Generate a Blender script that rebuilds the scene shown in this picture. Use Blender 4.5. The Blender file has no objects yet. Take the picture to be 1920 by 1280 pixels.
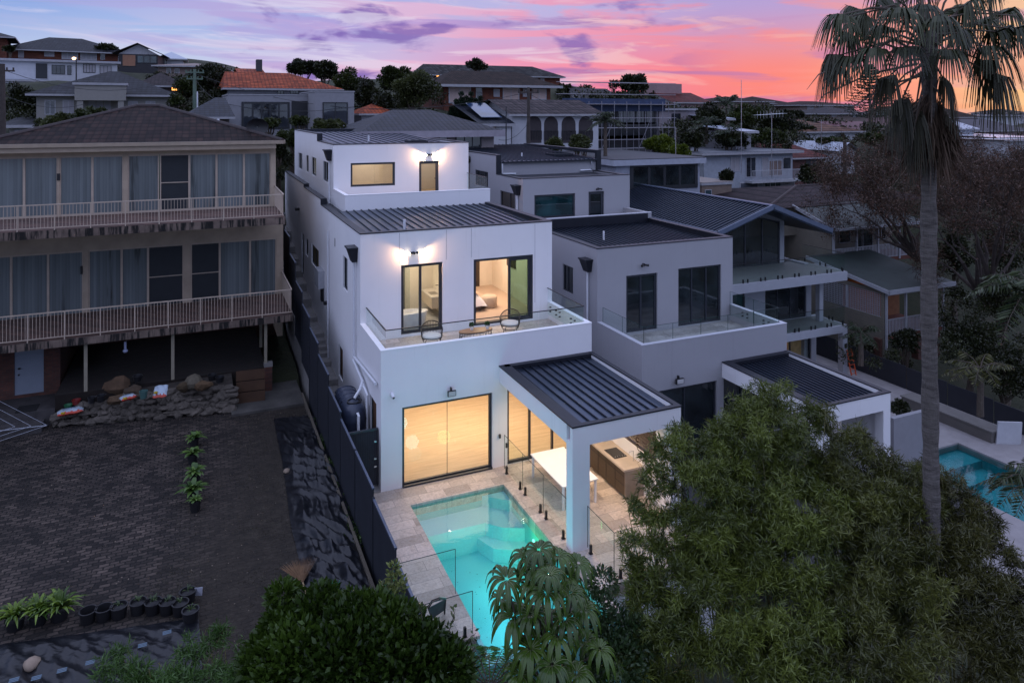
import bpy, bmesh, math, random
import numpy as np
from mathutils import Vector, Matrix
R = math.radians
random.seed(7); rng = np.random.default_rng(11)
scene = bpy.context.scene
COL = scene.collection
# ------------------------------------------------------------------ camera
F, YAW, CXP, CYP = 1340.0, .4125, 960.0, 212.0        # focal length and horizon in 1920-px units
CAM = np.array([-5.27, -22.40, 12.0])
cam = bpy.data.cameras.new("camera"); camo = bpy.data.objects.new("camera", cam); COL.objects.link(camo)
cam.sensor_width = 36; cam.lens = 36*F/1920; cam.shift_y = -(640-CYP)/1920
cam.clip_start = .1; cam.clip_end = 6000
camo.location = CAM; camo.rotation_euler = (R(90), 0, -YAW)
scene.camera = camo
# ------------------------------------------------------------------ dusk sky
SUNAZ = math.atan2(math.sin(R(60)), math.cos(R(60)))
def build_world():
    w = bpy.data.worlds.new("World"); scene.world = w; w.use_nodes = True
    nt = w.node_tree; N = nt.nodes; L = nt.links; N.clear()
    def n(t, **k):
        q = N.new(t)
        for a, b in k.items(): setattr(q, a, b)
        return q
    def math_(op, a, b=None, c=None, clamp=False):
        q = n('ShaderNodeMath', operation=op, use_clamp=clamp)
        for i, v in enumerate((a, b, c)):
            if v is None: continue
            if isinstance(v, (int, float)): q.inputs[i].default_value = v
            else: L.new(v, q.inputs[i])
        return q.outputs[0]
    def ramp(fac, pts, interp='EASE'):
        q = n('ShaderNodeValToRGB'); q.color_ramp.interpolation = interp
        e = q.color_ramp.elements
        while len(e) < len(pts): e.new(.5)
        for el, (p, c) in zip(e, pts): el.position = p; el.color = (*c, 1)
        L.new(fac, q.inputs[0]); return q.outputs[0]
    def mix(f, a, b):
        q = n('ShaderNodeMix', data_type='RGBA')
        for s, v in ((0, f), (6, a), (7, b)):
            if isinstance(v, (int, float)): q.inputs[s].default_value = v
            elif isinstance(v, tuple): q.inputs[s].default_value = (*v, 1)
            else: L.new(v, q.inputs[s])
        return q.outputs[2]
    tc = n('ShaderNodeTexCoord').outputs['Generated']
    sep = n('ShaderNodeSeparateXYZ'); L.new(tc, sep.inputs[0])
    x, y, z = sep.outputs
    # azimuth measured from the glow in the west (0 at the sunset, 1 opposite)
    az = math_('ARCTAN2', x, y)
    d = math_('ABSOLUTE', math_('SUBTRACT', az, R(60)))
    d = math_('MINIMUM', d, math_('SUBTRACT', 2*math.pi, d))
    s = math_('DIVIDE', d, math.pi)                       # 0..1
    el = math_('MAXIMUM', z, 0.0)
    low = ramp(s, [(0, (1.0, .50, .22)), (.04, (1.0, .36, .22)), (.09, (1.0, .25, .22)), (.15, (.95, .24, .34)), (.20, (.78, .30, .52)),
                   (.27, (.66, .52, .78)), (.35, (.58, .66, .88)), (.46, (.46, .58, .86)), (1.0, (.46, .50, .72))])
    high = ramp(s, [(0, (.62, .36, .58)), (.10, (.46, .36, .70)), (.20, (.50, .48, .80)), (.33, (.30, .44, .84)),
                    (.45, (.20, .34, .76)), (1.0, (.36, .42, .68))])
    f_el = math_('SMOOTHSTEP', el, 0.03, .17) if False else None
    mr = n('ShaderNodeMapRange', interpolation_type='SMOOTHSTEP'); L.new(el, mr.inputs[0])
    mr.inputs[1].default_value = .045; mr.inputs[2].default_value = .155
    base = mix(mr.outputs[0], low, high)
    # streaky clouds laid out in azimuth and elevation
    comb = n('ShaderNodeCombineXYZ'); L.new(math_('MULTIPLY', az, 3.6), comb.inputs[0]); L.new(math_('MULTIPLY', math_('ADD', z, math_('MULTIPLY', az, .035)), 34.0), comb.inputs[1])
    comb.inputs[2].default_value = 3.1
    def noise(vec, sc, det=6, rough=.55, dist=0.0, off=None):
        q = n('ShaderNodeTexNoise'); q.inputs['Scale'].default_value = sc; q.inputs['Detail'].default_value = det
        q.inputs['Roughness'].default_value = rough; q.inputs['Distortion'].default_value = dist
        if off:
            m = n('ShaderNodeMapping'); m.inputs['Location'].default_value = off; L.new(vec, m.inputs[0]); vec = m.outputs[0]
        L.new(vec, q.inputs['Vector']); return q.outputs[0]
    cl1 = noise(comb.outputs[0], 1.0, 8, .55, .6)
    streak = ramp(cl1, [(.46, (0, 0, 0)), (.58, (1, 1, 1))])
    near = ramp(s, [(0, (1, 1, 1)), (.24, (.85,)*3), (.40, (.12,)*3), (.5, (.0,)*3)])
    pinkc = ramp(s, [(0, (1.0, .62, .30)), (.05, (1.0, .34, .26)), (.11, (1.0, .24, .26)), (.18, (.98, .30, .42)), (.25, (.90, .50, .68)), (.34, (.80, .58, .76)), (1, (.5, .4, .6))])
    m1 = math_('MULTIPLY', streak, near); m1 = math_('MULTIPLY', m1, .75)
    c = mix(m1, base, pinkc)
    cl2 = noise(comb.outputs[0], .85, 7, .55, .5, (7.3, 2.2, 1.0))
    veil = ramp(cl2, [(.49, (0, 0, 0)), (.60, (1, 1, 1))])
    purc = ramp(s, [(0, (.66, .26, .42)), (.08, (.52, .20, .46)), (.16, (.36, .17, .46)), (.25, (.46, .32, .70)), (.36, (.46, .36, .72)), (1, (.3, .3, .5))])
    nearp = ramp(s, [(0, (.35,)*3), (.08, (.75,)*3), (.17, (1,)*3), (.30, (.7,)*3), (.40, (.3,)*3), (.55, (0,)*3)])
    m2 = math_('MULTIPLY', math_('MULTIPLY', veil, nearp), .85)
    c = mix(m2, c, purc)
    # small torn purple puffs
    comb2 = n('ShaderNodeCombineXYZ'); L.new(math_('MULTIPLY', az, 9.0), comb2.inputs[0]); L.new(math_('MULTIPLY', z, 26.0), comb2.inputs[1])
    cl3 = noise(comb2.outputs[0], .9, 5, .5, .3, (1.7, 5.4, 0))
    puff = ramp(cl3, [(.53, (0, 0, 0)), (.63, (1, 1, 1))])
    nearq = ramp(s, [(.10, (0,)*3), (.17, (.9,)*3), (.30, (1,)*3), (.36, (0,)*3)])
    m3 = math_('MULTIPLY', math_('MULTIPLY', puff, nearq), .85)
    c = mix(m3, c, (.19, .11, .46))
    cl4 = noise(comb.outputs[0], 1.25, 7, .6, .8, (3.1, 9.2, 4.0))
    pale = ramp(cl4, [(.52, (0, 0, 0)), (.64, (1, 1, 1))]); nearr = ramp(s, [(0, (.2,)*3), (.09, (.35,)*3), (.16, (.8,)*3), (.34, (.8,)*3), (.45, (.3,)*3), (.6, (0,)*3)])
    palec = ramp(s, [(0, (1, .66, .40)), (.12, (1, .55, .50)), (.20, (.86, .66, .80)), (.30, (.74, .70, .90)), (1, (.6, .6, .85))])
    c = mix(math_('MULTIPLY', math_('MULTIPLY', pale, nearr), .8), c, palec)
    # high overhead dome: the bright blue-violet of dusk that lights the place
    mr2 = n('ShaderNodeMapRange', interpolation_type='SMOOTHSTEP'); L.new(el, mr2.inputs[0])
    mr2.inputs[1].default_value = .17; mr2.inputs[2].default_value = .45
    c = mix(mr2.outputs[0], c, (.78, .88, 1.34))
    sky = n('ShaderNodeTexSky', sky_type='NISHITA'); sky.sun_disc = False; sky.sun_elevation = R(-2.0); sky.sun_rotation = R(60)
    bg1 = n('ShaderNodeBackground'); L.new(c, bg1.inputs[0]); bg1.inputs[1].default_value = .95
    bg2 = n('ShaderNodeBackground'); L.new(sky.outputs[0], bg2.inputs[0]); bg2.inputs[1].default_value = .05
    add = n('ShaderNodeAddShader'); L.new(bg1.outputs[0], add.inputs[0]); L.new(bg2.outputs[0], add.inputs[1])
    out = n('ShaderNodeOutputWorld'); L.new(add.outputs[0], out.inputs[0])
build_world()
# the last glow of the sun, low in the west and very weak
sl = bpy.data.lights.new("sun", 'SUN'); sl.energy = .12; sl.angle = R(12); sl.color = (1, .55, .45)
so = bpy.data.objects.new("sun", sl); COL.objects.link(so); so.rotation_euler = (R(88), 0, R(-60+180))
scene.view_settings.view_transform = 'Standard'; scene.view_settings.look = 'None'
scene.view_settings.exposure = 0; scene.view_settings.gamma = 1
scene.cycles.max_bounces = 8; scene.cycles.diffuse_bounces = 3; scene.cycles.glossy_bounces = 4
scene.cycles.transparent_max_bounces = 24; scene.cycles.transmission_bounces = 6
scene.cycles.caustics_reflective = False; scene.cycles.caustics_refractive = False
scene.cycles.sample_clamp_indirect = 4
scene.cycles.use_denoising = True
# ------------------------------------------------------------------ measuring helpers (pixels of the 1920 x 1280 photograph -> metres)
FW = np.array([math.sin(YAW), math.cos(YAW), 0]); RT = np.array([math.cos(YAW), -math.sin(YAW), 0])
def ray(px, py): return FW + RT*(px-CXP)/F - np.array([0, 0, 1.])*(py-CYP)/F
def Zp(px, py, z): r = ray(px, py); return CAM + r*((z-CAM[2])/r[2])
def Yp(px, py, y): r = ray(px, py); return CAM + r*((y-CAM[1])/r[1])
def Xp(px, py, x): r = ray(px, py); return CAM + r*((x-CAM[0])/r[0])
def Dp(px, py, d): return CAM + d*ray(px, py)
# ------------------------------------------------------------------ scene tree helpers
def props(o, label=None, cat=None, group=None, kind=None):
    if label: o["label"] = label
    if cat: o["category"] = cat
    if group: o["group"] = group
    if kind: o["kind"] = kind
    return o
def thing(name, label, cat, loc=(0, 0, 0), rz=0.0, group=None):
    o = bpy.data.objects.new(name, None); COL.objects.link(o); o.location = [float(v) for v in loc]; o.rotation_euler = (0, 0, rz)
    o.empty_display_size = .3
    return props(o, label, cat, group)
def wmat(o):
    if o is None: return Matrix.Identity(4)
    m = Matrix.LocRotScale(o.location, o.rotation_euler, o.scale)
    return wmat(o.parent) @ m
def dup(root, loc=None, rz=None, label=None, group=None, scale=None):
    def cp(o, par):
        c = o.copy(); COL.objects.link(c); c.parent = par
        for ch in [k for k in bpy.data.objects if k.parent == o and k != c]: cp(ch, c)
        return c
    r = cp(root, None)
    if loc is not None: r.location = [float(v) for v in loc]
    if rz is not None: r.rotation_euler = (0, 0, rz)
    if scale is not None: r.scale = (scale,)*3
    props(r, label, None, group); return r
class MB:
    """collects shapes; build() links them as ONE mesh object. Coordinates are world ones unless local=True"""
    def __init__(s): s.v = []; s.f = []; s.m = []; s.cur = 0
    def face(s, pts):
        b = len(s.v); s.v += [tuple(float(c) for c in p) for p in pts]; s.f.append(tuple(range(b, b+len(pts)))); s.m.append(s.cur); return s
    def box(s, x0, y0, z0, x1, y1, z1):
        if x0 > x1: x0, x1 = x1, x0
        if y0 > y1: y0, y1 = y1, y0
        if z0 > z1: z0, z1 = z1, z0
        b = len(s.v)
        s.v += [(x0,y0,z0),(x1,y0,z0),(x1,y1,z0),(x0,y1,z0),(x0,y0,z1),(x1,y0,z1),(x1,y1,z1),(x0,y1,z1)]
        for q in ((0,3,2,1),(4,5,6,7),(0,1,5,4),(1,2,6,5),(2,3,7,6),(3,0,4,7)): s.f.append(tuple(b+i for i in q)); s.m.append(s.cur)
        return s
    def prism(s, poly, z0, z1):
        n = len(poly); b = len(s.v)
        s.v += [(float(p[0]), float(p[1]), z0) for p in poly] + [(float(p[0]), float(p[1]), z1) for p in poly]
        s.f.append(tuple(b+i for i in range(n))[::-1]); s.f.append(tuple(b+n+i for i in range(n)))
        for i in range(n): j = (i+1) % n; s.f.append((b+i, b+j, b+n+j, b+n+i))
        s.m += [s.cur]*(n+2); return s
    def extr(s, poly, d):
        """extrude a 3-D polygon along vector d"""
        n = len(poly); b = len(s.v); poly = [np.array(p, float) for p in poly]; d = np.array(d, float)
        s.v += [tuple(p) for p in poly] + [tuple(p+d) for p in poly]
        s.f.append(tuple(b+i for i in range(n))[::-1]); s.f.append(tuple(b+n+i for i in range(n)))
        for i in range(n): j = (i+1) % n; s.f.append((b+i, b+j, b+n+j, b+n+i))
        s.m += [s.cur]*(n+2); return s
    def tube(s, pts, r, seg=8, cap=True):
        pts = [Vector(p) for p in pts]; rs = r if isinstance(r, (list, tuple)) else [r]*len(pts); b = len(s.v)
        for i, p in enumerate(pts):
            t = (pts[min(i+1, len(pts)-1)] - pts[max(i-1, 0)])
            if t.length < 1e-9: t = Vector((0, 0, 1))
            t.normalize(); u = t.cross(Vector((0, 0, 1)) if abs(t.z) < .9 else Vector((1, 0, 0))).normalized(); w = t.cross(u)
            for k in range(seg):
                a = 2*math.pi*k/seg; q = p + (u*math.cos(a) + w*math.sin(a))*rs[i]; s.v.append(tuple(q))
        for i in range(len(pts)-1):
            for k in range(seg):
                k2 = (k+1) % seg; s.f.append((b+i*seg+k, b+i*seg+k2, b+(i+1)*seg+k2, b+(i+1)*seg+k)); s.m.append(s.cur)
        if cap:
            s.f.append(tuple(b+k for k in range(seg))[::-1]); s.f.append(tuple(b+(len(pts)-1)*seg+k for k in range(seg))); s.m += [s.cur]*2
        return s
    def bar(s, a, b_, w, h=None):
        """square bar between two points"""
        h = h or w; a = Vector(a); b_ = Vector(b_); t = (b_-a).normalized()
        u = t.cross(Vector((0, 0, 1)) if abs(t.z) < .95 else Vector((1, 0, 0))).normalized()*(w/2); v = t.cross(u.normalized())*(h/2)
        b = len(s.v)
        for p in (a, b_):
            for q in (u+v, -u+v, -u-v, u-v): s.v.append(tuple(p+q))
        for q in ((0,1,2,3),(7,6,5,4),(0,4,5,1),(1,5,6,2),(2,6,7,3),(3,7,4,0)): s.f.append(tuple(b+i for i in q)); s.m.append(s.cur)
        return s
    def lathe(s, c, prof, seg=16):
        c = Vector(c); b = len(s.v); n = len(prof)
        for r, z in prof:
            for k in range(seg): a = 2*math.pi*k/seg; s.v.append((c.x+r*math.cos(a), c.y+r*math.sin(a), c.z+z))
        for i in range(n-1):
            for k in range(seg):
                k2 = (k+1) % seg; s.f.append((b+i*seg+k, b+i*seg+k2, b+(i+1)*seg+k2, b+(i+1)*seg+k)); s.m.append(s.cur)
        s.f.append(tuple(b+k for k in range(seg))[::-1]); s.f.append(tuple(b+(n-1)*seg+k for k in range(seg))); s.m += [s.cur]*2
        return s
    def blob(s, c, rad, seed=0, rough=.18, sub=2):
        bm = bmesh.new(); bmesh.ops.create_icosphere(bm, subdivisions=sub, radius=1); rn = random.Random(seed); b = len(s.v)
        ph = [rn.uniform(0, 6.28) for _ in range(6)]
        for v in bm.verts:
            x, y, z = v.co; k = 1 + rough*(math.sin(3.1*x+ph[0])+math.sin(3.7*y+ph[1])+math.sin(2.9*z+ph[2]))/2 + rn.uniform(-rough, rough)*.25
            s.v.append((c[0]+x*rad[0]*k, c[1]+y*rad[1]*k, c[2]+z*rad[2]*k))
        for f in bm.faces: s.f.append(tuple(b+v.index for v in f.verts)); s.m.append(s.cur)
        bm.free(); return s
    def build(s, name, mat, parent=None, local=False, smooth=False, bevel=0.0, label=None):
        me = bpy.data.meshes.new(name)
        V = s.v
        if parent is not None and not local:
            inv = wmat(parent).inverted(); V = [tuple(inv @ Vector(v)) for v in V]
        me.from_pydata(V, [], s.f)
        mats = mat if isinstance(mat, (list, tuple)) else [mat]
        for m in mats: me.materials.append(m)
        if len(mats) > 1: me.polygons.foreach_set('material_index', s.m)
        if smooth: me.polygons.foreach_set('use_smooth', [True]*len(me.polygons))
        me.update()
        o = bpy.data.objects.new(name, me); COL.objects.link(o)
        if parent is not None: o.parent = parent
        if bevel:
            b = o.modifiers.new("bevel", 'BEVEL'); b.width = bevel; b.segments = 2; b.limit_method = 'ANGLE'
        if smooth:
            try: me.set_sharp_from_angle(angle=R(45))
            except Exception: pass
        if label: o["label"] = label
        return o
def wall_y(mb, x0, x1, z0, z1, y0, y1, holes=()):
    """wall lying in an X-Z plane, between y0 and y1, with rectangular holes (xa, xb, za, zb)"""
    xs = sorted({x0, x1, *[h[0] for h in holes], *[h[1] for h in holes]}); zs = sorted({z0, z1, *[h[2] for h in holes], *[h[3] for h in holes]})
    for i in range(len(xs)-1):
        run = None
        for j in range(len(zs)-1):
            cx, cz = (xs[i]+xs[i+1])/2, (zs[j]+zs[j+1])/2
            inside = any(h[0] < cx < h[1] and h[2] < cz < h[3] for h in holes)
            if inside:
                if run is not None: mb.box(xs[i], y0, run, xs[i+1], y1, zs[j]); run = None
            elif run is None: run = zs[j]
        if run is not None: mb.box(xs[i], y0, run, xs[i+1], y1, zs[-1])
def wall_x(mb, y0, y1, z0, z1, x0, x1, holes=()):
    ys = sorted({y0, y1, *[h[0] for h in holes], *[h[1] for h in holes]}); zs = sorted({z0, z1, *[h[2] for h in holes], *[h[3] for h in holes]})
    for i in range(len(ys)-1):
        run = None
        for j in range(len(zs)-1):
            cy, cz = (ys[i]+ys[i+1])/2, (zs[j]+zs[j+1])/2
            inside = any(h[0] < cy < h[1] and h[2] < cz < h[3] for h in holes)
            if inside:
                if run is not None: mb.box(x0, ys[i], run, x1, ys[i+1], zs[j]); run = None
            elif run is None: run = zs[j]
        if run is not None: mb.box(x0, ys[i], run, x1, ys[i+1], zs[-1])
# ------------------------------------------------------------------ materials
MATS = {}
def new_mat(name):
    m = bpy.data.materials.new(name); m.use_nodes = True; nt = m.node_tree
    bs = nt.nodes['Principled BSDF']; return m, nt, nt.nodes, nt.links, bs
def tex(nt, kind, vec=None, **k):
    q = nt.nodes.new('ShaderNodeTex'+kind)
    for a, b in k.items():
        if a in q.inputs: q.inputs[a].default_value = b
        else: setattr(q, a, b)
    if vec is not None: nt.links.new(vec, q.inputs['Vector'])
    return q
def coords(nt, scale=(1, 1, 1), rot=(0, 0, 0), which='Object'):
    t = nt.nodes.new('ShaderNodeTexCoord'); m = nt.nodes.new('ShaderNodeMapping'); m.inputs['Scale'].default_value = scale; m.inputs['Rotation'].default_value = rot
    nt.links.new(t.outputs[which], m.inputs[0]); return m.outputs[0]
def geo_pos(nt, scale=(1, 1, 1), loc=(0, 0, 0)):
    t = nt.nodes.new('ShaderNodeNewGeometry'); m = nt.nodes.new('ShaderNodeMapping'); m.inputs['Scale'].default_value = scale; m.inputs['Location'].default_value = loc
    nt.links.new(t.outputs['Position'], m.inputs[0]); return m.outputs[0]
def rampn(nt, fac, pts):
    q = nt.nodes.new('ShaderNodeValToRGB'); e = q.color_ramp.elements
    while len(e) < len(pts): e.new(.5)
    for el, (p, c) in zip(e, pts): el.position = p; el.color = (*c, 1) if len(c) == 3 else c
    nt.links.new(fac, q.inputs[0]); return q.outputs[0]
def bumpn(nt, h, strength=.3, dist=.02):
    b = nt.nodes.new('ShaderNodeBump'); b.inputs['Strength'].default_value = strength; b.inputs['Distance'].default_value = dist
    nt.links.new(h, b.inputs['Height']); return b.outputs[0]
def mixc(nt, f, a, b, mode='MIX'):
    q = nt.nodes.new('ShaderNodeMix'); q.data_type = 'RGBA'; q.blend_type = mode
    for s, v in ((0, f), (6, a), (7, b)):
        if isinstance(v, (int, float)): q.inputs[s].default_value = v
        elif isinstance(v, tuple): q.inputs[s].default_value = (*v[:3], 1)
        else: nt.links.new(v, q.inputs[s])
    return q.outputs[2]
def plain(name, col, rough=.6, metal=0.0, var=.12, nscale=3.0, bump=.0, bscale=60, spec=.5, stretch=(1, 1, 1)):
    if name in MATS: return MATS[name]
    m, nt, N, L, bs = new_mat(name)
    p = geo_pos(nt, stretch); n1 = tex(nt, 'Noise', p, Scale=nscale, Detail=6, Roughness=.6)
    c = rampn(nt, n1.outputs[0], [(.3, tuple(v*(1-var) for v in col)), (.7, tuple(min(1, v*(1+var)) for v in col))])
    L.new(c, bs.inputs['Base Color']); bs.inputs['Roughness'].default_value = rough; bs.inputs['Metallic'].default_value = metal
    bs.inputs['Specular IOR Level'].default_value = spec
    if bump:
        n2 = tex(nt, 'Noise', p, Scale=bscale, Detail=3); L.new(bumpn(nt, n2.outputs[0], bump, .01), bs.inputs['Normal'])
    MATS[name] = m; return m
def emit(name, col, strength):
    if name in MATS: return MATS[name]
    m, nt, N, L, bs = new_mat(name)
    bs.inputs['Base Color'].default_value = (*col, 1); bs.inputs['Emission Color'].default_value = (*col, 1); bs.inputs['Emission Strength'].default_value = strength
    MATS[name] = m; return m
def glass_clear(name='clear_glass', tint=(.95, .985, .975), base=.05, maxr=.9):
    if name in MATS: return MATS[name]
    m, nt, N, L, bs = new_mat(name); N.remove(bs); out = N['Material Output']
    fr = N.new('ShaderNodeFresnel'); fr.inputs[0].default_value = 1.5
    tr = N.new('ShaderNodeBsdfTransparent'); tr.inputs[0].default_value = (*tint, 1)
    gl = N.new('ShaderNodeBsdfGlossy'); gl.inputs['Roughness'].default_value = .02
    ge = N.new('ShaderNodeNewGeometry'); q = N.new('ShaderNodeMath'); q.operation = 'SUBTRACT'; q.inputs[0].default_value = 1; L.new(ge.outputs['Backfacing'], q.inputs[1])
    q2 = N.new('ShaderNodeMath'); q2.operation = 'MULTIPLY'; L.new(fr.outputs[0], q2.inputs[0]); L.new(q.outputs[0], q2.inputs[1])
    mx = N.new('ShaderNodeMixShader'); L.new(q2.outputs[0], mx.inputs[0]); L.new(tr.outputs[0], mx.inputs[1]); L.new(gl.outputs[0], mx.inputs[2])
    L.new(mx.outputs[0], out.inputs[0]); MATS[name] = m; return m
def glass_dark(name='dark_glass', col=(.012, .018, .022), rough=.04, spec=1.0):
    if name in MATS: return MATS[name]
    m, nt, N, L, bs = new_mat(name)
    p = geo_pos(nt); n1 = tex(nt, 'Noise', p, Scale=.8, Detail=2)
    L.new(rampn(nt, n1.outputs[0], [(.35, tuple(v*.5 for v in col)), (.65, tuple(v*1.6 for v in col))]), bs.inputs['Base Color'])
    bs.inputs['Roughness'].default_value = rough; bs.inputs['Specular IOR Level'].default_value = spec
    n2 = tex(nt, 'Noise', p, Scale=1.3, Detail=1); L.new(bumpn(nt, n2.outputs[0], .05, .05), bs.inputs['Normal'])
    MATS[name] = m; return m
def tiles_rows(name, col, dark, row=.16, colw=.3, rough=.75, bump=.6, moss=None):
    """roof tiles: rows follow the height so they suit any slope, columns run round the building"""
    if name in MATS: return MATS[name]
    m, nt, N, L, bs = new_mat(name)
    g = N.new('ShaderNodeNewGeometry'); sp = N.new('ShaderNodeSeparateXYZ'); L.new(g.outputs['Position'], sp.inputs[0])
    sn = N.new('ShaderNodeSeparateXYZ'); L.new(g.outputs['True Normal'], sn.inputs[0])
    def M(op, a, b=None):
        q = N.new('ShaderNodeMath'); q.operation = op
        for i, v in enumerate((a, b)):
            if v is None: continue
            if isinstance(v, (int, float)): q.inputs[i].default_value = v
            else: L.new(v, q.inputs[i])
        return q.outputs[0]
    ax = M('GREATER_THAN', M('ABSOLUTE', sn.outputs[0]), M('ABSOLUTE', sn.outputs[1]))
    u = M('ADD', M('MULTIPLY', sp.outputs[1], ax), M('MULTIPLY', sp.outputs[0], M('SUBTRACT', 1.0, ax)))
    fz = M('FRACT', M('DIVIDE', sp.outputs[2], row)); rowi = M('FLOOR', M('DIVIDE', sp.outputs[2], row))
    fu = M('FRACT', M('DIVIDE', u, colw)); coli = M('FLOOR', M('DIVIDE', u, colw))
    hu = M('SINE', M('MULTIPLY', fu, math.pi)); h = M('ADD', M('MULTIPLY', hu, .5), M('SUBTRACT', 1.0, fz))
    cb = N.new('ShaderNodeCombineXYZ'); L.new(coli, cb.inputs[0]); L.new(rowi, cb.inputs[1]); L.new(ax, cb.inputs[2])
    wn = N.new('ShaderNodeTexWhiteNoise'); L.new(cb.outputs[0], wn.inputs[0])
    c1 = rampn(nt, wn.outputs[0], [(0, dark), (1, col)])
    edge = rampn(nt, fz, [(0.0, (.12,)*3), (.10, (.2,)*3), (.30, (1,)*3), (1, (1.15,)*3)]); bs.inputs['Specular IOR Level'].default_value = .12
    ecol = rampn(nt, hu, [(0, (.45,)*3), (.45, (1,)*3), (1, (1.1,)*3)]); edge = mixc(nt, 1.0, edge, ecol, 'MULTIPLY')
    c2 = mixc(nt, 1.0, c1, edge, 'MULTIPLY')
    nz = tex(nt, 'Noise', geo_pos(nt), Scale=1.2, Detail=5)
    c3 = mixc(nt, 1.0, c2, rampn(nt, nz.outputs[0], [(.3, (.6,)*3), (.7, (1.25,)*3)]), 'MULTIPLY')
    L.new(c3, bs.inputs['Base Color']); bs.inputs['Roughness'].default_value = rough
    L.new(bumpn(nt, h, bump, .05), bs.inputs['Normal']); MATS[name] = m; return m
def bricks(name, c1, c2, mort, scale=1.0, bw=.24, bh=.086, bump=.4):
    if name in MATS: return MATS[name]
    m, nt, N, L, bs = new_mat(name)
    g = N.new('ShaderNodeNewGeometry'); sp = N.new('ShaderNodeSeparateXYZ'); L.new(g.outputs['Position'], sp.inputs[0])
    a = N.new('ShaderNodeMath'); a.operation = 'ADD'; L.new(sp.outputs[0], a.inputs[0]); L.new(sp.outputs[1], a.inputs[1])
    cb = N.new('ShaderNodeCombineXYZ'); L.new(a.outputs[0], cb.inputs[0]); L.new(sp.outputs[2], cb.inputs[1])
    b = N.new('ShaderNodeTexBrick'); L.new(cb.outputs[0], b.inputs['Vector']); b.inputs['Scale'].default_value = scale
    b.inputs['Brick Width'].default_value = bw; b.inputs['Row Height'].default_value = bh; b.inputs['Mortar Size'].default_value = .008
    b.inputs['Color1'].default_value = (*c1, 1); b.inputs['Color2'].default_value = (*c2, 1); b.inputs['Mortar'].default_value = (*mort, 1)
    nz = tex(nt, 'Noise', g.outputs['Position'], Scale=1.5, Detail=5)
    L.new(mixc(nt, 1.0, b.outputs[0], rampn(nt, nz.outputs[0], [(.3, (.7,)*3), (.7, (1.15,)*3)]), 'MULTIPLY'), bs.inputs['Base Color'])
    bs.inputs['Roughness'].default_value = .85; L.new(bumpn(nt, b.outputs[1], -bump, .01), bs.inputs['Normal']); MATS[name] = m; return m
def banded(name, col, axis='z', period=.15, rough=.6, bump=.5, var=.1, metal=0.0, duty=.12, dark=.55):
    """boards, weatherboards or ribbed sheet: parallel bands along a world axis"""
    if name in MATS: return MATS[name]
    m, nt, N, L, bs = new_mat(name)
    g = N.new('ShaderNodeNewGeometry'); sp = N.new('ShaderNodeSeparateXYZ'); L.new(g.outputs['Position'], sp.inputs[0])
    if axis == 'h':
        a = N.new('ShaderNodeMath'); a.operation = 'ADD'; L.new(sp.outputs[0], a.inputs[0]); L.new(sp.outputs[1], a.inputs[1]); src = a.outputs[0]
    else: src = sp.outputs['xyz'.index(axis)]
    d = N.new('ShaderNodeMath'); d.operation = 'DIVIDE'; L.new(src, d.inputs[0]); d.inputs[1].default_value = period
    f = N.new('ShaderNodeMath'); f.operation = 'FRACT'; L.new(d.outputs[0], f.inputs[0])
    nz = tex(nt, 'Noise', g.outputs['Position'], Scale=2.0, Detail=6)
    c = rampn(nt, nz.outputs[0], [(.3, tuple(v*(1-var) for v in col)), (.7, tuple(v*(1+var) for v in col))])
    e = rampn(nt, f.outputs[0], [(0, (dark,)*3), (duty, (1,)*3), (1, (1,)*3)])
    L.new(mixc(nt, 1.0, c, e, 'MULTIPLY'), bs.inputs['Base Color']); bs.inputs['Roughness'].default_value = rough; bs.inputs['Metallic'].default_value = metal
    L.new(bumpn(nt, f.outputs[0], bump, .02), bs.inputs['Normal']); MATS[name] = m; return m
def foliage(name, c0, c1, trans=.15, rough=.38, spec=.45):
    """leaves: colour varies leaf by leaf through the mesh attribute 'var'"""
    if name in MATS: return MATS[name]
    m, nt, N, L, bs = new_mat(name); out = N['Material Output']
    at = N.new('ShaderNodeAttribute'); at.attribute_name = 'var'
    c = rampn(nt, at.outputs['Fac'], [(0, c0), (1, c1)])
    L.new(c, bs.inputs['Base Color']); bs.inputs['Roughness'].default_value = rough; bs.inputs['Specular IOR Level'].default_value = spec
    tr = N.new('ShaderNodeBsdfTranslucent'); L.new(c, tr.inputs[0])
    mx = N.new('ShaderNodeMixShader'); mx.inputs[0].default_value = trans; L.new(bs.outputs[0], mx.inputs[1]); L.new(tr.outputs[0], mx.inputs[2])
    L.new(mx.outputs[0], out.inputs[0]); MATS[name] = m; return m
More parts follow.
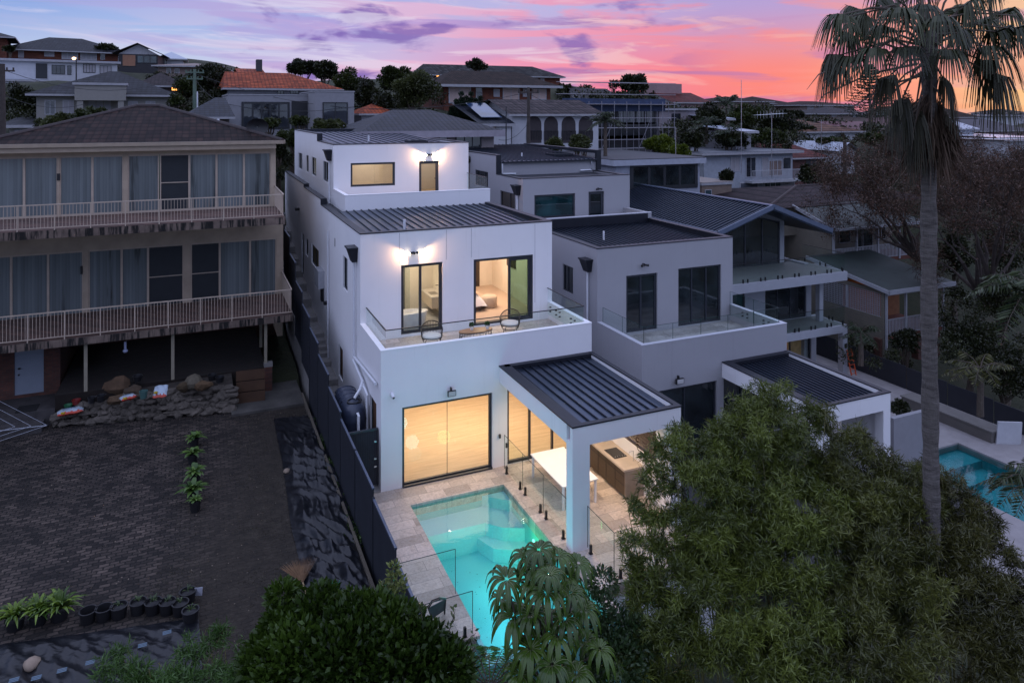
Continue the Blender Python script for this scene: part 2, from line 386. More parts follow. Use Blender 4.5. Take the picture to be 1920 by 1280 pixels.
# ------------------------------------------------------------------ leaf meshes
def unit(a): return a/np.maximum(np.linalg.norm(a, axis=1, keepdims=True), 1e-9)
def leaf_mesh(name, mat, parent, P, D, Ln, W, var=None, fold=.0, extra=None, kind=None):
    """P base points, D directions, Ln lengths, W widths; one diamond leaf of two bent quads' worth of faces each"""
    n = len(P); P = np.asarray(P, float); D = unit(np.asarray(D, float)); Ln = np.broadcast_to(Ln, (n,))[:, None]; W = np.broadcast_to(W, (n,))[:, None]
    S = unit(np.cross(D, unit(rng.normal(size=(n, 3))))); Nn = np.cross(S, D)
    V = np.empty((n, 4, 3)); V[:, 0] = P; V[:, 1] = P + D*Ln*.45 + S*W/2; V[:, 2] = P + D*Ln - Nn*Ln*fold; V[:, 3] = P + D*Ln*.45 - S*W/2
    V = V.reshape(-1, 3); vv = np.repeat(rng.random(n) if var is None else var, 4)
    if parent is not None:
        inv = np.array(wmat(parent).inverted()); V = V @ inv[:3, :3].T + inv[:3, 3]
    me = bpy.data.meshes.new(name)
    me.vertices.add(len(V)); me.vertices.foreach_set('co', V.astype(np.float32).ravel())
    me.loops.add(n*4); me.loops.foreach_set('vertex_index', np.arange(n*4, dtype=np.int32))
    me.polygons.add(n); me.polygons.foreach_set('loop_start', np.arange(0, n*4, 4, dtype=np.int32)); me.polygons.foreach_set('loop_total', np.full(n, 4, dtype=np.int32))
    me.update(calc_edges=True); me.validate()
    at = me.attributes.new('var', 'FLOAT', 'POINT'); at.data.foreach_set('value', vv.astype(np.float32))
    me.materials.append(mat)
    o = bpy.data.objects.new(name, me); COL.objects.link(o)
    if parent is not None: o.parent = parent
    return o
def blob_points(blobs, n, shell=.45, up=.2):
    """points inside ellipsoid clumps, denser towards their skins; also returns outward directions"""
    c = np.array([b[:3] for b in blobs], float); r = np.array([b[3:6] if len(b) > 4 else (b[3],)*3 for b in blobs], float)
    w = (r.prod(axis=1))**.67; idx = rng.choice(len(blobs), n, p=w/w.sum())
    d = unit(rng.normal(size=(n, 3))); rad = shell + (1-shell)*rng.random(n)**.6
    P = c[idx] + d*rad[:, None]*r[idx]
    return P, unit(d + np.array([0, 0, up]) + rng.normal(size=(n, 3))*.5), idx
def bark(name='bark', col=(.09, .07, .055)): return plain(name, col, .9, var=.3, nscale=8, bump=.6, bscale=30)
def trunk_mb(base, tips, r0, wob=.15, seed=0):
    rn = random.Random(seed); mb = MB(); base = Vector(base)
    top = Vector((sum(t[0] for t in tips)/len(tips), sum(t[1] for t in tips)/len(tips), sum(t[2] for t in tips)/len(tips)))
    fork = base.lerp(top, .5)
    mb.tube([base - Vector((0, 0, .3)), base.lerp(fork, .5)+Vector((rn.uniform(-wob, wob), rn.uniform(-wob, wob), 0)), fork], [r0*1.25, r0, r0*.75], 8)
    for t in tips:
        t = Vector(t); mid = fork.lerp(t, .5) + Vector((rn.uniform(-wob, wob), rn.uniform(-wob, wob), rn.uniform(0, wob)))
        mb.tube([fork, mid, t], [r0*.55, r0*.3, r0*.1], 6)
    return mb
def tree(name, label, cat, base, blobs, n, leaf, mat, group=None, r0=.2, shell=.45, lw=.45, barkmat=None, up=.2, seed=None, tips=None):
    """tree or bush: > trunk, crown. blobs in world coordinates (x, y, z, r) or (x, y, z, rx, ry, rz)"""
    t = thing(name, label, cat, base, 0, group)
    P, D, idx = blob_points(blobs, n, shell, up)
    bvar = rng.random(len(blobs))*.5
    v = np.clip(bvar[idx] + rng.random(n)*.5, 0, 1)
    sz = leaf*(.7+.6*rng.random(n))
    leaf_mesh('crown', mat, t, P, D, sz, sz*lw, v, fold=.15)
    if r0: trunk_mb(base, tips or [b[:3] for b in blobs[:7]], r0, seed=seed or n).build('trunk', barkmat or bark(), t, smooth=True)
    return t
def clumps(c, rx, rz, n, r, seed=1, ry=None):
    """n small clumps spread over an ellipsoid crown centre c"""
    rn = random.Random(seed); out = []
    for i in range(n):
        a = rn.uniform(0, 2*math.pi); e = math.asin(rn.uniform(-.55, 1)); k = rn.uniform(.55, 1)
        q = r*rn.uniform(.7, 1.3)
        out.append((c[0]+math.cos(a)*math.cos(e)*rx*k, c[1]+math.sin(a)*math.cos(e)*(ry or rx)*k, c[2]+math.sin(e)*rz*k, q, q, q*.85))
    return out
# ================================================================== shared materials
def render_paint(name, col):
    m, nt, N, L, bs = new_mat(name)
    n1 = tex(nt, 'Noise', geo_pos(nt), Scale=.7, Detail=6, Roughness=.6); n2 = tex(nt, 'Noise', geo_pos(nt, (5, 5, .25)), Scale=1.0, Detail=5, Roughness=.7); n3 = tex(nt, 'Noise', geo_pos(nt), Scale=70, Detail=3)
    c = rampn(nt, n1.outputs[0], [(.3, tuple(v*.95 for v in col)), (.7, col)]); c = mixc(nt, 1.0, c, rampn(nt, n2.outputs[0], [(.26, (.92, .92, .91)), (.42, (1, 1, 1))]), 'MULTIPLY')
    L.new(c, bs.inputs['Base Color']); bs.inputs['Roughness'].default_value = .85; bs.inputs['Specular IOR Level'].default_value = .2
    L.new(bumpn(nt, n3.outputs[0], .25, .01), bs.inputs['Normal']); MATS[name] = m; return m
WHITE = render_paint('white_render', (.87, .87, .89))
WHITECAP = plain('white_capping', (.90, .90, .92), .6, var=.03)
DIMWHITE = render_paint('dimmed_white_render', (.37, .37, .395))  # white render of the twin house, its dimmer light put into the colour
DIMCAP = plain('dimmed_white_capping', (.50, .51, .56), .6, var=.04)  # white capping darkened in colour the same way, for dimmer light
CHAR = plain('charcoal_frame', (.028, .032, .042), .35, var=.1)
METAL = plain('dark_roof_sheet', (.055, .075, .115), .30, metal=.75, var=.3, nscale=1.4, stretch=(1, .35, 1))
METALRIB = plain('dark_roof_rib', (.025, .032, .048), .35, metal=.6, var=.15)
FLASH = plain('dark_flashing', (.016, .018, .026), .45, metal=.3, var=.15)
PVC = plain('white_pipe', (.72, .74, .78), .4, var=.04)
GLASS = glass_clear()
DGLASS = glass_dark()
STEEL = plain('steel', (.5, .52, .55), .3, metal=1.0)
BLACK = plain('black_fitting', (.012, .012, .014), .4)
def travertine(name, hue=(.52, .45, .40), scale=1.0):
    if name in MATS: return MATS[name]
    m, nt, N, L, bs = new_mat(name)
    p = geo_pos(nt, (1, 1, 1), (.3, .2, 0))
    b = N.new('ShaderNodeTexBrick'); L.new(p, b.inputs['Vector']); b.inputs['Scale'].default_value = 1
    b.inputs['Brick Width'].default_value = .82; b.inputs['Row Height'].default_value = .41; b.inputs['Mortar Size'].default_value = .006; b.offset = .37; b.squash = 1.4; b.squash_frequency = 3
    b.inputs['Color1'].default_value = (0, 0, 0, 1); b.inputs['Color2'].default_value = (1, 1, 1, 1); b.inputs['Mortar'].default_value = (.5, .5, .5, 1)
    tone = rampn(nt, b.outputs[0], [(0, tuple(v*.72 for v in hue)), (.5, hue), (1, tuple(min(1, v*1.22) for v in hue))])
    n1 = tex(nt, 'Noise', geo_pos(nt, (1, 1, 1)), Scale=2.2, Detail=9, Roughness=.7, Distortion=1.2)
    cl = rampn(nt, n1.outputs[0], [(.25, (.50, .46, .45)), (.45, (1, .98, .95)), (.6, (1.1, 1.1, 1.1)), (.78, (.72, .62, .52))])
    c = mixc(nt, 1.0, tone, cl, 'MULTIPLY')
    n3 = tex(nt, 'Noise', geo_pos(nt, (1, 1, 1)), Scale=14, Detail=6, Roughness=.7)
    c = mixc(nt, 1.0, c, rampn(nt, n3.outputs[0], [(.3, (.72,)*3), (.6, (1.08,)*3)]), 'MULTIPLY')
    c = mixc(nt, b.outputs[1], c, tuple(v*.5 for v in hue))
    L.new(c, bs.inputs['Base Color']); bs.inputs['Roughness'].default_value = .55
    L.new(bumpn(nt, b.outputs[1], -.3, .004), bs.inputs['Normal']); MATS[name] = m; return m
TRAV = travertine('travertine_paving')
TRAVG = travertine('grey_travertine', (.34, .33, .32))
# ================================================================== the ground and the hill
def build_ground():
    ctrl = []   # (x, y, z) read off the photograph: foot of something at a guessed distance
    def cp(px, py, d): ctrl.append(tuple(Dp(px, py, d)))
    for a in [(60, 235, 60), (200, 232, 60), (330, 235, 60), (100, 150, 82), (10, 165, 82), (150, 118, 104), (350, 150, 96), (250, 137, 102),
              (540, 243, 60), (440, 243, 60), (520, 300, 50), (540, 360, 52), (640, 225, 70), (800, 275, 50), (900, 285, 50), (940, 215, 86), (780, 200, 86), (900, 160, 120), (1040, 160, 120),
              (1030, 285, 62), (1100, 290, 60), (1150, 285, 70), (1250, 285, 72), (1310, 260, 85), (1300, 200, 112), (1420, 215, 150), (1560, 225, 150),
              (1600, 262, 98), (1400, 368, 70), (1480, 365, 72), (1550, 330, 84), (1700, 400, 60), (1500, 420, 60), (1850, 380, 70), (1800, 270, 120), (1900, 262, 110), (1700, 240, 160), (1250, 320, 62),
              (1880, 240, 150), (1340, 375, 62), (1880, 226, 220), (1500, 226, 220), (1100, 200, 170), (700, 150, 170), (300, 110, 170), (0, 110, 130)]: cp(*a)
    for x, y, z in [(-30, 45, 7), (-60, 60, 10), (-80, 100, 14), (40, 34, 1), (60, 30, -2), (90, 40, -1), (120, 60, 1), (15, 38, 5), (-15, 36, 6.5), (0, 40, 6.4), (25, 40, 3.5)]: ctrl.append((x, y, z))
    A = np.array(ctrl)
    def back(x, y):
        d2 = (A[:, 0]-x)**2 + (A[:, 1]-y)**2 + 9; w = 1/d2**1.6; return float((A[:, 2]*w).sum()/w.sum())
    def sm(t): t = max(0, min(1, t)); return t*t*(3-2*t)
    def h(x, y):
        if x < -1.15: f = -.35
        else: f = -2.4 - 2.7*sm((x-14)/8)
        if x < -1.15 and y > 9.8: f = -.35 + .75*sm((y-10.2)/1.0)
        b = back(x, y); t = sm((y-15)/19)
        z = f*(1-t) + b*t
        dd = math.hypot(x+5, y+22)
        if dd > 230: z = z*(1-sm((dd-230)/300)) + 4*sm((dd-230)/300)
        if dd > 700: z = 4 - sm((dd-700)/1500)*6
        return z
    xs = sorted(set([round(v, 2) for v in list(np.arange(-80, 140, 4)) + [-1.2, -1.1] + list(np.arange(-14, 40, 2)) + [-600, -400, -250, -160, -110, 170, 220, 300, 420, 600, 900, 1500, 2600, -1200]]))
    ys = sorted(set([round(float(v), 2) for v in list(np.arange(-40, 180, 4)) + list(np.arange(6, 36, 2)) + [9.9, 10.9] + [210, 250, 310, 400, 550, 800, 1200, 2000, 3600, -120]]))
    mb = MB(); idx = {}
    for i, x in enumerate(xs):
        for j, y in enumerate(ys): idx[i, j] = len(mb.v); mb.v.append((x, y, h(x, y)))
    for i in range(len(xs)-1):
        for j in range(len(ys)-1): mb.f.append((idx[i, j], idx[i+1, j], idx[i+1, j+1], idx[i, j+1])); mb.m.append(0)
    m, nt, N, L, bs = new_mat('earth_and_grass')
    p = geo_pos(nt); n1 = tex(nt, 'Noise', p, Scale=.35, Detail=9, Roughness=.65)
    L.new(rampn(nt, n1.outputs[0], [(.3, (.012, .018, .008)), (.55, (.03, .035, .015)), (.75, (.055, .045, .03))]), bs.inputs['Base Color']); bs.inputs['Roughness'].default_value = 1
    n2 = tex(nt, 'Noise', p, Scale=6, Detail=6); L.new(bumpn(nt, n2.outputs[0], .8, .1), bs.inputs['Normal'])
    o = mb.build('ground', m, smooth=True); props(o, kind='structure'); return h
gz = build_ground()
def on_ground(px, d, z0=0):
    p = Dp(px, 300, d); return p[0], p[1], gz(p[0], p[1])+z0
# ================================================================== windows, downpipes and other shared parts
def win_y(parent, x0, x1, z0, z1, y, mull=(), gl=None, fr=.07, dep=.09, trans=(), name='window', rev=.05, fm=None, inset=.12):
    """window or glazed door in a wall that faces -Y; frame set back in the wall > pane"""
    mb = MB(); a, b = y+inset-dep/2, y+inset+dep/2
    mb.box(x0, a, z0, x0+fr, b, z1).box(x1-fr, a, z0, x1, b, z1).box(x0+fr, a, z0, x1-fr, b, z0+fr).box(x0+fr, a, z1-fr, x1-fr, b, z1)
    xs = [x0+fr] + [m for m in mull] + [x1-fr]
    for m in mull: mb.box(m-fr*.4, a+.003, z0+fr, m+fr*.4, b-.003, z1-fr)
    for t in trans: mb.box(x0+fr, a+.006, t-.02, x1-fr, b-.006, t+.02)
    o = mb.build(name, fm or CHAR, parent)
    p = MB(); p.box(x0+fr-.01, y+inset-.006, z0+fr-.01, x1-fr+.01, y+inset+.006, z1-fr+.01); p.build('pane', gl or GLASS, o, local=False) if False else None
    q = MB(); q.box(x0+fr-.01, y+inset-.006, z0+fr-.01, x1-fr+.01, y+inset+.006, z1-fr+.01)
    q.build('pane', gl or GLASS, o); return o
def win_x(parent, y0, y1, z0, z1, x, mull=(), gl=None, fr=.06, dep=.08, name='window', side=-1, inset=.1, fm=None):
    mb = MB(); c = x - side*inset; a, b = c-dep/2, c+dep/2
    mb.box(a, y0, z0, b, y0+fr, z1).box(a, y1-fr, z0, b, y1, z1).box(a, y0+fr, z0, b, y1-fr, z0+fr).box(a, y0+fr, z1-fr, b, y1-fr, z1)
    for m in mull: mb.box(a+.003, m-fr*.4, z0+fr, b-.003, m+fr*.4, z1-fr)
    o = mb.build(name, fm or CHAR, parent)
    q = MB(); q.box(c-.006, y0+fr-.01, z0+fr-.01, c+.006, y1-fr+.01, z1-fr+.01); q.build('pane', gl or DGLASS, o); return o
def sheet_roof(parent, x0, x1, y0, y1, zf, zb, spacing=.33, name='roof', start=.15):
    """ribbed metal sheet falling along Y > ribs"""
    mb = MB(); t = .04
    mb.extr([(x0, y0, zf-t), (x1, y0, zf-t), (x1, y0, zf), (x0, y0, zf)], (0, y1-y0, zb-zf))
    o = mb.build(name, METAL, parent)
    rb = MB(); x = x0+start
    while x < x1-.05:
        rb.extr([(x-.022, y0+.01, zf+.001), (x+.022, y0+.01, zf+.001), (x+.014, y0+.01, zf+.05), (x-.014, y0+.01, zf+.05)], (0, y1-y0-.02, zb-zf)); x += spacing
    rb.build('rib', METALRIB, o); return o
def rainhead(parent, x, y, z, zend, pipe_r=.045, drop=None):
    """dark rain head on a wall that faces -X > downpipe"""
    mb = MB(); w, d, hh = .62, .34, .5
    top = [(x, y, z), (x-d, y, z), (x-d, y+w, z), (x, y+w, z)]; bot = [(x, y+.12, z-hh), (x-d*.55, y+.12, z-hh), (x-d*.55, y+w-.12, z-hh), (x, y+w-.12, z-hh)]
    for a in range(4): b = (a+1) % 4; mb.face([top[a], top[b], bot[b], bot[a]])
    mb.face(bot[::-1]); mb.face(top)
    mb.box(x-d-.03, y-.03, z-.01, x, y+w+.03, z+.05)
    o = mb.build('rain_head', FLASH, parent)
    p = MB(); c = y+w*.5; p.tube([(x-.09, c, z-hh+.02), (x-.09, c, zend)], pipe_r, 10); p.build('downpipe', PVC, parent, smooth=True); return o
def coping(parent, segs, mat, name='coping', t=.05, over=.02):
    mb = MB()
    for (x0, y0, x1, y1, z) in segs: mb.box(x0-over, y0-over, z, x1+over, y1+over, z+t)
    return mb.build(name, mat, parent)
def area(name, loc, size, power, col=(1, .72, .45), rot=(0, 0, 0), parent=None, sy=None, spread=None):
    l = bpy.data.lights.new(name, 'AREA'); l.energy = power; l.color = col; l.size = size
    if sy: l.shape = 'RECTANGLE'; l.size_y = sy
    if spread: l.spread = spread
    o = bpy.data.objects.new(name, l); COL.objects.link(o); o.location = loc; o.rotation_euler = rot; return o
def point(name, loc, power, col, r=.05):
    l = bpy.data.lights.new(name, 'POINT'); l.energy = power; l.color = col; l.shadow_soft_size = r
    o = bpy.data.objects.new(name, l); COL.objects.link(o); o.location = loc; return o
def spot(name, loc, d, power, col, ang, blend=.15, r=.02):
    l = bpy.data.lights.new(name, 'SPOT'); l.energy = power; l.color = col; l.spot_size = R(ang); l.spot_blend = blend; l.shadow_soft_size = r
    o = bpy.data.objects.new(name, l); COL.objects.link(o); o.location = loc; o.rotation_euler = Vector(d).to_track_quat('-Z', 'Y').to_euler(); return o
def glass_rail(parent, pts, z0, z1, rail=True, name='glass_balustrade', panel=1.35, fins=False, railmat=None, standoff=None):
    """frameless glass in panels along a polyline > handrail"""
    mb = MB(); gap = .012
    for (a, b) in zip(pts[:-1], pts[1:]):
        a = Vector((*a, 0)); b = Vector((*b, 0)); Ld = (b-a).length; n = max(1, round(Ld/panel)); d = (b-a)/Ld; nn = Vector((-d.y, d.x, 0))*.006
        for i in range(n):
            p = a + d*(Ld*i/n+gap); q = a + d*(Ld*(i+1)/n-gap)
            mb.extr([p-nn+Vector((0, 0, z0)), q-nn+Vector((0, 0, z0)), q-nn+Vector((0, 0, z1)), p-nn+Vector((0, 0, z1))], nn*2)
    o = mb.build(name, GLASS, parent)
    r = MB()
    if rail:
        for (a, b) in zip(pts[:-1], pts[1:]): r.bar((*a, z1+.012), (*b, z1+.012), .04, .025)
        r.build('handrail', railmat or BLACK, o)
    else:
        for (a, b) in zip(pts[:-1], pts[1:]):
            a_ = Vector((*a, 0)); b_ = Vector((*b, 0)); n = max(1, round((b_-a_).length/panel)); r.bar((*a, z1), (*b, z1), .014, .010)
            for i in range(n+1): c = a_.lerp(b_, i/n); r.bar((c.x, c.y, z0), (c.x, c.y, z1-.006), .012, .012)
        r.build('glass_edge', plain('glass_edge_green', (.02, .06, .055), .2), o)
    if fins:
        s = MB()
        for (a, b) in zip(pts[:-1], pts[1:]):
            a = Vector((*a, 0)); b = Vector((*b, 0)); Ld = (b-a).length; n = max(1, round(Ld/panel)); d = (b-a)/Ld
            for i in range(n):
                for f in (.13, .87):
                    c = a + d*Ld*(i+f)/n; s.box(c.x-.03, c.y-.03, z0-.06, c.x+.03, c.y+.03, z0+.16).box(c.x-.05, c.y-.05, z0-.075, c.x+.05, c.y+.05, z0-.06)
        s.build('spigot', BLACK, o)
    return o
# ================================================================== the white house, lit
H1 = thing('white_house', 'white rendered three-storey house with glowing warm windows and dark metal roofs beside the turquoise pool', 'house', (3.8, 6, 0))
def white_house():
    X1 = 7.66; T = H1
    g = MB()  # ground storey
    wall_y(g, 0, X1, -.02, 4.45, 0, .17, [(.69, 3.81, -.02, 2.56), (4.36, 7.0, -.02, 2.56)])
    wall_x(g, .17, 3.16, -1.5, 4.45, 0, .17, [(.63, 1.58, .35, 2.55)])
    wall_x(g, 3.16, 12.17, -1.5, 7.66, 0, .25, [(5.55, 6.5, 5.02, 6.33), (6.56, 7.51, 1.2, 2.5)])
    wall_x(g, 12.17, 18.18, -1.5, 7.92, 0, .25, [(12.88, 15.3, 4.35, 5.35), (16.5, 17.5, 4.37, 5.3)])
    wall_x(g, 18.18, 27.6, -1.5, 8.08, 0, .25, [(18.26, 19.2, 3.0, 5.3)])
    wall_x(g, .17, 3.16, -1.5, 4.45, X1-.17, X1); wall_x(g, 3.16, 9.8, -1.5, 7.66, X1-.25, X1); wall_x(g, 9.8, 27.6, -1.5, 7.3, X1-.25, X1)
    wall_y(g, .25, X1-.25, 3.8, 7.66, 3.16, 3.41, [(1.49, 3.08, 3.88, 6.43), (4.32, 6.82, 3.88, 6.41)])
    wall_y(g, .25, X1-.25, 0, 7.3, 27.35, 27.6)
    g.box(0, 0, -2.4, X1, .17, -.02)
    g.build('wall', WHITE, T)
    # control joints: thin grooves read as lines on the render
    cj = MB()
    for x in (1.42, 3.22, 4.22): cj.box(x, 3.157, 6.5, x+.012, 3.16, 7.62)
    cj.box(6.9, 3.157, 4.5, 6.912, 3.16, 7.6); cj.build('control_joint', plain('joint_grey', (.3, .3, .34), .8), T)
    # terrace storey on top
    u = MB()
    wall_y(u, .69, X1-.01, 7.2, 10.45, 12.82, 13.07, [(1.52, 3.74, 8.37, 9.54), (4.98, 6.03, 7.86, 9.54)])
    wall_x(u, 13.07, 18.0, 7.2, 10.45, .69, .94, [(13.81, 15.98, 8.47, 9.5)])
    wall_x(u, 18.0, 28.2, 7.2, 10.84, .69, .94, [(18.4, 20.16, 8.45, 9.48), (21.4, 22.5, 8.45, 9.46), (24.3, 26.1, 8.4, 9.42)])
    wall_x(u, 13.07, 28.2, 7.2, 10.45, X1-.26, X1-.01); wall_y(u, .94, X1-.26, 7.2, 10.7, 27.95, 28.2)
    u.box(.69, 9.8, 7.2, X1, 9.97, 8.3); u.box(.69, 9.97, 7.2, .86, 12.82, 8.3)
    u.build('terrace_storey', WHITE, T)
    tf = MB(); tf.box(.86, 9.97, 7.3, X1-.05, 12.82, 7.84); tf.build('terrace_floor', TRAV, T)
    coping(T, [(.69, 9.8, X1, 9.97, 8.3), (.69, 9.99, .86, 12.8, 8.3)], WHITECAP, 'parapet_top', .03, .01)
    # balcony
    bf = MB(); bf.box(.17, .17, 3.55, X1-.17, 3.16, 3.8); bf.build('balcony_floor', TRAV, T)
    coping(T, [(0, 0, X1, .17, 4.45), (0, .19, .17, 3.16, 4.45), (X1-.17, .19, X1, 3.16, 4.45)], WHITECAP, 'parapet_top', .025, .008)
    glass_rail(T, [(.21, 3.13), (.21, .21), (X1-.21, .21), (X1-.21, 3.13)], 4.0, 5.02, panel=1.9)
    so_ = MB()
    for y in (.9, 1.2, 2.1, 2.4, 2.9):
        for z in (4.15, 4.32): so_.tube([(X1-.24, y, z), (X1-.17, y, z)], .025, 8)
    so_.build('glass_fixing', BLACK, T)
    glass_rail(T, [(X1-.08, 10.0), (X1-.08, 12.8)], 8.0, 8.85, panel=1.4)
    # roofs
    sheet_roof(T, .25, X1-.25, 3.40, 9.8, 7.46, 7.62, .335)
    sheet_roof(T, .94, X1-.26, 13.07, 27.95, 10.30, 10.72, .42)
    st = MB(); st.box(.25, 9.8, 7.3, .69, 27.4, 7.52); st.build('side_roof', FLASH, T)
    inn = MB(); inn.box(X1-.262, 3.42, 7.45, X1-.25, 9.8, 7.66); inn.box(.25, 3.41, 7.45, .262, 9.8, 7.66); inn.build('roof_flashing', FLASH, T)
    cp = MB()
    cp.box(-.02, 3.14, 7.66, X1+.02, 3.42, 7.70).box(-.02, 3.42, 7.66, .27, 12.17, 7.70).box(X1-.27, 3.42, 7.66, X1+.02, 9.8, 7.70)
    cp.box(-.02, 12.10, 7.70, .27, 12.17, 7.92).box(-.02, 12.10, 7.92, .27, 18.18, 7.96).box(-.02, 18.1, 7.96, .27, 18.18, 8.08).box(-.02, 18.1, 8.08, .27, 27.6, 8.12)
    cp.box(.67, 12.80, 10.45, X1+.01, 13.09, 10.49).box(.67, 13.09, 10.45, .96, 18.0, 10.49).box(.67, 17.92, 10.49, .96, 18.0, 10.84).box(.67, 17.92, 10.84, .96, 28.2, 10.88)
    cp.box(X1-.28, 13.09, 10.45, X1+.01, 28.2, 10.49).box(.96, 27.95, 10.7, X1-.28, 28.2, 10.9)
    cp.build('coping', FLASH, T)
    for (x, y, z) in ((2.0, 4.6, 7.5), (3.2, 16.5, 10.4)):
        v = MB(); v.tube([(x, y, z), (x, y, z+.38)], .05, 10); v.build('vent_pipe', PVC, T, smooth=True)
    sk = MB(); sk.box(5.0, 14.6, 10.4, 6.0, 15.7, 10.52); so2 = sk.build('skylight', FLASH, T)
    MB().box(5.08, 14.68, 10.52, 5.92, 15.62, 10.535).build('pane', DGLASS, so2)
    # glazing
    win_y(T, .69, 3.81, 0, 2.56, 0, (), fr=.09, name='sliding_door').name = 'sliding_door'
    MB().box(2.235, .10, .09, 2.245, .135, 2.47).build('glass_joint', CHAR, T)
    win_y(T, 4.36, 7.0, 0, 2.56, 0, (5.24, 6.12), fr=.09, name='sliding_door')
    MB().box(.7, -.05, -.0, 3.8, .05, .05).build('door_sill', CHAR, T)
    win_y(T, 1.49, 3.08, 3.88, 6.43, 3.16, (2.24,), fr=.11, name='sliding_door')
    # bedroom door: the left two panels slid open behind the right one
    f = MB(); y = 3.16
    f.box(4.32, y+.02, 3.88, 4.42, y+.22, 6.41).box(6.72, y+.02, 3.88, 6.82, y+.22, 6.41).box(4.42, y+.02, 6.32, 6.72, y+.22, 6.41).box(4.42, y+.02, 3.88, 6.72, y+.22, 3.95)
    f.box(5.78, y+.04, 3.95, 5.87, y+.11, 6.32).box(6.62, y+.04, 3.95, 6.71, y+.11, 6.32).box(5.87, y+.04, 6.23, 6.62, y+.11, 6.32).box(5.87, y+.04, 3.95, 6.62, y+.11, 4.04)
    fo = f.build('sliding_door', CHAR, T); MB().box(5.87, y+.07, 4.04, 6.62, y+.082, 6.23).build('pane', glass_clear('tinted_glass', (.42, .58, .54)), fo)
    MB().box(6.65, y+.02, 4.85, 6.68, y+.04, 5.15).build('handle', BLACK, fo)
    win_y(T, 1.52, 3.74, 8.37, 9.54, 12.82, (), fr=.1)
    win_y(T, 4.98, 6.03, 7.86, 9.54, 12.82, (), fr=.14, name='terrace_door')
    MB().box(5.82, 12.86, 8.62, 5.9, 12.9, 8.66).build('handle', BLACK, T)
    LITG = DGLASS
    win_x(T, 5.55, 6.5, 5.02, 6.33, 0); win_x(T, 6.56, 7.51, 1.2, 2.5, 0, gl=plain('brown_blind', (.10, .045, .02), .7)); win_x(T, .63, 1.58, .35, 2.55, 0, gl=plain('brown_blind', (.10, .045, .02), .7))
    win_x(T, 12.88, 15.3, 4.35, 5.35, 0, (14.1,), gl=plain('olive_blind', (.09, .07, .03), .7)); win_x(T, 16.5, 17.5, 4.37, 5.3, 0); win_x(T, 18.26, 19.2, 3.0, 5.3, 0, name='side_door')
    win_x(T, 13.81, 15.98, 8.47, 9.5, .69); win_x(T, 18.4, 20.16, 8.45, 9.48, .69, (), gl=GLASS); win_x(T, 21.4, 22.5, 8.45, 9.46, .69, gl=GLASS); win_x(T, 24.3, 26.1, 8.4, 9.42, .69)
    # pipes and fittings on the side wall
    rainhead(T, 0, 3.55, 7.08, 3.1)
    rainhead(T, .69, 13.2, 10.15, 7.55)
    pp = MB(); pp.tube([(-.07, 9.75, 6.8), (-.07, 9.75, .9)], .035, 8); pp.build('wall_pipe', PVC, T, smooth=True); MB().tube([(-.06, 18.4, 5.0), (-.06, 18.4, 3.2)], .03, 8).build('wall_pipe', PVC, T, smooth=True); MB().tube([(-.09, 3.75, 3.1), (-.09, .35, 3.32)], .05, 8).build('wall_pipe', PVC, T, smooth=True)
    MB().box(-.28, 11.1, 3.95, -.0, 12.2, 4.75).build('meter_box', plain('meter_grey', (.34, .35, .38), .5), T)
    MB().box(-.1, 11.3, 3.3, -.0, 11.7, 3.9).build('meter_box', BLACK, T)
    fx = MB(); fx.box(-.16, 10.2, 3.42, 0, 10.45, 3.55).box(-.22, 20, 6.4, 0, 20.4, 6.55).box(-.01, 3.3+5, 6.35, .0, 8.4, 6.7); fx.build('side_light', BLACK, T)
    # camera and floodlight on the front
    c = MB(); c.tube([(.35, -.01, 3.08), (.35, -.10, 3.05), (.36, -.2, 3.0)], [.06, .06, .055], 12); co = c.build('security_camera', PVC, T, smooth=True); MB().tube([(.36, -.2, 3.0), (.363, -.215, 2.99)], .035, 10).build('lens', BLACK, co)
    fl = MB(); fl.box(2.18, -.16, 2.72, 2.46, -.10, 2.90).box(2.30, -.1, 2.86, 2.34, 0, 2.98); flo = fl.build('floodlight', BLACK, T); MB().box(2.2, -.172, 2.74, 2.44, -.16, 2.88).build('lens', plain('led_grey', (.5, .5, .5), .3), flo)
    # ---- interiors
    WARM = plain('peach_wall', (.78, .70, .62), .9, var=.03)
    FLOORB = plain('pale_boards', (.62, .47, .31), .95, var=.15, nscale=2, stretch=(.4, 4, 1))
    r = MB(); r.box(.17, 6.2, 0, X1-.17, 6.3, 2.8).box(.25, .17, 2.8, X1-.25, 6.3, 2.9)
    r.box(.17, .17, 0, .19, 6.2, 2.8).box(7.3, .17, 0, 7.35, 6.2, 2.8)
    r.build('room_wall', WARM, T)
    MB().box(.17, .12, -.12, X1-.17, 6.3, .01).build('room_floor', FLOORB, T)
    # upstairs: bathroom at the left, bedroom at the right, passage behind
    r = MB(); r.box(.25, 3.41, 6.72, X1-.25, 9.6, 6.8).box(3.7, 3.41, 3.9, 3.85, 9.5, 6.72).box(.25, 6.4, 3.9, 3.7, 6.5, 6.72).box(.25, 3.41, 3.9, .27, 6.4, 6.72)
    r.box(3.85, 8.9, 3.9, 4.75, 9.0, 6.72).box(5.35, 8.9, 3.9, 7.41, 9.0, 6.72).box(7.39, 3.41, 3.9, 7.41, 8.9, 6.72).box(4.6, 10.2, 3.9, 5.6, 10.3, 6.72)
    r.build('room_wall', plain('cream_wall', (.80, .72, .62), .9, var=.03), T)
    MB().box(3.85, 3.2, 3.82, X1-.25, 10.3, 3.9).build('room_floor', plain('carpet', (.55, .42, .33), 1, var=.08, nscale=20), T)
    MB().box(.25, 3.2, 3.82, 3.7, 6.5, 3.9).build('room_floor', TRAVG, T)
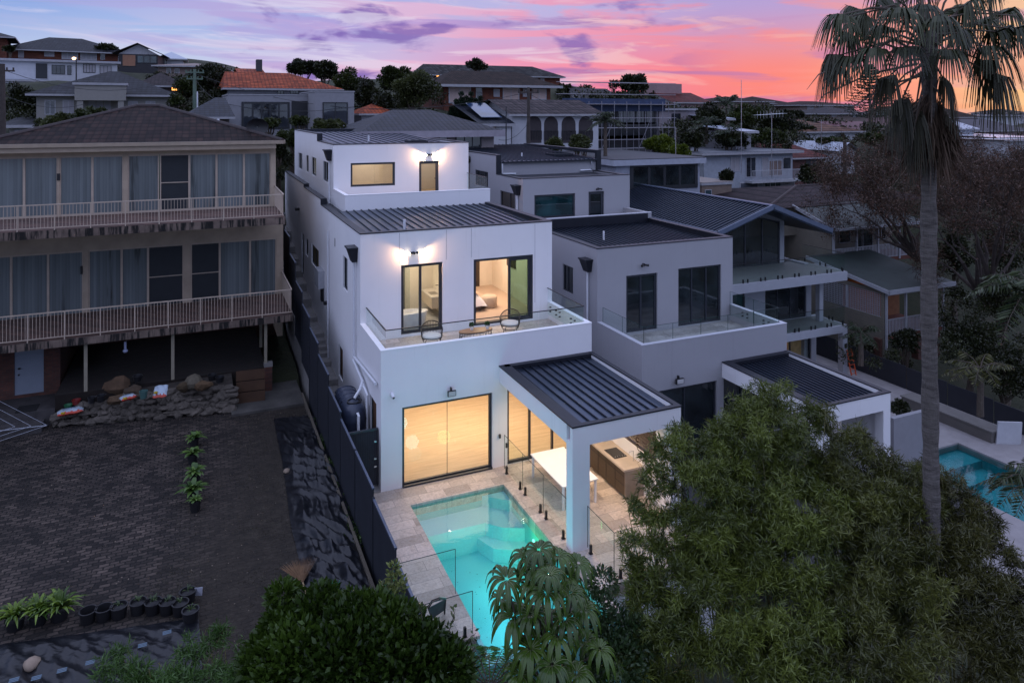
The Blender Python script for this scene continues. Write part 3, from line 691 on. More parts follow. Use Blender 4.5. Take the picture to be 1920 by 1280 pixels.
    dd = MB(); dd.box(7.33, 6.1, 5.2, 7.39, 7.0, 6.3).box(5.0, 8.84, 3.9, 5.35, 8.9, 6.1).box(6.2, 8.85, 3.9, 6.75, 8.9, 6.1); dd.build('inner_door', plain('walnut', (.05, .035, .03), .5), T)
    # bathroom fittings
    bt = MB(); n = 20
    for i in range(2):
        pass
    bt.lathe((0, 0, 0), [(.55, 0), (.62, .05), (.70, .5), (.72, .56), (.68, .57), (.62, .5), (.52, .12), (.3, .08)], 28)
    bt.v = [(1.95+v[0]*1.15, 4.05+v[1]*.52, 3.9+v[2]) for v in bt.v]
    bt.build('bathtub', plain('bath_white', (.85, .83, .8), .2), T, smooth=True)
    vn = MB(); vn.box(3.1, 4.6, 4.3, 3.7, 6.0, 4.72); vo = vn.build('vanity', plain('vanity_oak', (.55, .45, .35), .5), T)
    MB().box(3.08, 4.58, 4.72, 3.7, 6.02, 4.76).build('vanity_top', plain('stone_top', (.62, .56, .5), .3), vo)
    MB().box(3.2, 5.0, 4.761, 3.5, 5.45, 4.765).build('basin', plain('basin_dark', (.2, .17, .14), .3), vo)
    tp = MB(); tp.tube([(3.62, 5.2, 4.76), (3.62, 5.2, 5.05), (3.45, 5.2, 5.07)], .018, 8); tp.build('tap', BLACK, vo)
    sh = MB(); sh.box(1.2, 6.36, 3.9, 2.5, 6.4, 6.7); sh.build('stone_panel', TRAVG, T)
    mr = MB(); mr.lathe((0, 0, 0), [(.34, 0), (.35, .01), (.34, .02)], 28); mr.v = [(3.66-v[2], 5.25+v[0]*.8, 5.85+v[1]*1.25) for v in mr.v]
    mr.build('mirror', plain('mirror', (.7, .72, .72), .05, metal=1.0), T, smooth=True)
    MB().box(2.3, 4.9, 3.9, 2.31, 6.3, 5.9).build('shower_screen', GLASS, T)
    # terrace-storey room
    r = MB(); r.box(.94, 15.6, 7.8, X1-.26, 15.7, 10.1).box(.94, 13.07, 10.1, X1-.26, 15.7, 10.2).box(4.55, 13.07, 7.8, 4.62, 15.6, 10.1).box(7.35, 13.07, 7.8, 7.39, 15.6, 10.1)
    r.box(3.3, 15.55, 7.8, 3.8, 15.6, 10.1); r.build('room_wall', plain('sand_wall', (.70, .62, .52), .9, var=.03), T)
    MB().box(.94, 12.9, 7.7, X1-.26, 27.5, 7.8).build('room_floor', FLOORB, T)
    MB().box(.94, 15.7, 10.1, X1-.26, 27.9, 10.2).build('ceiling', WHITE, T)
    # ---- the covered patio
    p = MB()
    p.box(4.06, -4.86, 2.86, 4.40, -.0, 3.40).box(4.06, -5.2, 2.86, 7.66, -4.86, 2.97).box(4.06, -5.2, 2.97, 7.66, -5.06, 3.40).box(4.06, -5.2, 0, 4.60, -4.84, 2.86)
    wall_x(p, -4.86, 0, -.02, 3.40, 7.52, 7.66, [(-4.16, -2.0, 1.35, 2.45)]); p.box(7.30, -5.2, 0, 7.66, -4.86, 2.86)
    p.box(4.06, -5.2, -2.6, 7.66, -5.05, -.15)
    p.build('patio_frame', WHITE, T)
    pc = MB(); pc.box(4.40, -4.86, 2.90, 7.52, 0, 2.97); pc.build('patio_ceiling', WHITECAP, T)
    sheet_roof(T, 4.41, 7.51, -5.05, -.22, 3.26, 3.30, .29, 'patio_roof')
    c2 = MB(); c2.box(4.04, -5.22, 3.40, 7.68, -5.05, 3.44).box(4.04, -5.05, 3.40, 4.41, 0, 3.44).box(7.51, -5.05, 3.40, 7.68, 0, 3.44).box(4.20, -.22, 3.16, 7.54, 0, 3.44)
    c2.box(4.40, -5.06, 3.05, 7.5, -4.88, 3.40) if False else None
    c2.build('coping', FLASH, T)
    # louvre in the kitchen wall
    lv = MB(); y0, y1, z0, z1 = -4.16, -2.0, 1.35, 2.45
    lv.box(7.53, y0, z0, 7.60, y0+.06, z1).box(7.53, y1-.06, z0, 7.60, y1, z1).box(7.53, y0+.06, z0, 7.60, y1-.06, z0+.06).box(7.53, y0+.06, z1-.06, 7.60, y1-.06, z1).box(7.53, -3.12, z0+.06, 7.60, -3.02, z1-.06)
    for k in range(10):
        z = z0+.12+k*.1; lv.extr([(7.52, y0+.06, z), (7.60, y0+.06, z+.07), (7.60, y0+.06, z+.08), (7.52, y0+.06, z+.01)], (0, y1-y0-.12, 0))
    lv.build('louvre', plain('louvre_bronze', (.05, .035, .03), .4), T)
    # ---- wall lamps
    lampw = emit('lamp_glow', (1, .80, .55), 30)
    for (x, y, z, pw) in ((1.96, 3.16, 6.86, 62), (5.50, 12.82, 9.86, 105)):
        b = MB(); b.tube([(x, y, z), (x, y-.10, z)], .05, 10)
        for sx in (-1, 1): b.tube([(x+sx*.05, y-.11, z+.03), (x+sx*.17, y-.14, z+.0)], [.035, .05], 10)
        bo = b.build('wall_lamp', BLACK, T, smooth=True)
        q = MB()
        for sx in (-1, 1): q.blob((x+sx*.19, y-.145, z-.005), (.045, .045, .045), 3, .0, 2)
        q.build('bulb', lampw, bo, smooth=True)
        for sx in (-1, 1): spot('wall_lamp_beam', (x+sx*.24, y-.16, z), (sx*1.0, .30, -.62), pw, (1, .56, .27), 136, .45, .05)
    # ---- room lights
    dl = emit('downlight', (1, .85, .62), 45)
    q = MB()
    for (x, y) in ((1.2, 1.9), (2.93, 1.9), (1.2, 4.2), (2.93, 4.2), (5.6, 1.4), (5.6, 3.8)): q.tube([(x, y, 2.80), (x, y, 2.785)], .055, 12)
    q.build('downlight', dl, T)
    area('room_light', (3.8, 3.2, 2.7), 5.5, 230, (1, .73, .53), sy=4.0)
    q = MB()
    for (x, y) in ((4.75, -.45), (5.0, -1.6), (6.5, -1.3), (5.2, -3.6), (6.5, -3.6)): q.tube([(x, y, 2.90), (x, y, 2.888)], .05, 12)
    q.build('downlight', dl, T)
    for (x, y) in ((5.2, -1.3), (6.5, -1.3), (5.2, -3.6), (6.5, -3.6)): spot('patio_downlight', (x, y, 2.87), (0, 0, -1), 95, (1, .70, .46), 150, .6, .06)
    area('bath_light', (1.9, 4.9, 6.65), 1.6, 75, (1, .78, .58))
    area('bed_light', (5.6, 6.0, 6.65), 2.2, 150, (1, .76, .56), sy=3.0)
    area('passage_light', (5.0, 9.6, 6.6), .5, 16, (1, .76, .56))
    area('terrace_room_light', (2.8, 14.4, 10.0), 1.6, 34, (1, .78, .60)); area('terrace_room_light', (6.0, 14.4, 10.0), 1.0, 18, (1, .80, .66))
    point('stair_lamp', (1.8, 21.6, 9.2), 5, (1, .8, .45)); point('stair_lamp', (1.6, 19.2, 9.3), 5, (1, .8, .45))
white_house()
# ================================================================== the second house, unlit
H2 = thing('white_house', 'unlit white-rendered house coloured dim, with stepped flat dark roofs, right of the glowing one', 'house', (13.6, 6, -1.1))
def second_house():
    T = H2; XL, XR, G = 10.0, 17.15, -1.12
    g = MB()
    wall_y(g, XL, XR, -2.4, 3.24, .28, .45, [(10.6, 13.51, -1.1, 1.42), (13.85, 16.9, -1.1, 1.5)])
    wall_x(g, .45, 3.58, -3, 3.24, XL, XL+.17); wall_x(g, 3.58, 28, -3, 6.30, XL, XL+.25, [(5.7, 6.7, 3.9, 5.1)])
    wall_x(g, .45, 3.58, -3, 3.24, XR-.17, XR); wall_x(g, 3.58, 10, -3, 6.30, XR-.25, XR); wall_x(g, 10, 28, -3, 6.1, XR-.25, XR)
    wall_y(g, XL+.25, XR-.25, 2.5, 6.30, 3.58, 3.83, [(11.42, 13.01, 2.60, 5.05), (14.12, 16.49, 2.56, 5.12)])
    g.build('wall', DIMWHITE, T)
    u = MB(); bx, by, br = 10.62, 12.45, 17.35
    wall_y(u, bx, br, 5.9, 8.46, by, by+.25, [(11.3, 13.8, 6.28, 7.56), (14.65, 15.65, 5.95, 7.6)])
    wall_x(u, by+.25, 16.2, 5.9, 8.42, bx, bx+.25, [(13.5, 15.6, 6.65, 7.55)]); wall_x(u, 16.2, 27, 5.9, 9.5, bx, bx+.25, [(17.5, 19.7, 7.5, 8.45)])
    wall_y(u, bx+.25, br, 8.3, 9.12, 16.2, 16.45); wall_x(u, by+.25, 27, 5.9, 8.42, br-.25, br)
    u.box(XL+.25, 10.0, 6.0, XR, 10.17, 6.62); u.box(XR-.2, 10.17, 5.8, XR, by, 6.62)
    u.build('terrace_storey', DIMWHITE, T)
    MB().box(XL+.25, 10.17, 5.7, XR-.2, by, 5.9).build('terrace_floor', TRAVG, T)
    MB().box(XL+.17, .45, 2.3, XR-.17, 3.58, 2.52).build('balcony_floor', TRAVG, T)
    coping(T, [(XL, .28, XR, .45, 3.24), (XL, .47, XL+.17, 3.56, 3.24), (XR-.17, .47, XR, 3.56, 3.24)], DIMCAP, 'parapet_top', .025, .01)
    coping(T, [(XL+.25, 10.0, XR, 10.17, 6.62)], DIMCAP, 'parapet_top', .03, .01)
    glass_rail(T, [(XL+.22, 3.5), (XL+.22, .5), (XR-.22, .5), (XR-.22, 3.5)], 2.8, 3.86, rail=False, panel=1.4)
    f = MB()
    for y in (1.1, 1.4, 2.4, 2.7):
        for z in (2.95, 3.1): f.tube([(XR-.25, y, z), (XR-.17, y, z)], .025, 8)
    f.build('glass_fixing', BLACK, T)
    sheet_roof(T, XL+.25, XR-.25, 3.83, 10.0, 6.02, 6.12, .25)
    sheet_roof(T, bx+.25, br-.02, 16.0, 27, 9.16, 9.62, .3)
    MB().box(bx+.25, by+.25, 8.2, br-.25, 16.2, 8.33).build('side_roof', FLASH, T)
    c = MB(); c.box(XL-.02, 3.56, 6.30, XR+.02, 3.85, 6.34).box(XL-.02, 3.85, 6.30, XL+.27, 10.0, 6.34).box(XR-.27, 3.85, 6.30, XR+.02, 10.0, 6.34)
    c.box(bx-.02, by-.02, 8.46, br+.02, by+.27, 8.5).box(bx-.02, by+.27, 8.42, bx+.27, 16.2, 8.47).box(br-.27, by+.27, 8.42, br+.02, 16.6, 8.47)
    c.box(bx-.02, 16.1, 8.47, bx+.27, 16.2, 9.5).box(bx-.02, 16.1, 9.5, bx+.27, 27, 9.56).box(br-.05, 16.1, 8.47, br+.28, 16.3, 9.5).box(br-.05, 16.1, 9.5, br+.28, 27, 9.7)
    c.box(bx+.3, 15.98, 9.06, br-.02, 16.06, 9.16)
    c.build('coping', FLASH, T)
    fi = MB(); fi.box(XL+.252, 9.97, 6.1, XR-.25, 9.998, 6.6).box(XR-.262, 3.84, 6.0, XR-.25, 9.97, 6.3); fi.build('roof_flashing', FLASH, T)
    for x, y, z, h in ((12.0, 6.4, 6.0, .5), (13.3, 18.5, 9.2, .3)): MB().tube([(x, y, z), (x, y, z+h)], .045, 8).build('vent_pipe', PVC, T, smooth=True)
    sk = MB(); sk.box(15.2, 17.8, 9.28, 16.6, 19.0, 9.42); so_ = sk.build('skylight', FLASH, T); MB().box(15.3, 17.9, 9.42, 16.5, 18.9, 9.435).build('pane', DGLASS, so_)
    d = MB(); d.tube([(bx+.35, 16.1, 9.05), (bx+.35, 16.1, 8.45), (bx+1.2, 16.1, 8.42)], .05, 8); d.tube([(br-.4, 16.1, 9.05), (br-.4, 16.1, 8.5), (br-1.2, 16.1, 8.47)], .05, 8); d.build('downpipe', PVC, T, smooth=True)
    win_y(T, 10.6, 13.51, -1.1, 1.42, .28, (12.0,), DGLASS, fr=.08, name='sliding_door'); win_y(T, 13.85, 16.9, -1.1, 1.5, .28, (14.8, 15.8), DGLASS, fr=.08, name='sliding_door')
    win_y(T, 11.42, 13.01, 2.60, 5.05, 3.58, (12.2,), DGLASS, fr=.11, name='sliding_door'); win_y(T, 14.12, 16.49, 2.56, 5.12, 3.58, (14.9, 15.7), DGLASS, fr=.09, name='sliding_door')
    win_y(T, 11.3, 13.8, 6.28, 7.56, by, (), glass_dark('teal_glass', (.012, .045, .05)), fr=.1); win_y(T, 14.65, 15.65, 5.95, 7.6, by, (), DGLASS, fr=.16, name='terrace_door')
    win_x(T, 5.7, 6.7, 3.9, 5.1, XL, (6.3,)); win_x(T, 13.5, 15.6, 6.65, 7.55, bx, (14.3,), gl=glass_dark('amber_glass', (.05, .03, .012))); win_x(T, 17.5, 19.7, 7.5, 8.45, bx, (18.2, 19.0))
    rainhead(T, XL, 3.95, 5.75, 1.45); rainhead(T, bx, 12.7, 8.05, 6.6)
    pp = MB(); pp.tube([(XL-.07, 3.9, 1.3), (XL-.07, .6, 1.5)], .05, 8); pp.build('wall_pipe', PVC, T, smooth=True)
    fl = MB(); fl.box(11.45, .1, .0+1.62, 11.8, .18, 1.82).box(11.6, .18, 1.78, 11.64, .28, 1.9); fo = fl.build('floodlight', BLACK, T); MB().box(11.48, .088, 1.64, 11.77, .1, 1.80).build('lens', plain('led_grey', (.5,)*3, .3), fo)
    for (x, y, z) in ((12.27, 3.58, 5.47), (15.25, by, 7.75)):
        b = MB(); b.tube([(x, y, z), (x, y-.1, z)], .06, 10)
        for s in (-1, 1): b.tube([(x+s*.05, y-.12, z), (x+s*.18, y-.18, z-.02)], [.04, .055], 10)
        b.build('wall_lamp', BLACK, T, smooth=True)
    # covered patio
    p = MB(); p.box(13.77, -4.2, 1.5, 14.1, .28, 2.09).box(13.77, -4.55, 1.5, 17.2, -4.2, 1.6).box(13.77, -4.55, 1.6, 17.2, -4.40, 2.09).box(13.77, -4.55, -2.5, 14.3, -4.2, 1.5).box(16.85, -4.55, -2.5, 17.2, -4.2, 1.5)
    p.box(17.02, -4.2, -2.5, 17.2, -2.6, 2.09).box(17.02, -2.6, 1.5, 17.2, .28, 2.09); p.box(13.1, -.05, -2.4, 13.77, .28, 1.5) if False else None
    p.build('patio_frame', WHITE, T)
    MB().box(14.1, -4.2, 1.52, 17.02, .28, 1.6).build('patio_ceiling', WHITECAP, T)
    sheet_roof(T, 14.11, 17.01, -4.39, .02, 1.94, 1.98, .2, 'patio_roof')
    c = MB(); c.box(13.75, -4.57, 2.09, 17.22, -4.39, 2.13).box(13.75, -4.39, 2.09, 14.11, .278, 2.13).box(17.01, -4.39, 2.09, 17.22, .278, 2.13).box(14.11, .03, 1.9, 17.01, .278, 2.12); c.build('coping', FLASH, T)
    MB().box(10, -7, -2.5, 18.5, .28, G).build('patio_slab', plain('dark_slate_paving', (.035, .035, .038), .7, var=.3), T)
second_house()
# ================================================================== the third house: gabled, glass-fronted
H3 = thing('modern_house', 'pale modern house with a dark ribbed gable roof and three levels of wide glass doors', 'house', (24, 12, -3.4))
def third_house():
    T = H3; W = plain('pale_blue_render', (.33, .345, .38), .8, var=.04)
    yb = 9.9
    w = MB()
    for z0, z1 in ((2.3, 2.81), (-.70, -.28)): w.box(19.0, 7.8, z0, 29.2, yb+.3, z1)
    wall_y(w, 19.0, 29.0, -3.6, -.7, yb, yb+.25, [(23.6, 28.6, -3.55, -1.0)])
    wall_y(w, 19.0, 28.6, -.28, 2.3, yb, yb+.25, [(22.3, 23.5, .1, 1.75), (25.0, 28.2, -.25, 2.1)])
    w.box(28.85, 7.8, -3.6, 29.2, 8.15, -.7); w.box(28.2, yb-1.0, -.28, 28.5, yb-.7, 2.3)
    w.box(28.3, yb+.25, -3.6, 28.6, 26, 2.9); w.box(19.0, yb+.25, -3.6, 19.3, 26, 5.0)
    w.build('wall', W, T)
    MB().box(19.0, 7.95, 2.81, 29.05, 11.2, 2.825).box(19.0, 7.95, -.28, 29.05, yb, -.265).build('balcony_tiles', plain('grey_green_tile', (.13, .145, .14), .6, var=.1), T)
    # gable front: apex and eaves at their measured places
    A = Yp(1443, 386, 9.3); Le = Yp(1340, 436, 9.3); Re = Yp(1553, 431, 9.3); yf = 11.2
    def q(p, y): return np.array([p[0], y, p[2]])
    g = MB(); zt = 2.81
    g.extr([(Le[0]+.9, yf, zt), (Re[0]-1.6, yf, zt), (Re[0]-1.6, yf, Re[2]+.45), (A[0], yf, A[2]-.25), (Le[0]+.9, yf, Le[2]+.2)], (0, .2, 0))
    g.build('gable_wall', W, T)
    d = MB(); xa, xb = Le[0]+1.1, Re[0]-2.1
    def zt_(x):
        return (A[2]-.75) - (A[0]-x)*(A[2]-Le[2])/(A[0]-Le[0])*.6 if x < A[0] else (A[2]-.75) - (x-A[0])*.22
    n = 4; xs = [xa+(xb-xa)*i/n for i in range(n+1)]
    fr = MB()
    for i in range(n+1): fr.box(xs[i]-.05, yf-.10, zt, xs[i]+.05, yf-.02, zt_(xs[i]))
    for i in range(n): fr.extr([(xs[i]+.05, yf-.09, zt_(xs[i])-.1), (xs[i+1]-.05, yf-.09, zt_(xs[i+1])-.1), (xs[i+1]-.05, yf-.09, zt_(xs[i+1])), (xs[i]+.05, yf-.09, zt_(xs[i]))], (0, .06, 0)); fr.box(xs[i]+.05, yf-.09, zt, xs[i+1]-.05, yf-.03, zt+.08)
    fo = fr.build('glazed_gable', CHAR, T)
    p = MB()
    for i in range(n): p.extr([(xs[i]+.05, yf-.06, zt+.08), (xs[i+1]-.05, yf-.06, zt+.08), (xs[i+1]-.05, yf-.06, zt_(xs[i+1])-.1), (xs[i]+.05, yf-.06, zt_(xs[i])-.1)], (0, .01, 0))
    p.build('pane', glass_dark('grey_glass', (.02, .024, .028)), fo)
    r = MB(); yb2 = 26.0; t = np.array([0, 0, -.22])
    r.extr([q(Le, 9.0), q(A, 9.0), q(A, 9.0)+t, q(Le, 9.0)+t], (0, yb2-9.0, 0)); r.extr([q(A, 9.0), q(Re, 9.0), q(Re, 9.0)+t, q(A, 9.0)+t], (0, yb2-9.0, 0))
    ro = r.build('roof', METAL, T)
    rb = MB(); y = 9.3
    while y < yb2:
        rb.bar(q(Le, y)+[0, 0, .03], q(A, y)+[0, 0, .03], .05, .06); rb.bar(q(A, y)+[0, 0, .03], q(Re, y)+[0, 0, .03], .05, .06); y += .32
    rb.build('rib', METALRIB, ro)
    bg = MB(); bg.bar(q(Le, 8.98), q(A, 8.98), .08, .26); bg.bar(q(A, 8.98), q(Re, 8.98), .08, .26); bg.bar(q(A, 9)+[0, 0, .05], q(A, yb2)+[0, 0, .05], .3, .06); bg.bar(q(Le, 9.05), q(Le, yb2), .14, .12); bg.build('barge', plain('barge_blue', (.13, .16, .23), .4, metal=.4), ro)
    win_y(T, 25.0, 28.2, -.25, 2.1, yb, (26.0, 27.0), glass_dark('grey_glass', (.02, .024, .028)), fr=.08, name='sliding_door'); win_y(T, 22.3, 23.5, .1, 1.75, yb, (), glass_dark('teal_glass', (.012, .045, .05)), fr=.07)
    win_y(T, 23.6, 28.6, -3.55, -1.0, yb, (24.4, 25.6, 27.0), GLASS, fr=.08, name='sliding_door')
    rm = MB(); rm.box(19.3, 13.5, -3.6, 28.3, 13.7, -.7).box(25.2, 10.6, -3.6, 25.5, 13.5, -.7).box(27.2, 10.4, -3.6, 28.3, 10.6, -.9); rm.build('room_wall', plain('amber_wall', (.55, .34, .14), .8, var=.2), T)
    MB().box(19.0, 7.8, -3.75, 29.2, 14, -3.6).build('ground_floor', TRAVG, T)
    area('amber_room', (25.4, 11.6, -.8), 1.5, 42, (1, .55, .2))
    glass_rail(T, [(19.3, 7.9), (29.1, 7.9), (29.1, yb+1.2)], 2.86, 3.85, panel=1.3, fins=True)
    glass_rail(T, [(19.3, 7.9), (29.1, 7.9), (29.1, yb)], -.22, .76, panel=1.3, fins=True)
    sl_ = MB(); sl_.box(28.98, 7.78-.06, -1.6, 29.08, 7.8, -1.35); sl_.build('wall_lamp', BLACK, T)
third_house()
lad = thing('ladder', 'orange ladder leaning on the white post of the gabled house', 'ladder', Yp(1603, 706, 7.5), 0)
a = Yp(1592, 655, 7.7); b = Yp(1601, 704, 7.3); mb = MB()
for dx in (-.18, .18): mb.bar(a+[dx, 0, 0], b+[dx, 0, 0], .05)
for k in range(6): c = a+(b-a)*(k+.5)/6; mb.bar(c+[-.18, 0, 0], c+[.18, 0, 0], .03)
mb.build('frame', plain('orange_ladder', (.55, .08, .02), .5), lad)
# ================================================================== terrace and pool
def poolbits():
    PX0, PX1, PY0, PY1 = .65, 3.75, -7.75, -1.1
    t = MB(); z0, z1 = -.35, 0
    t.box(-1.05, -7.05, z0, PX0, 0, z1).box(PX0, PY1, z0, PX1, 0, z1).box(PX1, -7.7, z0, 4.06, 0, z1).box(4.06, -6.75, z0, 7.66, 0, z1)
    props(t.build('terrace', TRAV), kind='structure')
    mb = MB(); mb.box(-1.05, -7.0, -2.6, PX0-.16, -6.85, -.36).box(3.9, -6.72, -2.6, 7.66, -6.6, -.36).box(PX0-.16, -6.99, -2.6, PX0, -6.9, -.36)
    tag = thing('retaining_wall', 'blue-grey rendered wall holding up the front edge of the travertine pool terrace', 'wall', (3, -6.8, -2.4)); mb.build('render_face', WHITE, tag)
    # pool shell
    m, nt, N, L, bs = new_mat('pool_mosaic')
    n1 = tex(nt, 'Noise', geo_pos(nt), Scale=60, Detail=3, Roughness=.8); n2 = tex(nt, 'Voronoi', geo_pos(nt), Scale=45)
    c = rampn(nt, n1.outputs[0], [(.3, (.14, .50, .50)), (.7, (.30, .74, .72))]); c = mixc(nt, 1.0, c, rampn(nt, n2.outputs['Distance'], [(0, (.4, .6, .65)), (.2, (1, 1, 1))]), 'MULTIPLY')
    L.new(c, bs.inputs['Base Color']); bs.inputs['Roughness'].default_value = .5; MOS = m
    pool = thing('swimming_pool', 'glowing turquoise swimming pool with underwater corner steps in front of the lit house', 'pool', (2.2, -4.3, -1.5))
    s = MB(); dz = -1.35
    s.box(PX0-.15, PY0-.15, dz-.15, PX1+.15, PY1+.15, dz); s.box(PX0-.15, PY0, dz, PX0, PY1, -.352).box(PX1, PY0, dz, PX1+.15, PY1, -.352).box(PX0-.15, PY1, dz, PX1+.15, PY1+.15, -.352)
    s.box(PX0-.15, PY0-.15, dz, PX1+.15, PY0, -.07); s.box(PX0-.1, PY0, -.352, PX0, -7.05, -.07)
    s.build('shell', MOS, pool)
    st = MB(); st.prism([(PX0, PY1), (PX0, -2.0), (2.75, -2.0), (3.15, -2.45), (PX1, -2.75), (PX1, PY1)], dz, -.55)
    st.prism([(3.0, PY1), (PX1, PY1), (PX1, -1.75)], -.55, -.22)
    st.prism([(2.9, -2.0), (3.15, -2.45), (PX1, -2.75), (PX1, -3.3), (2.75, -2.7), (2.5, -2.0)], dz, -.95)
    lst = plain('pool_step', (.55, .82, .80), .5, var=.08, nscale=20); st.build('step', lst, pool)
    rim = MB(); rim.box(PX0-.004, PY1-.006, -.34, PX1, PY1-.002, -.005) if False else None
    w = MB(); w.box(PX0, PY0, -.10, PX1, PY1, -.075)
    m, nt, N, L, bs = new_mat('pool_water'); N.remove(bs); out = N['Material Output']
    fr = N.new('ShaderNodeFresnel'); fr.inputs[0].default_value = 1.33; tr = N.new('ShaderNodeBsdfTransparent'); tr.inputs[0].default_value = (.74, .98, .98, 1)
    gl = N.new('ShaderNodeBsdfGlossy'); gl.inputs['Roughness'].default_value = .03
    n1 = tex(nt, 'Noise', geo_pos(nt), Scale=4.5, Detail=2); bn = bumpn(nt, n1.outputs[0], .06, .05); L.new(bn, gl.inputs['Normal']); L.new(bn, fr.inputs['Normal'])
    mx = N.new('ShaderNodeMixShader'); L.new(fr.outputs[0], mx.inputs[0]); L.new(tr.outputs[0], mx.inputs[1]); L.new(gl.outputs[0], mx.inputs[2]); L.new(mx.outputs[0], out.inputs[0])
    w.v = [(x, y, max(z, -.075)) for x, y, z in w.v]; w.f = [(4, 5, 6, 7)]; w.m = [0]
    props(w.build('water', m), kind='structure')
    lf = MB(); rn = random.Random(4)
    for k in range(70):
        x, y = rn.uniform(PX0+.1, PX1-.1), rn.uniform(PY0+.3, -2.6); a = rn.uniform(0, 6.3); r = rn.uniform(.012, .028)
        lf.face([(x+r*math.cos(a+t_)*(1 if t_ in (0, math.pi) else .5), y+r*math.sin(a+t_)*(1 if t_ in (0, math.pi) else .5), dz+.004) for t_ in (0, 1.57, math.pi, 4.71)])
    props(lf.build('leaf_litter', plain('wet_leaf', (.03, .05, .03), .7)), 'small dark leaves scattered over the turquoise pool floor', 'leaves', None, 'stuff')
    # underwater lamps: two cyan, one green, set in the walls
    lens = emit('pool_lens', (.5, 1, .9), 1.0)
    q = MB()
    for (x, y) in ((PX1-.01, -3.4), (PX1-.01, -6.2), (PX0+.01, -5.2)): q.tube([(x-.012, y, -.6), (x+.012, y, -.6)], .07, 12)
    q.build('pool_lamp', lens, pool)
    for (x, y, z, p_, c) in ((3.35, -3.6, -.45, 9, (.25, 1, .28)), (2.2, -5.6, -.5, 26, (.10, .82, .95)), (2.2, -4.0, -.6, 17, (.12, .85, .88)), (2.1, -7.0, -.5, 22, (.06, .8, .98)), (1.9, -2.6, -.38, 3.5, (.15, .9, .88))):
        point('pool_lamp_light', (x, y, z), p_, c, .25)
    return pool
poolbits()
# glass pool fence
gf = thing('glass_pool_fence', 'frameless glass pool fence on black spigots between the pool and the covered patio', 'fence', (4.13, -3, 0))
glass_rail(gf, [(4.10, -.35), (4.14, -4.7)], .09, 1.22, rail=False, panel=1.42, fins=True, name='glass_panel')
glass_rail(gf, [(4.5, -5.25), (4.5, -6.62), (7.5, -6.62)], .09, 1.22, rail=False, panel=1.5, fins=True, name='glass_panel')
h = MB(); h.box(4.05, -.62, .1, 4.09, -.56, .25).box(4.05, -.62, .9, 4.09, -.56, 1.05).box(4.03, -.08, 1.0, 4.09, -.02, 1.12); h.build('hinge', BLACK, gf)
gf2 = thing('glass_pool_fence', 'low glass panel standing across the left coping at the near end of the glowing pool', 'fence', (-.2, -6.9, 0))
glass_rail(gf2, [(-1.0, -5.6), (.55, -5.6)], .09, 1.2, rail=False, panel=2, name='glass_panel'); glass_rail(gf2, [(.5, -6.95), (-.95, -6.95)], .06, 1.0, rail=False, panel=2, fins=True, name='glass_panel')
# ================================================================== patio and balcony furniture
tb = thing('patio_table', 'long white table on slim legs under the covered patio', 'table', (5.4, -2.1, 0))
MB().box(4.75, -3.3, .71, 6.0, -1.0, .75).build('tabletop', WHITECAP, tb, bevel=.01)
for x in (4.82, 5.93):
    for y in (-3.22, -1.08): MB().box(x-.03, y-.03, .0, x+.03, y+.03, .71).build('leg', WHITECAP, tb)
kt = thing('outdoor_kitchen', 'timber-fronted outdoor kitchen bench with a black cooktop, beneath the bronze louvres', 'kitchen bench', (7.1, -2.6, 0))
k = MB(); k.box(6.84, -3.47, .08, 7.5, -1.3, .87); k.build('cabinet', plain('bronze_oak', (.065, .042, .028), .45, var=.15, stretch=(1, 1, 6)), kt)
gro = MB()
for y in (-2.9, -2.35, -1.85): gro.box(6.832, y-.008, .1, 6.84, y+.008, .86)
gro.box(6.832, -3.42, .68, 6.84, -1.3, .70).box(6.832, -3.42, .40, 6.838, -2.9, .42); gro.build('door_gap', BLACK, kt)
MB().box(6.80, -3.50, .87, 7.515, -1.28, .93).build('benchtop', plain('stone_bench', (.50, .43, .36), .35, var=.1), kt); MB().box(6.83, -3.50, .0, 7.515, -3.471, .87).build('end_panel', plain('stone_end', (.26, .22, .18), .45, var=.2), kt)
ck = MB(); ck.box(6.92, -2.75, .931, 7.38, -2.1, .945); cko = ck.build('cooktop', BLACK, kt)
kb = MB()
for i in range(5): kb.lathe((6.98+i*.085, -2.70, .945), [(.02, 0), (.018, .025)], 8)
kb.build('knob', STEEL, cko); tp = MB(); tp.tube([(7.4, -3.1, .93), (7.4, -3.1, 1.25), (7.25, -3.1, 1.25), (7.22, -3.1, 1.16)], .014, 8); tp.build('tap', STEEL, kt)
MB().box(6.84, -1.26, .0, 7.5, -.6, 2.1).build('tall_cupboard', plain('dark_cupboard', (.04, .028, .02), .25), kt)
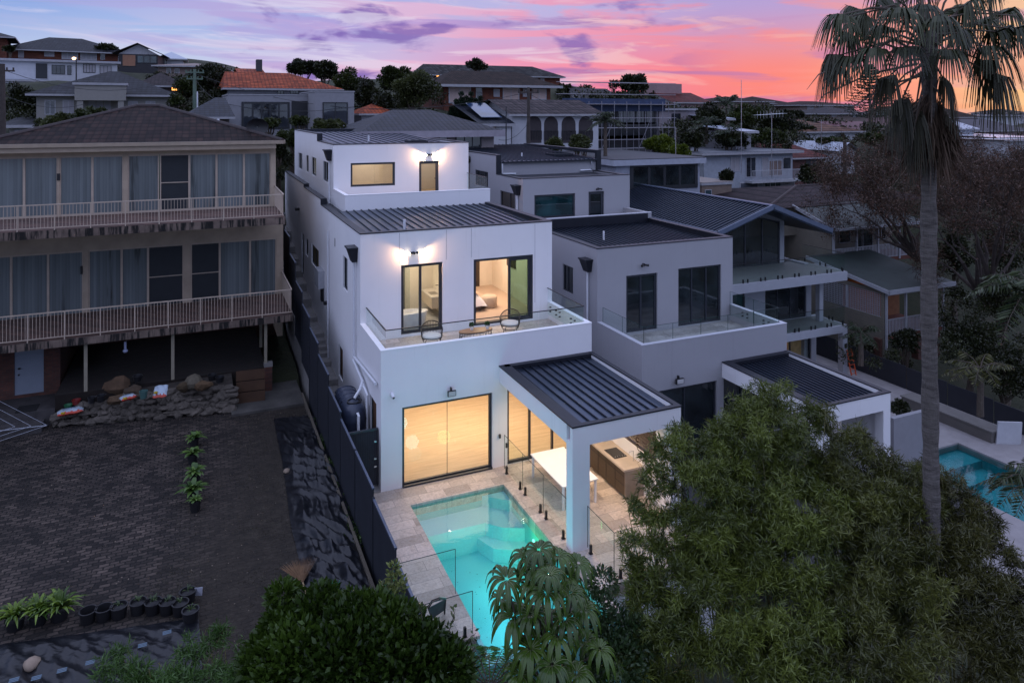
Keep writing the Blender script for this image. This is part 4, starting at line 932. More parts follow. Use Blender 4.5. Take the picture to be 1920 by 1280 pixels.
def wire_chair(x, y, z, rz, label):
    t = thing('wicker_chair', label, 'armchair', (x, y, z), rz, 'round wicker balcony chairs'); W = plain('black_wicker', (.03, .022, .018), .5)
    fr = MB(); ring = lambda r, zz, a0=0, a1=6.283, n=20, ry=1: [(r*math.cos(a0+(a1-a0)*i/n), ry*r*math.sin(a0+(a1-a0)*i/n), zz) for i in range(n+1)]
    fr.tube(ring(.36, .36), .014, 6).tube(ring(.30, .20), .012, 6); arc = [(.38*math.cos(a), .38*math.sin(a), .58+.22*max(0, math.sin(a))) for a in [R(-20)+R(220)*i/18 for i in range(19)]]
    fr.tube(arc, .018, 6); fr.tube([arc[0], (.34, -.13, .36)], .014, 6).tube([arc[-1], (-.34, -.13, .36)], .014, 6)
    fr.build('frame', W, t, local=True, smooth=True)
    wi = MB()
    for i in range(26):
        a = R(-18)+R(216)*i/25; zz = .58+.22*max(0, math.sin(a)); wi.tube([(.30*math.cos(a), .30*math.sin(a), .20), (.36*math.cos(a), .36*math.sin(a), .36), (.38*math.cos(a), .38*math.sin(a), zz)], .008, 4)
    wi.build('wickerwork', W, t, local=True)
    cs = MB(); cs.lathe((0, -.01, .30), [(.1, 0), (.30, .01), (.34, .06), (.32, .12), (.2, .15), (.02, .155)], 24); cs.build('cushion', plain('cream_cushion', (.72, .68, .62), .9, var=.05), t, local=True, smooth=True)
    for a in (45, 135, 225, 315): lg = MB(); c, s_ = math.cos(R(a)), math.sin(R(a)); lg.tube([(.26*c, .26*s_, .2), (.32*c, .32*s_, 0)], .012, 6); lg.build('leg', W, t, local=True)
    return t
wire_chair(2.22, 1.75, 3.8, R(-15), 'round wicker armchair with a cream cushion in front of the bathroom doors')
wire_chair(5.35, 2.05, 3.8, R(-35), 'round wicker armchair with a cream cushion by the open bedroom door')
ct = thing('coffee_table', 'oval timber coffee table on a black wire frame between the wicker chairs', 'table', (3.85, 1.7, 3.8))
m_ = MB(); m_.lathe((0, 0, 0), [(.60, 0), (.61, .015), (.60, .03)], 32); m_.v = [(3.85+v[0]*1.05, 1.7+v[1]*.48, 4.17+v[2]) for v in m_.v]; m_.build('tabletop', plain('warm_timber', (.42, .22, .10), .45, var=.15), ct)
m_ = MB()
for i in range(30):
    a = 6.283*i/30; m_.tube([(3.85+.60*math.cos(a), 1.7+.28*math.sin(a), 4.17), (3.85+.62*math.cos(a), 1.7+.29*math.sin(a), 3.96)], .006, 4)
for zz, rr in ((4.16, .63), (3.96, .62)): m_.tube([(3.85+rr*math.cos(6.283*i/28), 1.7+rr*.47*math.sin(6.283*i/28), zz) for i in range(29)], .011, 5)
m_.build('wire_frame', BLACK, ct)
for sx in (-1, 1):
    for sy in (-1, 1): MB().tube([(3.85+sx*.45, 1.7+sy*.2, 3.97), (3.85+sx*.52, 1.7+sy*.24, 3.8)], .011, 6).build('leg', BLACK, ct)
PL = foliage('pot_leaf', (.02, .06, .012), (.07, .14, .03))
for i, (x, y, lab) in enumerate(((3.72, 1.76, 'small green plant in a white pot, the one nearer the bathroom doors'), (4.28, 1.66, 'small green plant in a white pot, the one nearer the bedroom door'))):
    t = thing('potted_plant', lab, 'potted plant', (x, y, 4.2), 0, 'pot plants on the coffee table'); MB().lathe((x, y, 4.2), [(.05, 0), (.075, .14), (.065, .14), (.06, .11)], 16).build('pot', WHITECAP, t, smooth=True)
    P, D, _ = blob_points([(x, y, 4.38, .08)], 260, .1); leaf_mesh('leaves', PL, t, P, D, .05, .03)
bed = thing('bed', 'bed with a white quilt and beige throw seen through the open bedroom door', 'bed', (4.9, 5.6, 3.9))
MB().box(3.9, 4.9, 3.98, 5.35, 6.9, 4.2).build('base', plain('bed_base', (.05, .04, .04), .7), bed)
q = MB(); n = 18; Vs = {}
for i in range(n+1):
    for j in range(n+1):
        u, v = i/n, j/n; x = 3.87+1.62*u; y = 4.82+2.1*v; e = min(u*8, (1-u)*8, v*8, (1-v)*8, 1); z = 4.52 - .30*(1-min(1, e))**.6 + .03*math.sin(9*u+3*v)+.02*math.sin(15*v+4*u)
        Vs[i, j] = len(q.v); q.v.append((x+.06*(u > .95)+.03*math.sin(14*v)*(u > .9), y, z-.12*(u >= 1 or v <= 0)))
for i in range(n):
    for j in range(n): q.f.append((Vs[i, j], Vs[i+1, j], Vs[i+1, j+1], Vs[i, j+1])); q.m.append(0)
q.build('quilt', plain('white_quilt', (.80, .78, .84), .9, var=.03), bed, smooth=True)
q = MB(); q.v = []; n = 10
for i in range(n+1):
    for j in range(n+1): q.v.append((4.05+1.25*i/n, 5.05+.9*j/n, 4.60+.04*math.sin(i*.9)+.03*math.sin(j*1.4)-.03*(i in (0, n))))
for i in range(n):
    for j in range(n): a = i*(n+1)+j; q.f.append((a, a+n+1, a+n+2, a+1)); q.m.append(0)
q.build('throw', plain('beige_throw', (.50, .40, .30), .95, var=.06), bed, smooth=True)
ot = thing('ottoman', 'round beige ottoman at the foot of the white-quilted bed', 'ottoman', (5.85, 5.4, 3.9)); MB().lathe((5.85, 5.4, 3.9), [(.30, 0), (.34, .04), (.34, .4), (.28, .46), (.05, .47)], 24).build('seat', plain('ottoman_cloth', (.52, .42, .34), .95), ot, smooth=True)
# ================================================================== dividing fence, gate, tank and side steps
FEN = banded('ribbed_fence_sheet', (.040, .045, .058), 'y', .075, .5, 1.0, .12, .3, .4, .45)
GATE = banded('ribbed_gate_sheet', (.040, .045, .058), 'x', .075, .5, 1.0, .12, .3, .4, .45)
fence = thing('boundary_fence', 'long charcoal ribbed metal fence stepping down beside the glowing white house and its pool', 'fence', (-1.1, 0, 0))
ys = [27, 24.6, 22.2, 19.8, 17.4, 15.0, 12.6, 10.2, 7.9, 5.6, 3.2, .85, -1.5, -3.85, -6.2, -8.5, -10.9]
def ftop(y): return 2.2 if y < 2 else 2.2 + (y-2)*.17 if y < 12 else 3.9 + (y-12)*.35
for i in range(len(ys)-1):
    y1, y0 = ys[i], ys[i+1]; zt = ftop(y1) if y1 > 1 else (2.2 if i < 13 else 1.95 if i == 13 else 1.7); zb = -.3 if y1 < 9 else zt-2.6
    p = MB(); p.box(-1.115, y0+.03, zb, -1.085, y1-.03, zt-.03); p.build('panel', FEN, fence)
pm = MB(); tr = MB()
for i, y in enumerate(ys[:-1]):
    zt = ftop(y) if y > 1 else (2.2 if i < 13 else 1.95 if i == 13 else 1.7); y0 = ys[i+1]
    tr.box(-1.13, y0+.03, zt-.05, -1.07, y-.03, zt); MB().box(-1.135, y-.03, -.3 if y < 9 else zt-2.6, -1.065, y+.03, zt+.02).build('post', plain('fence_post', (.03, .035, .045), .5, metal=.3), fence)
tr.build('top_rail', plain('fence_rail', (.10, .12, .17), .4, metal=.5), fence)
kb = MB(); kb.box(-1.32, -10, -.05, -1.24, 8.9, .16)
props(kb.build('garden_edging', plain('old_sleeper', (.10, .085, .065), .9, var=.3, stretch=(1, .2, 1))), 'weathered timber edging board lying along the foot of the charcoal fence', 'edging')
gt = thing('side_gate', 'ribbed charcoal gate closing the side passage beside the water tank', 'gate', (-.5, .35, 0))
MB().box(-1.04, .30, .12, -.04, .34, 1.86).build('panel', GATE, gt); f = MB(); f.box(-1.04, .28, 1.86, -.02, .36, 1.92).box(-.06, .28, .1, -.01, .36, 1.86); f.build('frame', CHAR, gt)
l = MB()
for z in (.95, 1.5, .7): l.box(-.16, .24, z, -.08, .30, z+.05)
l.build('latch', STEEL, gt)
tk = thing('water_tank', 'slim dark blue rainwater tank with white pipes, standing in the side passage', 'water tank', (-.52, 2.3, 0))
mb = MB(); seg = 40; L_, Wd = 1.15, .40
def obl(f, z): 
    out = []
    for i in range(seg):
        a = 2*math.pi*i/seg; x = Wd*f*math.cos(a); y = Wd*f*math.sin(a)+(L_-Wd)*(1 if math.sin(a) > 0 else -1); out.append((-.52+x, 2.35+y, z))
    return out
prof = [(1, 0), (1, .5), (1.02, .53), (1, .56), (1, 1.1), (1.02, 1.13), (1, 1.16), (1, 1.75), (1.04, 1.8), (1.0, 1.86), (.97, 2.0), (.88, 2.14), (.70, 2.24), (.4, 2.30), (.08, 2.32)]
for i, (ff, z) in enumerate(prof): mb.v += obl(ff, z)
for i in range(len(prof)-1):
    for k in range(seg): a, b = i*seg+k, i*seg+(k+1) % seg; mb.f.append((a, b, b+seg, a+seg)); mb.m.append(0)
mb.f.append(tuple(range((len(prof)-1)*seg, len(prof)*seg))); mb.m.append(0)
TK = plain('tank_blue', (.035, .045, .075), .38, var=.1); mb.build('tank_body', TK, tk, smooth=True)
r = MB()
for y in (2.15, 2.5, 2.85, 3.2): r.tube([(-.52+.36*math.cos(a), y, 2.12+.20*math.sin(a)) for a in [math.pi*i/12 for i in range(13)]], .018, 6)
r.build('rib', TK, tk, smooth=True)
li = MB(); li.lathe((-.50, 1.75, 2.30), [(.24, -.05), (.24, .04), (.20, .05), (.19, .0), (.05, -.01)], 24); li.build('inlet_lid', BLACK, tk, smooth=True)
pp = MB(); pp.tube([(-.12, 3.8, 3.0), (-.12, 2.2, 2.75), (-.30, 1.85, 2.62), (-.48, 1.78, 2.4)], .05, 10); pp.tube([(-.12, 2.1, 2.7), (-.12, 1.5, 2.55), (-.12, 1.45, .1)], .05, 10); pp.tube([(-.5, 1.12, 2.15), (-.5, 1.02, 2.1), (-.5, 1.02, .1)], .05, 10)
pp.build('pipe', PVC, tk, smooth=True)
sp = MB(); z = .05; y = 3.8; stp = [(3.5, .4), (5.0, .45), (6.6, .75), (8.0, 1.0), (9.6, 1.3)]
cur = 2.2
steps = [(2.2, .15), (4.6, .45), (6.2, .75), (7.6, 1.0), (9.2, 1.2), (9.9, 1.38), (10.3, 1.55), (10.7, 1.72), (11.1, 1.9), (13.2, 2.1), (15.2, 2.5), (17.0, 2.9), (18.6, 3.25), (20.2, 3.6), (22, 4.0), (24, 4.6), (27, 5.4)]
for i in range(len(steps)-1): sp.box(-1.05, steps[i][0], -1.2, 0, steps[i+1][0], steps[i][1])
sp.box(-1.05, .0, -.4, 0, 2.2, .05)
props(sp.build('side_path', plain('pale_concrete', (.26, .25, .24), .85, var=.15, nscale=4, bump=.4)), kind='structure')
# folded chair leaning at the fence by the pool
fc = thing('folded_chair', 'folded dark mesh chair resting against the fence beside the near coping of the pool', 'chair', Zp(815, 1140, 0))
P = lambda px, py, z: Zp(px, py, z)
m_ = MB(); a, b, c, d = P(810, 1160, .12), P(834, 1143, .10), P(836, 1123, .55), P(803, 1140, .60); m_.extr([a, b, c, d], (.02, .03, .0)); m_.build('seat', plain('mesh_grey', (.06, .08, .09), .7), fc)
m_ = MB()
for o_ in (0, .05): m_.tube([a+[0, o_, 0], d+[0, o_, 0], d+[.10, o_, .12], d+[.28, o_, .14], c+[0, o_, 0], b+[0, o_, -.1]], .014, 6)
m_.build('frame', BLACK, fc, smooth=True)
# ================================================================== the old brick and cream house on the left
BRICK = bricks('red_brown_brick', (.13, .045, .03), (.075, .03, .022), (.06, .05, .045))
CREAM = plain('aged_cream_paint', (.44, .35, .26), .7, var=.14, nscale=1.5, bump=.3)
CREAML = plain('cream_rail_paint', (.46, .37, .29), .55, var=.1)
BLINDG = None
def blind_glass(name, col=(.165, .19, .195), stripe=.127):
    if name in MATS: return MATS[name]
    m, nt, N, L, bs = new_mat(name)
    g = N.new('ShaderNodeNewGeometry'); sp = N.new('ShaderNodeSeparateXYZ'); L.new(g.outputs['Position'], sp.inputs[0])
    d = N.new('ShaderNodeMath'); d.operation = 'DIVIDE'; L.new(sp.outputs[0], d.inputs[0]); d.inputs[1].default_value = stripe
    f = N.new('ShaderNodeMath'); f.operation = 'FRACT'; L.new(d.outputs[0], f.inputs[0])
    fl = N.new('ShaderNodeMath'); fl.operation = 'FLOOR'; L.new(d.outputs[0], fl.inputs[0])
    wn = N.new('ShaderNodeTexWhiteNoise'); wn.noise_dimensions = '1D'; L.new(fl.outputs[0], wn.inputs['W'])
    c = rampn(nt, wn.outputs[0], [(0, tuple(v*.80 for v in col)), (1, tuple(v*1.1 for v in col))])
    L.new(mixc(nt, 1.0, c, rampn(nt, f.outputs[0], [(0, (.55,)*3), (.1, (1,)*3), (1, (.9,)*3)]), 'MULTIPLY'), bs.inputs['Base Color'])
    big = tex(nt, 'Noise', geo_pos(nt, (1.6, 1, .12)), Scale=1.0, Detail=4, Roughness=.7); lk = bs.inputs['Base Color'].links[0].from_socket
    L.new(mixc(nt, 1.0, lk, rampn(nt, big.outputs[0], [(.34, (.35,)*3), (.42, (.9,)*3), (.65, (1.15,)*3)]), 'MULTIPLY'), bs.inputs['Base Color'])
    bs.inputs['Roughness'].default_value = .12; bs.inputs['Specular IOR Level'].default_value = .5; MATS[name] = m; return m
BLIND = blind_glass('vertical_blinds_behind_glass')
SCREEN = plain('flyscreen', (.016, .020, .025), .6, var=.15)
def stained(name):
    m, nt, N, L, bs = new_mat(name)
    n1 = tex(nt, 'Noise', geo_pos(nt, (3.2, .3, .25)), Scale=1.0, Detail=5, Roughness=.75); n2 = tex(nt, 'Noise', geo_pos(nt), Scale=2.5, Detail=6)
    c = rampn(nt, n1.outputs[0], [(.46, (.012, .010, .009)), (.53, (.17, .125, .10))]); c = mixc(nt, 1.0, c, rampn(nt, n2.outputs[0], [(.3, (.6,)*3), (.7, (1.2,)*3)]), 'MULTIPLY')
    L.new(c, bs.inputs['Base Color']); bs.inputs['Roughness'].default_value = .9; return m
STAIN = stained('stained_slab_edge')
TILEB = tiles_rows('brown_roman_tile', (.034, .018, .015), (.010, .006, .006), .155, .30, .8, 1.0)
HL = thing('brick_house', 'cream and red-brick two-storey house with long railed balconies and drawn blinds at the left', 'house', (-8, 14, 1.1))
def left_house():
    T = HL; yb, yw = 9.64, 13.6; xl = -22
    s = MB(); xr1 = Yp(550.5, 595, yb)[0]; xr0 = Yp(535.5, 410, yb)[0]
    s.box(xl, yb, 3.03, xr1, yw, 3.30); s.box(xl, yb, 7.22, xr0, yw, 7.52); s.build('balcony_slab', STAIN, T)
    dk = MB(); dk.box(xl, yb+.05, 3.30, xr1-.05, yw, 3.315); dk.box(xl, yb+.05, 7.52, xr0-.05, yw, 7.535); dk.build('balcony_tiles', bricks('balcony_tile', (.15, .085, .065), (.09, .055, .045), (.02, .018, .016), 1, .3, .3), T)
    # walls around the glazing
    ww = MB(); xc = Yp(517, 300, yw)[0]; xcl = Yp(531, 500, yw)[0]
    zu0, zu1 = Yp(505, 387, yw)[2], Yp(505, 285, yw)[2]; zl0, zl1 = Yp(515, 556, yw)[2], Yp(515, 446, yw)[2]
    ze_ = Yp(530, 264, 13.0)[2]-.17; ww.box(xl, yw, zu1, xc, yw+.25, ze_); ww.box(xl, yw, zl1, xcl, yw+.25, 7.22); ww.box(xl, yw, 7.53, xc, yw+.25, zu0); ww.box(xl, yw, 3.31, xcl, yw+.25, zl0)
    X = lambda px, y=yw, py=400: Yp(px, py, y)[0]
    for a, b in ((231, 240), (108, 112), (507.5, 517)): ww.box(X(a), yw-.02, zu0, X(b), yw+.2, zu1)
    for a, b in ((155.6, 166), (344, 358), (518, 531)): ww.box(X(a), yw-.02, zl0, X(b), yw+.2, zl1)
    ww.box(xc-.25, yw+.25, 7.22, xc, 27, ze_); ww.box(xcl-.25, yw+.25, 1.2, xcl, 27, 7.22)
    ww.build('wall', CREAM, T)
    def glazing(z0, z1, spans, screens):
        for a, b in spans:
            x0, x1 = X(a), X(b); f = MB(); w = .045; sc = (a, b) in screens; y = yw+.02
            f.box(x0, y, z0, x0+w, y+.08, z1).box(x1-w, y, z0, x1, y+.08, z1).box(x0+w, y, z0, x1-w, y+.08, z0+.09).box(x0+w, y, z1-.07, x1-w, y+.08, z1)
            if sc: f.box(x0+w, y-.01, (z0+z1)/2-.02, x1-w, y+.03, (z0+z1)/2+.02)
            fo = f.build('window', CREAML, T); MB().box(x0+w-.01, y+.04, z0+.08, x1-w+.01, y+.05, z1-.06).build('pane', SCREEN if sc else BLIND, fo)
    U = [(-75, -20), (-20, 44.8), (44.8, 108), (112, 173), (173, 231), (240, 298), (300, 355), (355, 406), (406, 457.5), (457.5, 507.5)]
    glazing(zu0, zu1, U, [(300, 355)])
    Lw = [(-110, -50), (-50, 20.6), (20.6, 90), (90, 155.6), (166, 228), (228, 277.5), (277.5, 344), (358, 412), (412, 469), (469, 518)]
    glazing(zl0, zl1, Lw, [(277.5, 344), (358, 412)])
    h = MB(); h.box(X(107), yw-.06, 9.1, X(113), yw-.02, 9.4); h.box(X(151), yw-.06, 5.0, X(155), yw-.02, 5.35); h.build('door_handle', BLACK, T)
    # balustrades
    for zb, zt, xe, n0 in ((3.42, 4.38, xr1-.08, 0), (7.62, 8.50, xr0-.08, 1)):
        r = MB(); yb2 = yb+.06; r.bar((xl, yb2, zt), (xe, yb2, zt), .05, .04).bar((xl, yb2, zb), (xe, yb2, zb), .035, .03).bar((xe, yb2, zt), (xe, yw, zt), .05, .04).bar((xe, yb2, zb), (xe, yw, zb), .035, .03)
        ro = r.build('balustrade', CREAML, T)
        b = MB(); x = xe
        while x > -13.5: b.box(x-.008, yb2-.008, zb, x+.008, yb2+.008, zt); x -= .118
        y = yb2
        while y < yw: b.box(xe-.008, y-.008, zb, xe+.008, y+.008, zt); y += .118
        x = xe-1.2
        while x > -13.5: b.box(x-.018, yb2-.018, zb-.14, x+.018, yb2+.018, zt); x -= 1.2
        b.build('baluster', CREAML, ro)
    # roof
    ye = 13.0; E = Yp(530, 264, ye); ze = E[2]; Rg = Yp(300, 199, 20.0); Rl = Yp(255, 199, 20.0); xle = Rl[0]-(E[0]-Rg[0]); yk = 27.0; zr = Rg[2]
    r = MB(); A, B, C, D_ = (xle, ye, ze+.02), (E[0], ye, ze+.02), (E[0], yk, ze+.02), (xle, yk, ze+.02); P, Q = (Rl[0], 20, zr), (Rg[0], 20, zr)
    r.face([A, B, Q, P]).face([B, C, Q]).face([C, D_, P, Q]).face([D_, A, P]); ro = r.build('roof', TILEB, T)
    c = MB(); c.tube([A, P], .10, 8).tube([B, Q], .10, 8).tube([P, Q], .11, 8).tube([C, Q], .1, 8); c.build('ridge_cap', plain('ridge_brown', (.03, .02, .02), .7, var=.3, nscale=4), ro, smooth=True)
    g = MB(); g.box(xle, ye-.12, ze-.14, E[0]+.02, ye, ze+.02).box(E[0], ye, ze-.14, E[0]+.12, yk, ze+.02); g.box(xle, ye-.02, ze-.36, E[0]-.3, yw, ze-.15); g.build('gutter', plain('gutter_cream', (.34, .27, .20), .5, var=.1), ro)
    for px, py in ((122, 236), (409, 232)):
        p = Yp(px, py, 17.0); MB().tube([(p[0], 17, p[2]-.5), (p[0], 17, p[2]+.25)], .06, 8).build('vent_pipe', PVC, T, smooth=True)
    # undercroft
    u = MB(); x0 = X(-60, 11.7, 700); xa, xb_ = X(27, 11.7, 700), X(82, 11.7, 700); xc_ = X(113, 11.7, 700)
    wall_y(u, xl, xc_, -.3, 3.03, 11.7, 11.95, [(xa, xb_, .72, 2.9)]); u.box(xc_-.25, 11.95, -.3, xc_, 16.5, 3.03); u.box(xc_, 16.3, -.3, xcl, 16.55, 3.03); u.build('brick_wall', BRICK, T)
    d = MB(); d.box(xa, 11.74, .72, xb_, 11.8, 2.9); do = d.build('door', plain('blue_white_door', (.22, .25, .30), .5, var=.05), T); hh = MB(); hh.box(xa+.12, 11.66, 1.75, xa+.2, 11.74, 1.8).box(xa+.12, 11.68, 1.5, xa+.17, 11.74, 1.55); hh.build('handle', BLACK, do)
    ps = MB()
    for px, yy in ((161, 10.0), (324, 10.0), (498, 10.0), (489, 12.8)):
        x = Yp(px, 680, yy)[0]; MB().box(x-.06, yy-.06, 1.1, x+.06, yy+.06, 3.03).build('post', plain('post_cream', (.26, .23, .17), .7, var=.1), T)
    pr = MB(); a = Yp(497, 710, 10.0)[0]; pr.box(a-.03, 9.85, 0, a+.28, 10.15, 1.12); pr.build('brick_pier', BRICK, T); MB().box(a-.05, 9.83, 1.12, a+.3, 10.17, 1.28).build('pier_cap', plain('pier_concrete', (.2, .19, .18), .8), T)
    f = MB(); f.box(X(118, 11.7), 9.95, -.3, a, 16.25, 1.10); f.build('undercroft_floor', plain('dark_soil', (.012, .008, .006), 1, var=.4, nscale=3, bump=.8, bscale=12), T)
    lm = MB(); p = Yp(235, 640, 9.9); lm.tube([p, p-[0, 0, .3]], .05, 8); lm.blob(p-[0, 0, .38], (.10, .1, .08), 2, 0.05); lm.build('porch_lamp', plain('lamp_blue', (.25, .28, .4), .3), T, smooth=True)
left_house()
di = thing('satellite_dish', 'dark satellite dish on a pole above the brown tiled roof of the dark cream house', 'satellite dish', Yp(482, 255, 15.0))
p = Yp(482, 238, 15.0); MB().tube([p-[0, 0, .9], p], .035, 8).build('pole', STEEL, di); m_ = MB(); seg = 24
for i, (r_, dd) in enumerate(((.03, .0), (.25, .03), (.42, .09), (.52, .15))):
    for k in range(seg): a = 2*math.pi*k/seg; m_.v.append((p[0]+r_*math.cos(a)+.35*0, p[1]-.1-dd, p[2]+r_*math.sin(a)*.8))
for i in range(3):
    for k in range(seg): a, b = i*seg+k, i*seg+(k+1) % seg; m_.f.append((a, b, b+seg, a+seg)); m_.m.append(0)
m_.build('dish', BLACK, di, smooth=True)
# ================================================================== left yard
m, nt, N, L, bs = new_mat('worn_cobbles_and_dirt')
b = N.new('ShaderNodeTexBrick'); nd = tex(nt, 'Noise', geo_pos(nt), Scale=2.6, Detail=3); vm = N.new('ShaderNodeVectorMath'); vm.operation = 'MULTIPLY_ADD'; L.new(nd.outputs['Color'], vm.inputs[0]); vm.inputs[1].default_value = (.16, .16, 0); L.new(geo_pos(nt, (1, 1.2, 1), (.1, 0, 0)), vm.inputs[2]); L.new(vm.outputs[0], b.inputs['Vector']); b.inputs['Brick Width'].default_value = .26; b.inputs['Row Height'].default_value = .16; b.inputs['Mortar Size'].default_value = .022; b.inputs['Scale'].default_value = 1; b.inputs['Mortar Smooth'].default_value = .6
b.inputs['Color1'].default_value = (.082, .062, .050, 1); b.inputs['Color2'].default_value = (.008, .005, .004, 1); b.inputs['Mortar'].default_value = (.005, .004, .003, 1)
n1 = tex(nt, 'Noise', geo_pos(nt), Scale=.9, Detail=8, Roughness=.7); cb = mixc(nt, 1.0, b.outputs[0], rampn(nt, n1.outputs[0], [(.3, (.35,)*3), (.5, (.8,)*3), (.7, (1.7,)*3)]), 'MULTIPLY')
n2 = tex(nt, 'Noise', geo_pos(nt), Scale=3, Detail=9, Roughness=.75); dirt = rampn(nt, n2.outputs[0], [(.3, (.008, .006, .004)), (.5, (.022, .016, .010)), (.7, (.045, .036, .026))])
g = N.new('ShaderNodeNewGeometry'); sp = N.new('ShaderNodeSeparateXYZ'); L.new(g.outputs['Position'], sp.inputs[0])
ad = N.new('ShaderNodeMath'); ad.operation = 'MULTIPLY_ADD'; L.new(sp.outputs[1], ad.inputs[0]); ad.inputs[1].default_value = -.28; L.new(sp.outputs[0], ad.inputs[2])
ad2 = N.new('ShaderNodeMath'); ad2.operation = 'MULTIPLY_ADD'; L.new(n1.outputs[0], ad2.inputs[0]); ad2.inputs[1].default_value = 2.5; L.new(ad.outputs[0], ad2.inputs[2])
mr = N.new('ShaderNodeMapRange'); L.new(ad2.outputs[0], mr.inputs[0]); mr.inputs[1].default_value = -5.2; mr.inputs[2].default_value = -2.6
L.new(mixc(nt, mr.outputs[0], cb, dirt), bs.inputs['Base Color']); bs.inputs['Roughness'].default_value = .9
hh = N.new('ShaderNodeMath'); hh.operation = 'SUBTRACT'; L.new(n2.outputs[0], hh.inputs[0]); L.new(b.outputs[1], hh.inputs[1]); L.new(bumpn(nt, hh.outputs[0], .8, .03), bs.inputs['Normal'])
YARD = m
mb = MB(); mb.box(-20, -14, -.34, -1.25, 9.9, 0); props(mb.build('courtyard_paving', YARD), kind='structure')
mb = MB(); a = Zp(440, 772, 0); mb.box(-4.1, 7.9, .003, -1.3, 16, .10); props(mb.build('concrete_path', plain('mossy_concrete', (.07, .066, .06), .9, var=.35, nscale=1.6, bump=.5, bscale=25)), kind='structure')
mb = MB(); mb.box(-20, 9.9, -.3, Yp(118, 700, 11.7)[0], 11.7, .60); mb.box(-20, 9.3, -.3, -10.7, 9.9, .3); props(mb.build('door_step', plain('step_concrete', (.05, .045, .045), .9, var=.3, nscale=3)), kind='structure')
props(MB().box(*Yp(30, 770, 10.2)[:1], 10.0, .601, Yp(70, 770, 10.2)[0], 10.7, .62).build('doormat', plain('black_mat', (.008, .008, .009), .9)), 'black rectangular doormat before the blue-white door', 'doormat')
# dry stone wall with a soil bed on top
sw = thing('stone_wall', 'low rubble stone retaining wall holding the cluttered garden bed under the dark balcony', 'wall', (-7, 9, 0))
STONE = plain('rubble_stone', (.10, .085, .07), .95, var=.5, nscale=1.7, bump=1.0, bscale=14)
rn = random.Random(3); mb = MB(); A0, B0 = Zp(102, 800, 0), Zp(437, 772, 0)
for row, zz in enumerate((.14, .40, .66, .90)):
    n = 34; top = lambda u: .45+.75*min(1, u*1.3)
    for i in range(n):
        u = (i+rn.uniform(.2, .8))/n
        if zz > top(u)+.08: continue
        q = A0+(B0-A0)*u; mb.blob((q[0], q[1]+.06*row+rn.uniform(-.03, .05), zz+rn.uniform(-.07, .07)), (rn.uniform(.12, .30), .17, rn.uniform(.09, .19)), rn.randint(0, 9999), .48, 2)
mb.build('stone', STONE, sw)
mb = MB(); mb.extr([A0+[.1, .2, 0], B0+[0, .15, 0], B0+[0, .15, 1.05], A0+[3, .2, .95], A0+[1.0, .2, .50], A0+[.3, .2, .2]], (0, 1.4, 0)); mb.build('soil', plain('bed_soil', (.035, .028, .022), 1, var=.5, nscale=4, bump=1, bscale=20), sw)
# clutter
def ybox(px, py, z): return Zp(px, py, z)
rocks = [((217, 726), 1.05, (.42, .3, .42), (.085, .05, .028), 'large brown boulder at the left of the stone wall garden bed'), ((222, 748), .85, (.30, .25, .22), (.09, .055, .03), 'squat tan boulder leaning under the largest brown boulder'), ((248, 735), 1.0, (.35, .3, .25), (.06, .04, .025), 'dark brown boulder right of the largest boulder'),
         ((363, 715), 1.3, (.32, .28, .34), (.10, .085, .06), 'grey-tan boulder standing near the right end of the bed'), ((383, 722), 1.2, (.3, .25, .2), (.10, .06, .03), 'orange-brown flat boulder right of the grey-tan one'), ((342, 726), 1.15, (.24, .2, .2), (.06, .04, .02), 'small brown boulder left of the grey-tan one')]
for (px, py), z, r_, col, lab in rocks:
    p = ybox(px, py, z); o = MB().blob(p, r_, px, .34, 2).build('boulder', plain('boulder_%d' % px, col, .95, var=.3, nscale=3, bump=.7, bscale=18)); props(o, lab, 'boulder', 'boulders on the garden bed')
def bag(px, py, z, w, d, rz, lab, tilt=0):
    t = thing('fertiliser_bag', lab, 'bag', ybox(px, py, z), rz, 'plastic bags of garden soil')
    mb = MB(); n = 12
    for k in (1, -1):
        for i in range(n+1):
            for j in range(n+1):
                u, v = i/n*2-1, j/n*2-1; e = max(0, 1-u**4)*max(0, 1-v**4); mb.v.append((u*w/2*(1+.02*math.sin(7*v)), v*d/2*(1+.02*math.sin(5*u)), .09+k*.085*e**.5+.01*math.sin(6*u+4*v)+tilt*v*d/2))
    for s_ in range(2):
        o_ = s_*(n+1)**2
        for i in range(n):
            for j in range(n): a_ = o_+i*(n+1)+j; mb.f.append((a_, a_+n+1, a_+n+2, a_+1)); mb.m.append(1 if (j < 1 or i > n-1 or (j == 1 and i % 3 == 0)) else 0)
    mb.build('bag_body', [plain('bag_white', (.42, .50, .58), .35, var=.06), plain('bag_red', (.45, .04, .015), .35, var=.2)], t, local=True, smooth=True)
    st = MB()
    for k in range(3): st.face([(-w*.3, d*(.05+.1*k), .186+tilt*d*.1*k), (w*.22, d*(.05+.1*k), .186+tilt*d*.1*k), (w*.22, d*(.09+.1*k), .186+tilt*d*.1*k), (-w*.3, d*(.09+.1*k), .186+tilt*d*.1*k)])
    st.build('print_band', plain('bag_blue_print', (.10, .17, .25), .4), t, local=True)
    y_ = MB(); y_.lathe((-w*.28, -d*.40, .12), [(.07, 0), (.07, .045)], 14); y_.build('yellow_mark', plain('bag_yellow', (.55, .38, .02), .4), t, local=True)
bag(132, 775, .55, .85, .50, .15, 'red and white soil bag drooping over the low left end of the stone wall')
bag(240, 749, .95, .55, .36, .4, 'crumpled red and white soil bag in the middle of the wall top')
bag(301, 738, 1.15, .48, .52, -.1, 'upright red and white soil bag on the wall beside the teal bucket', .5)
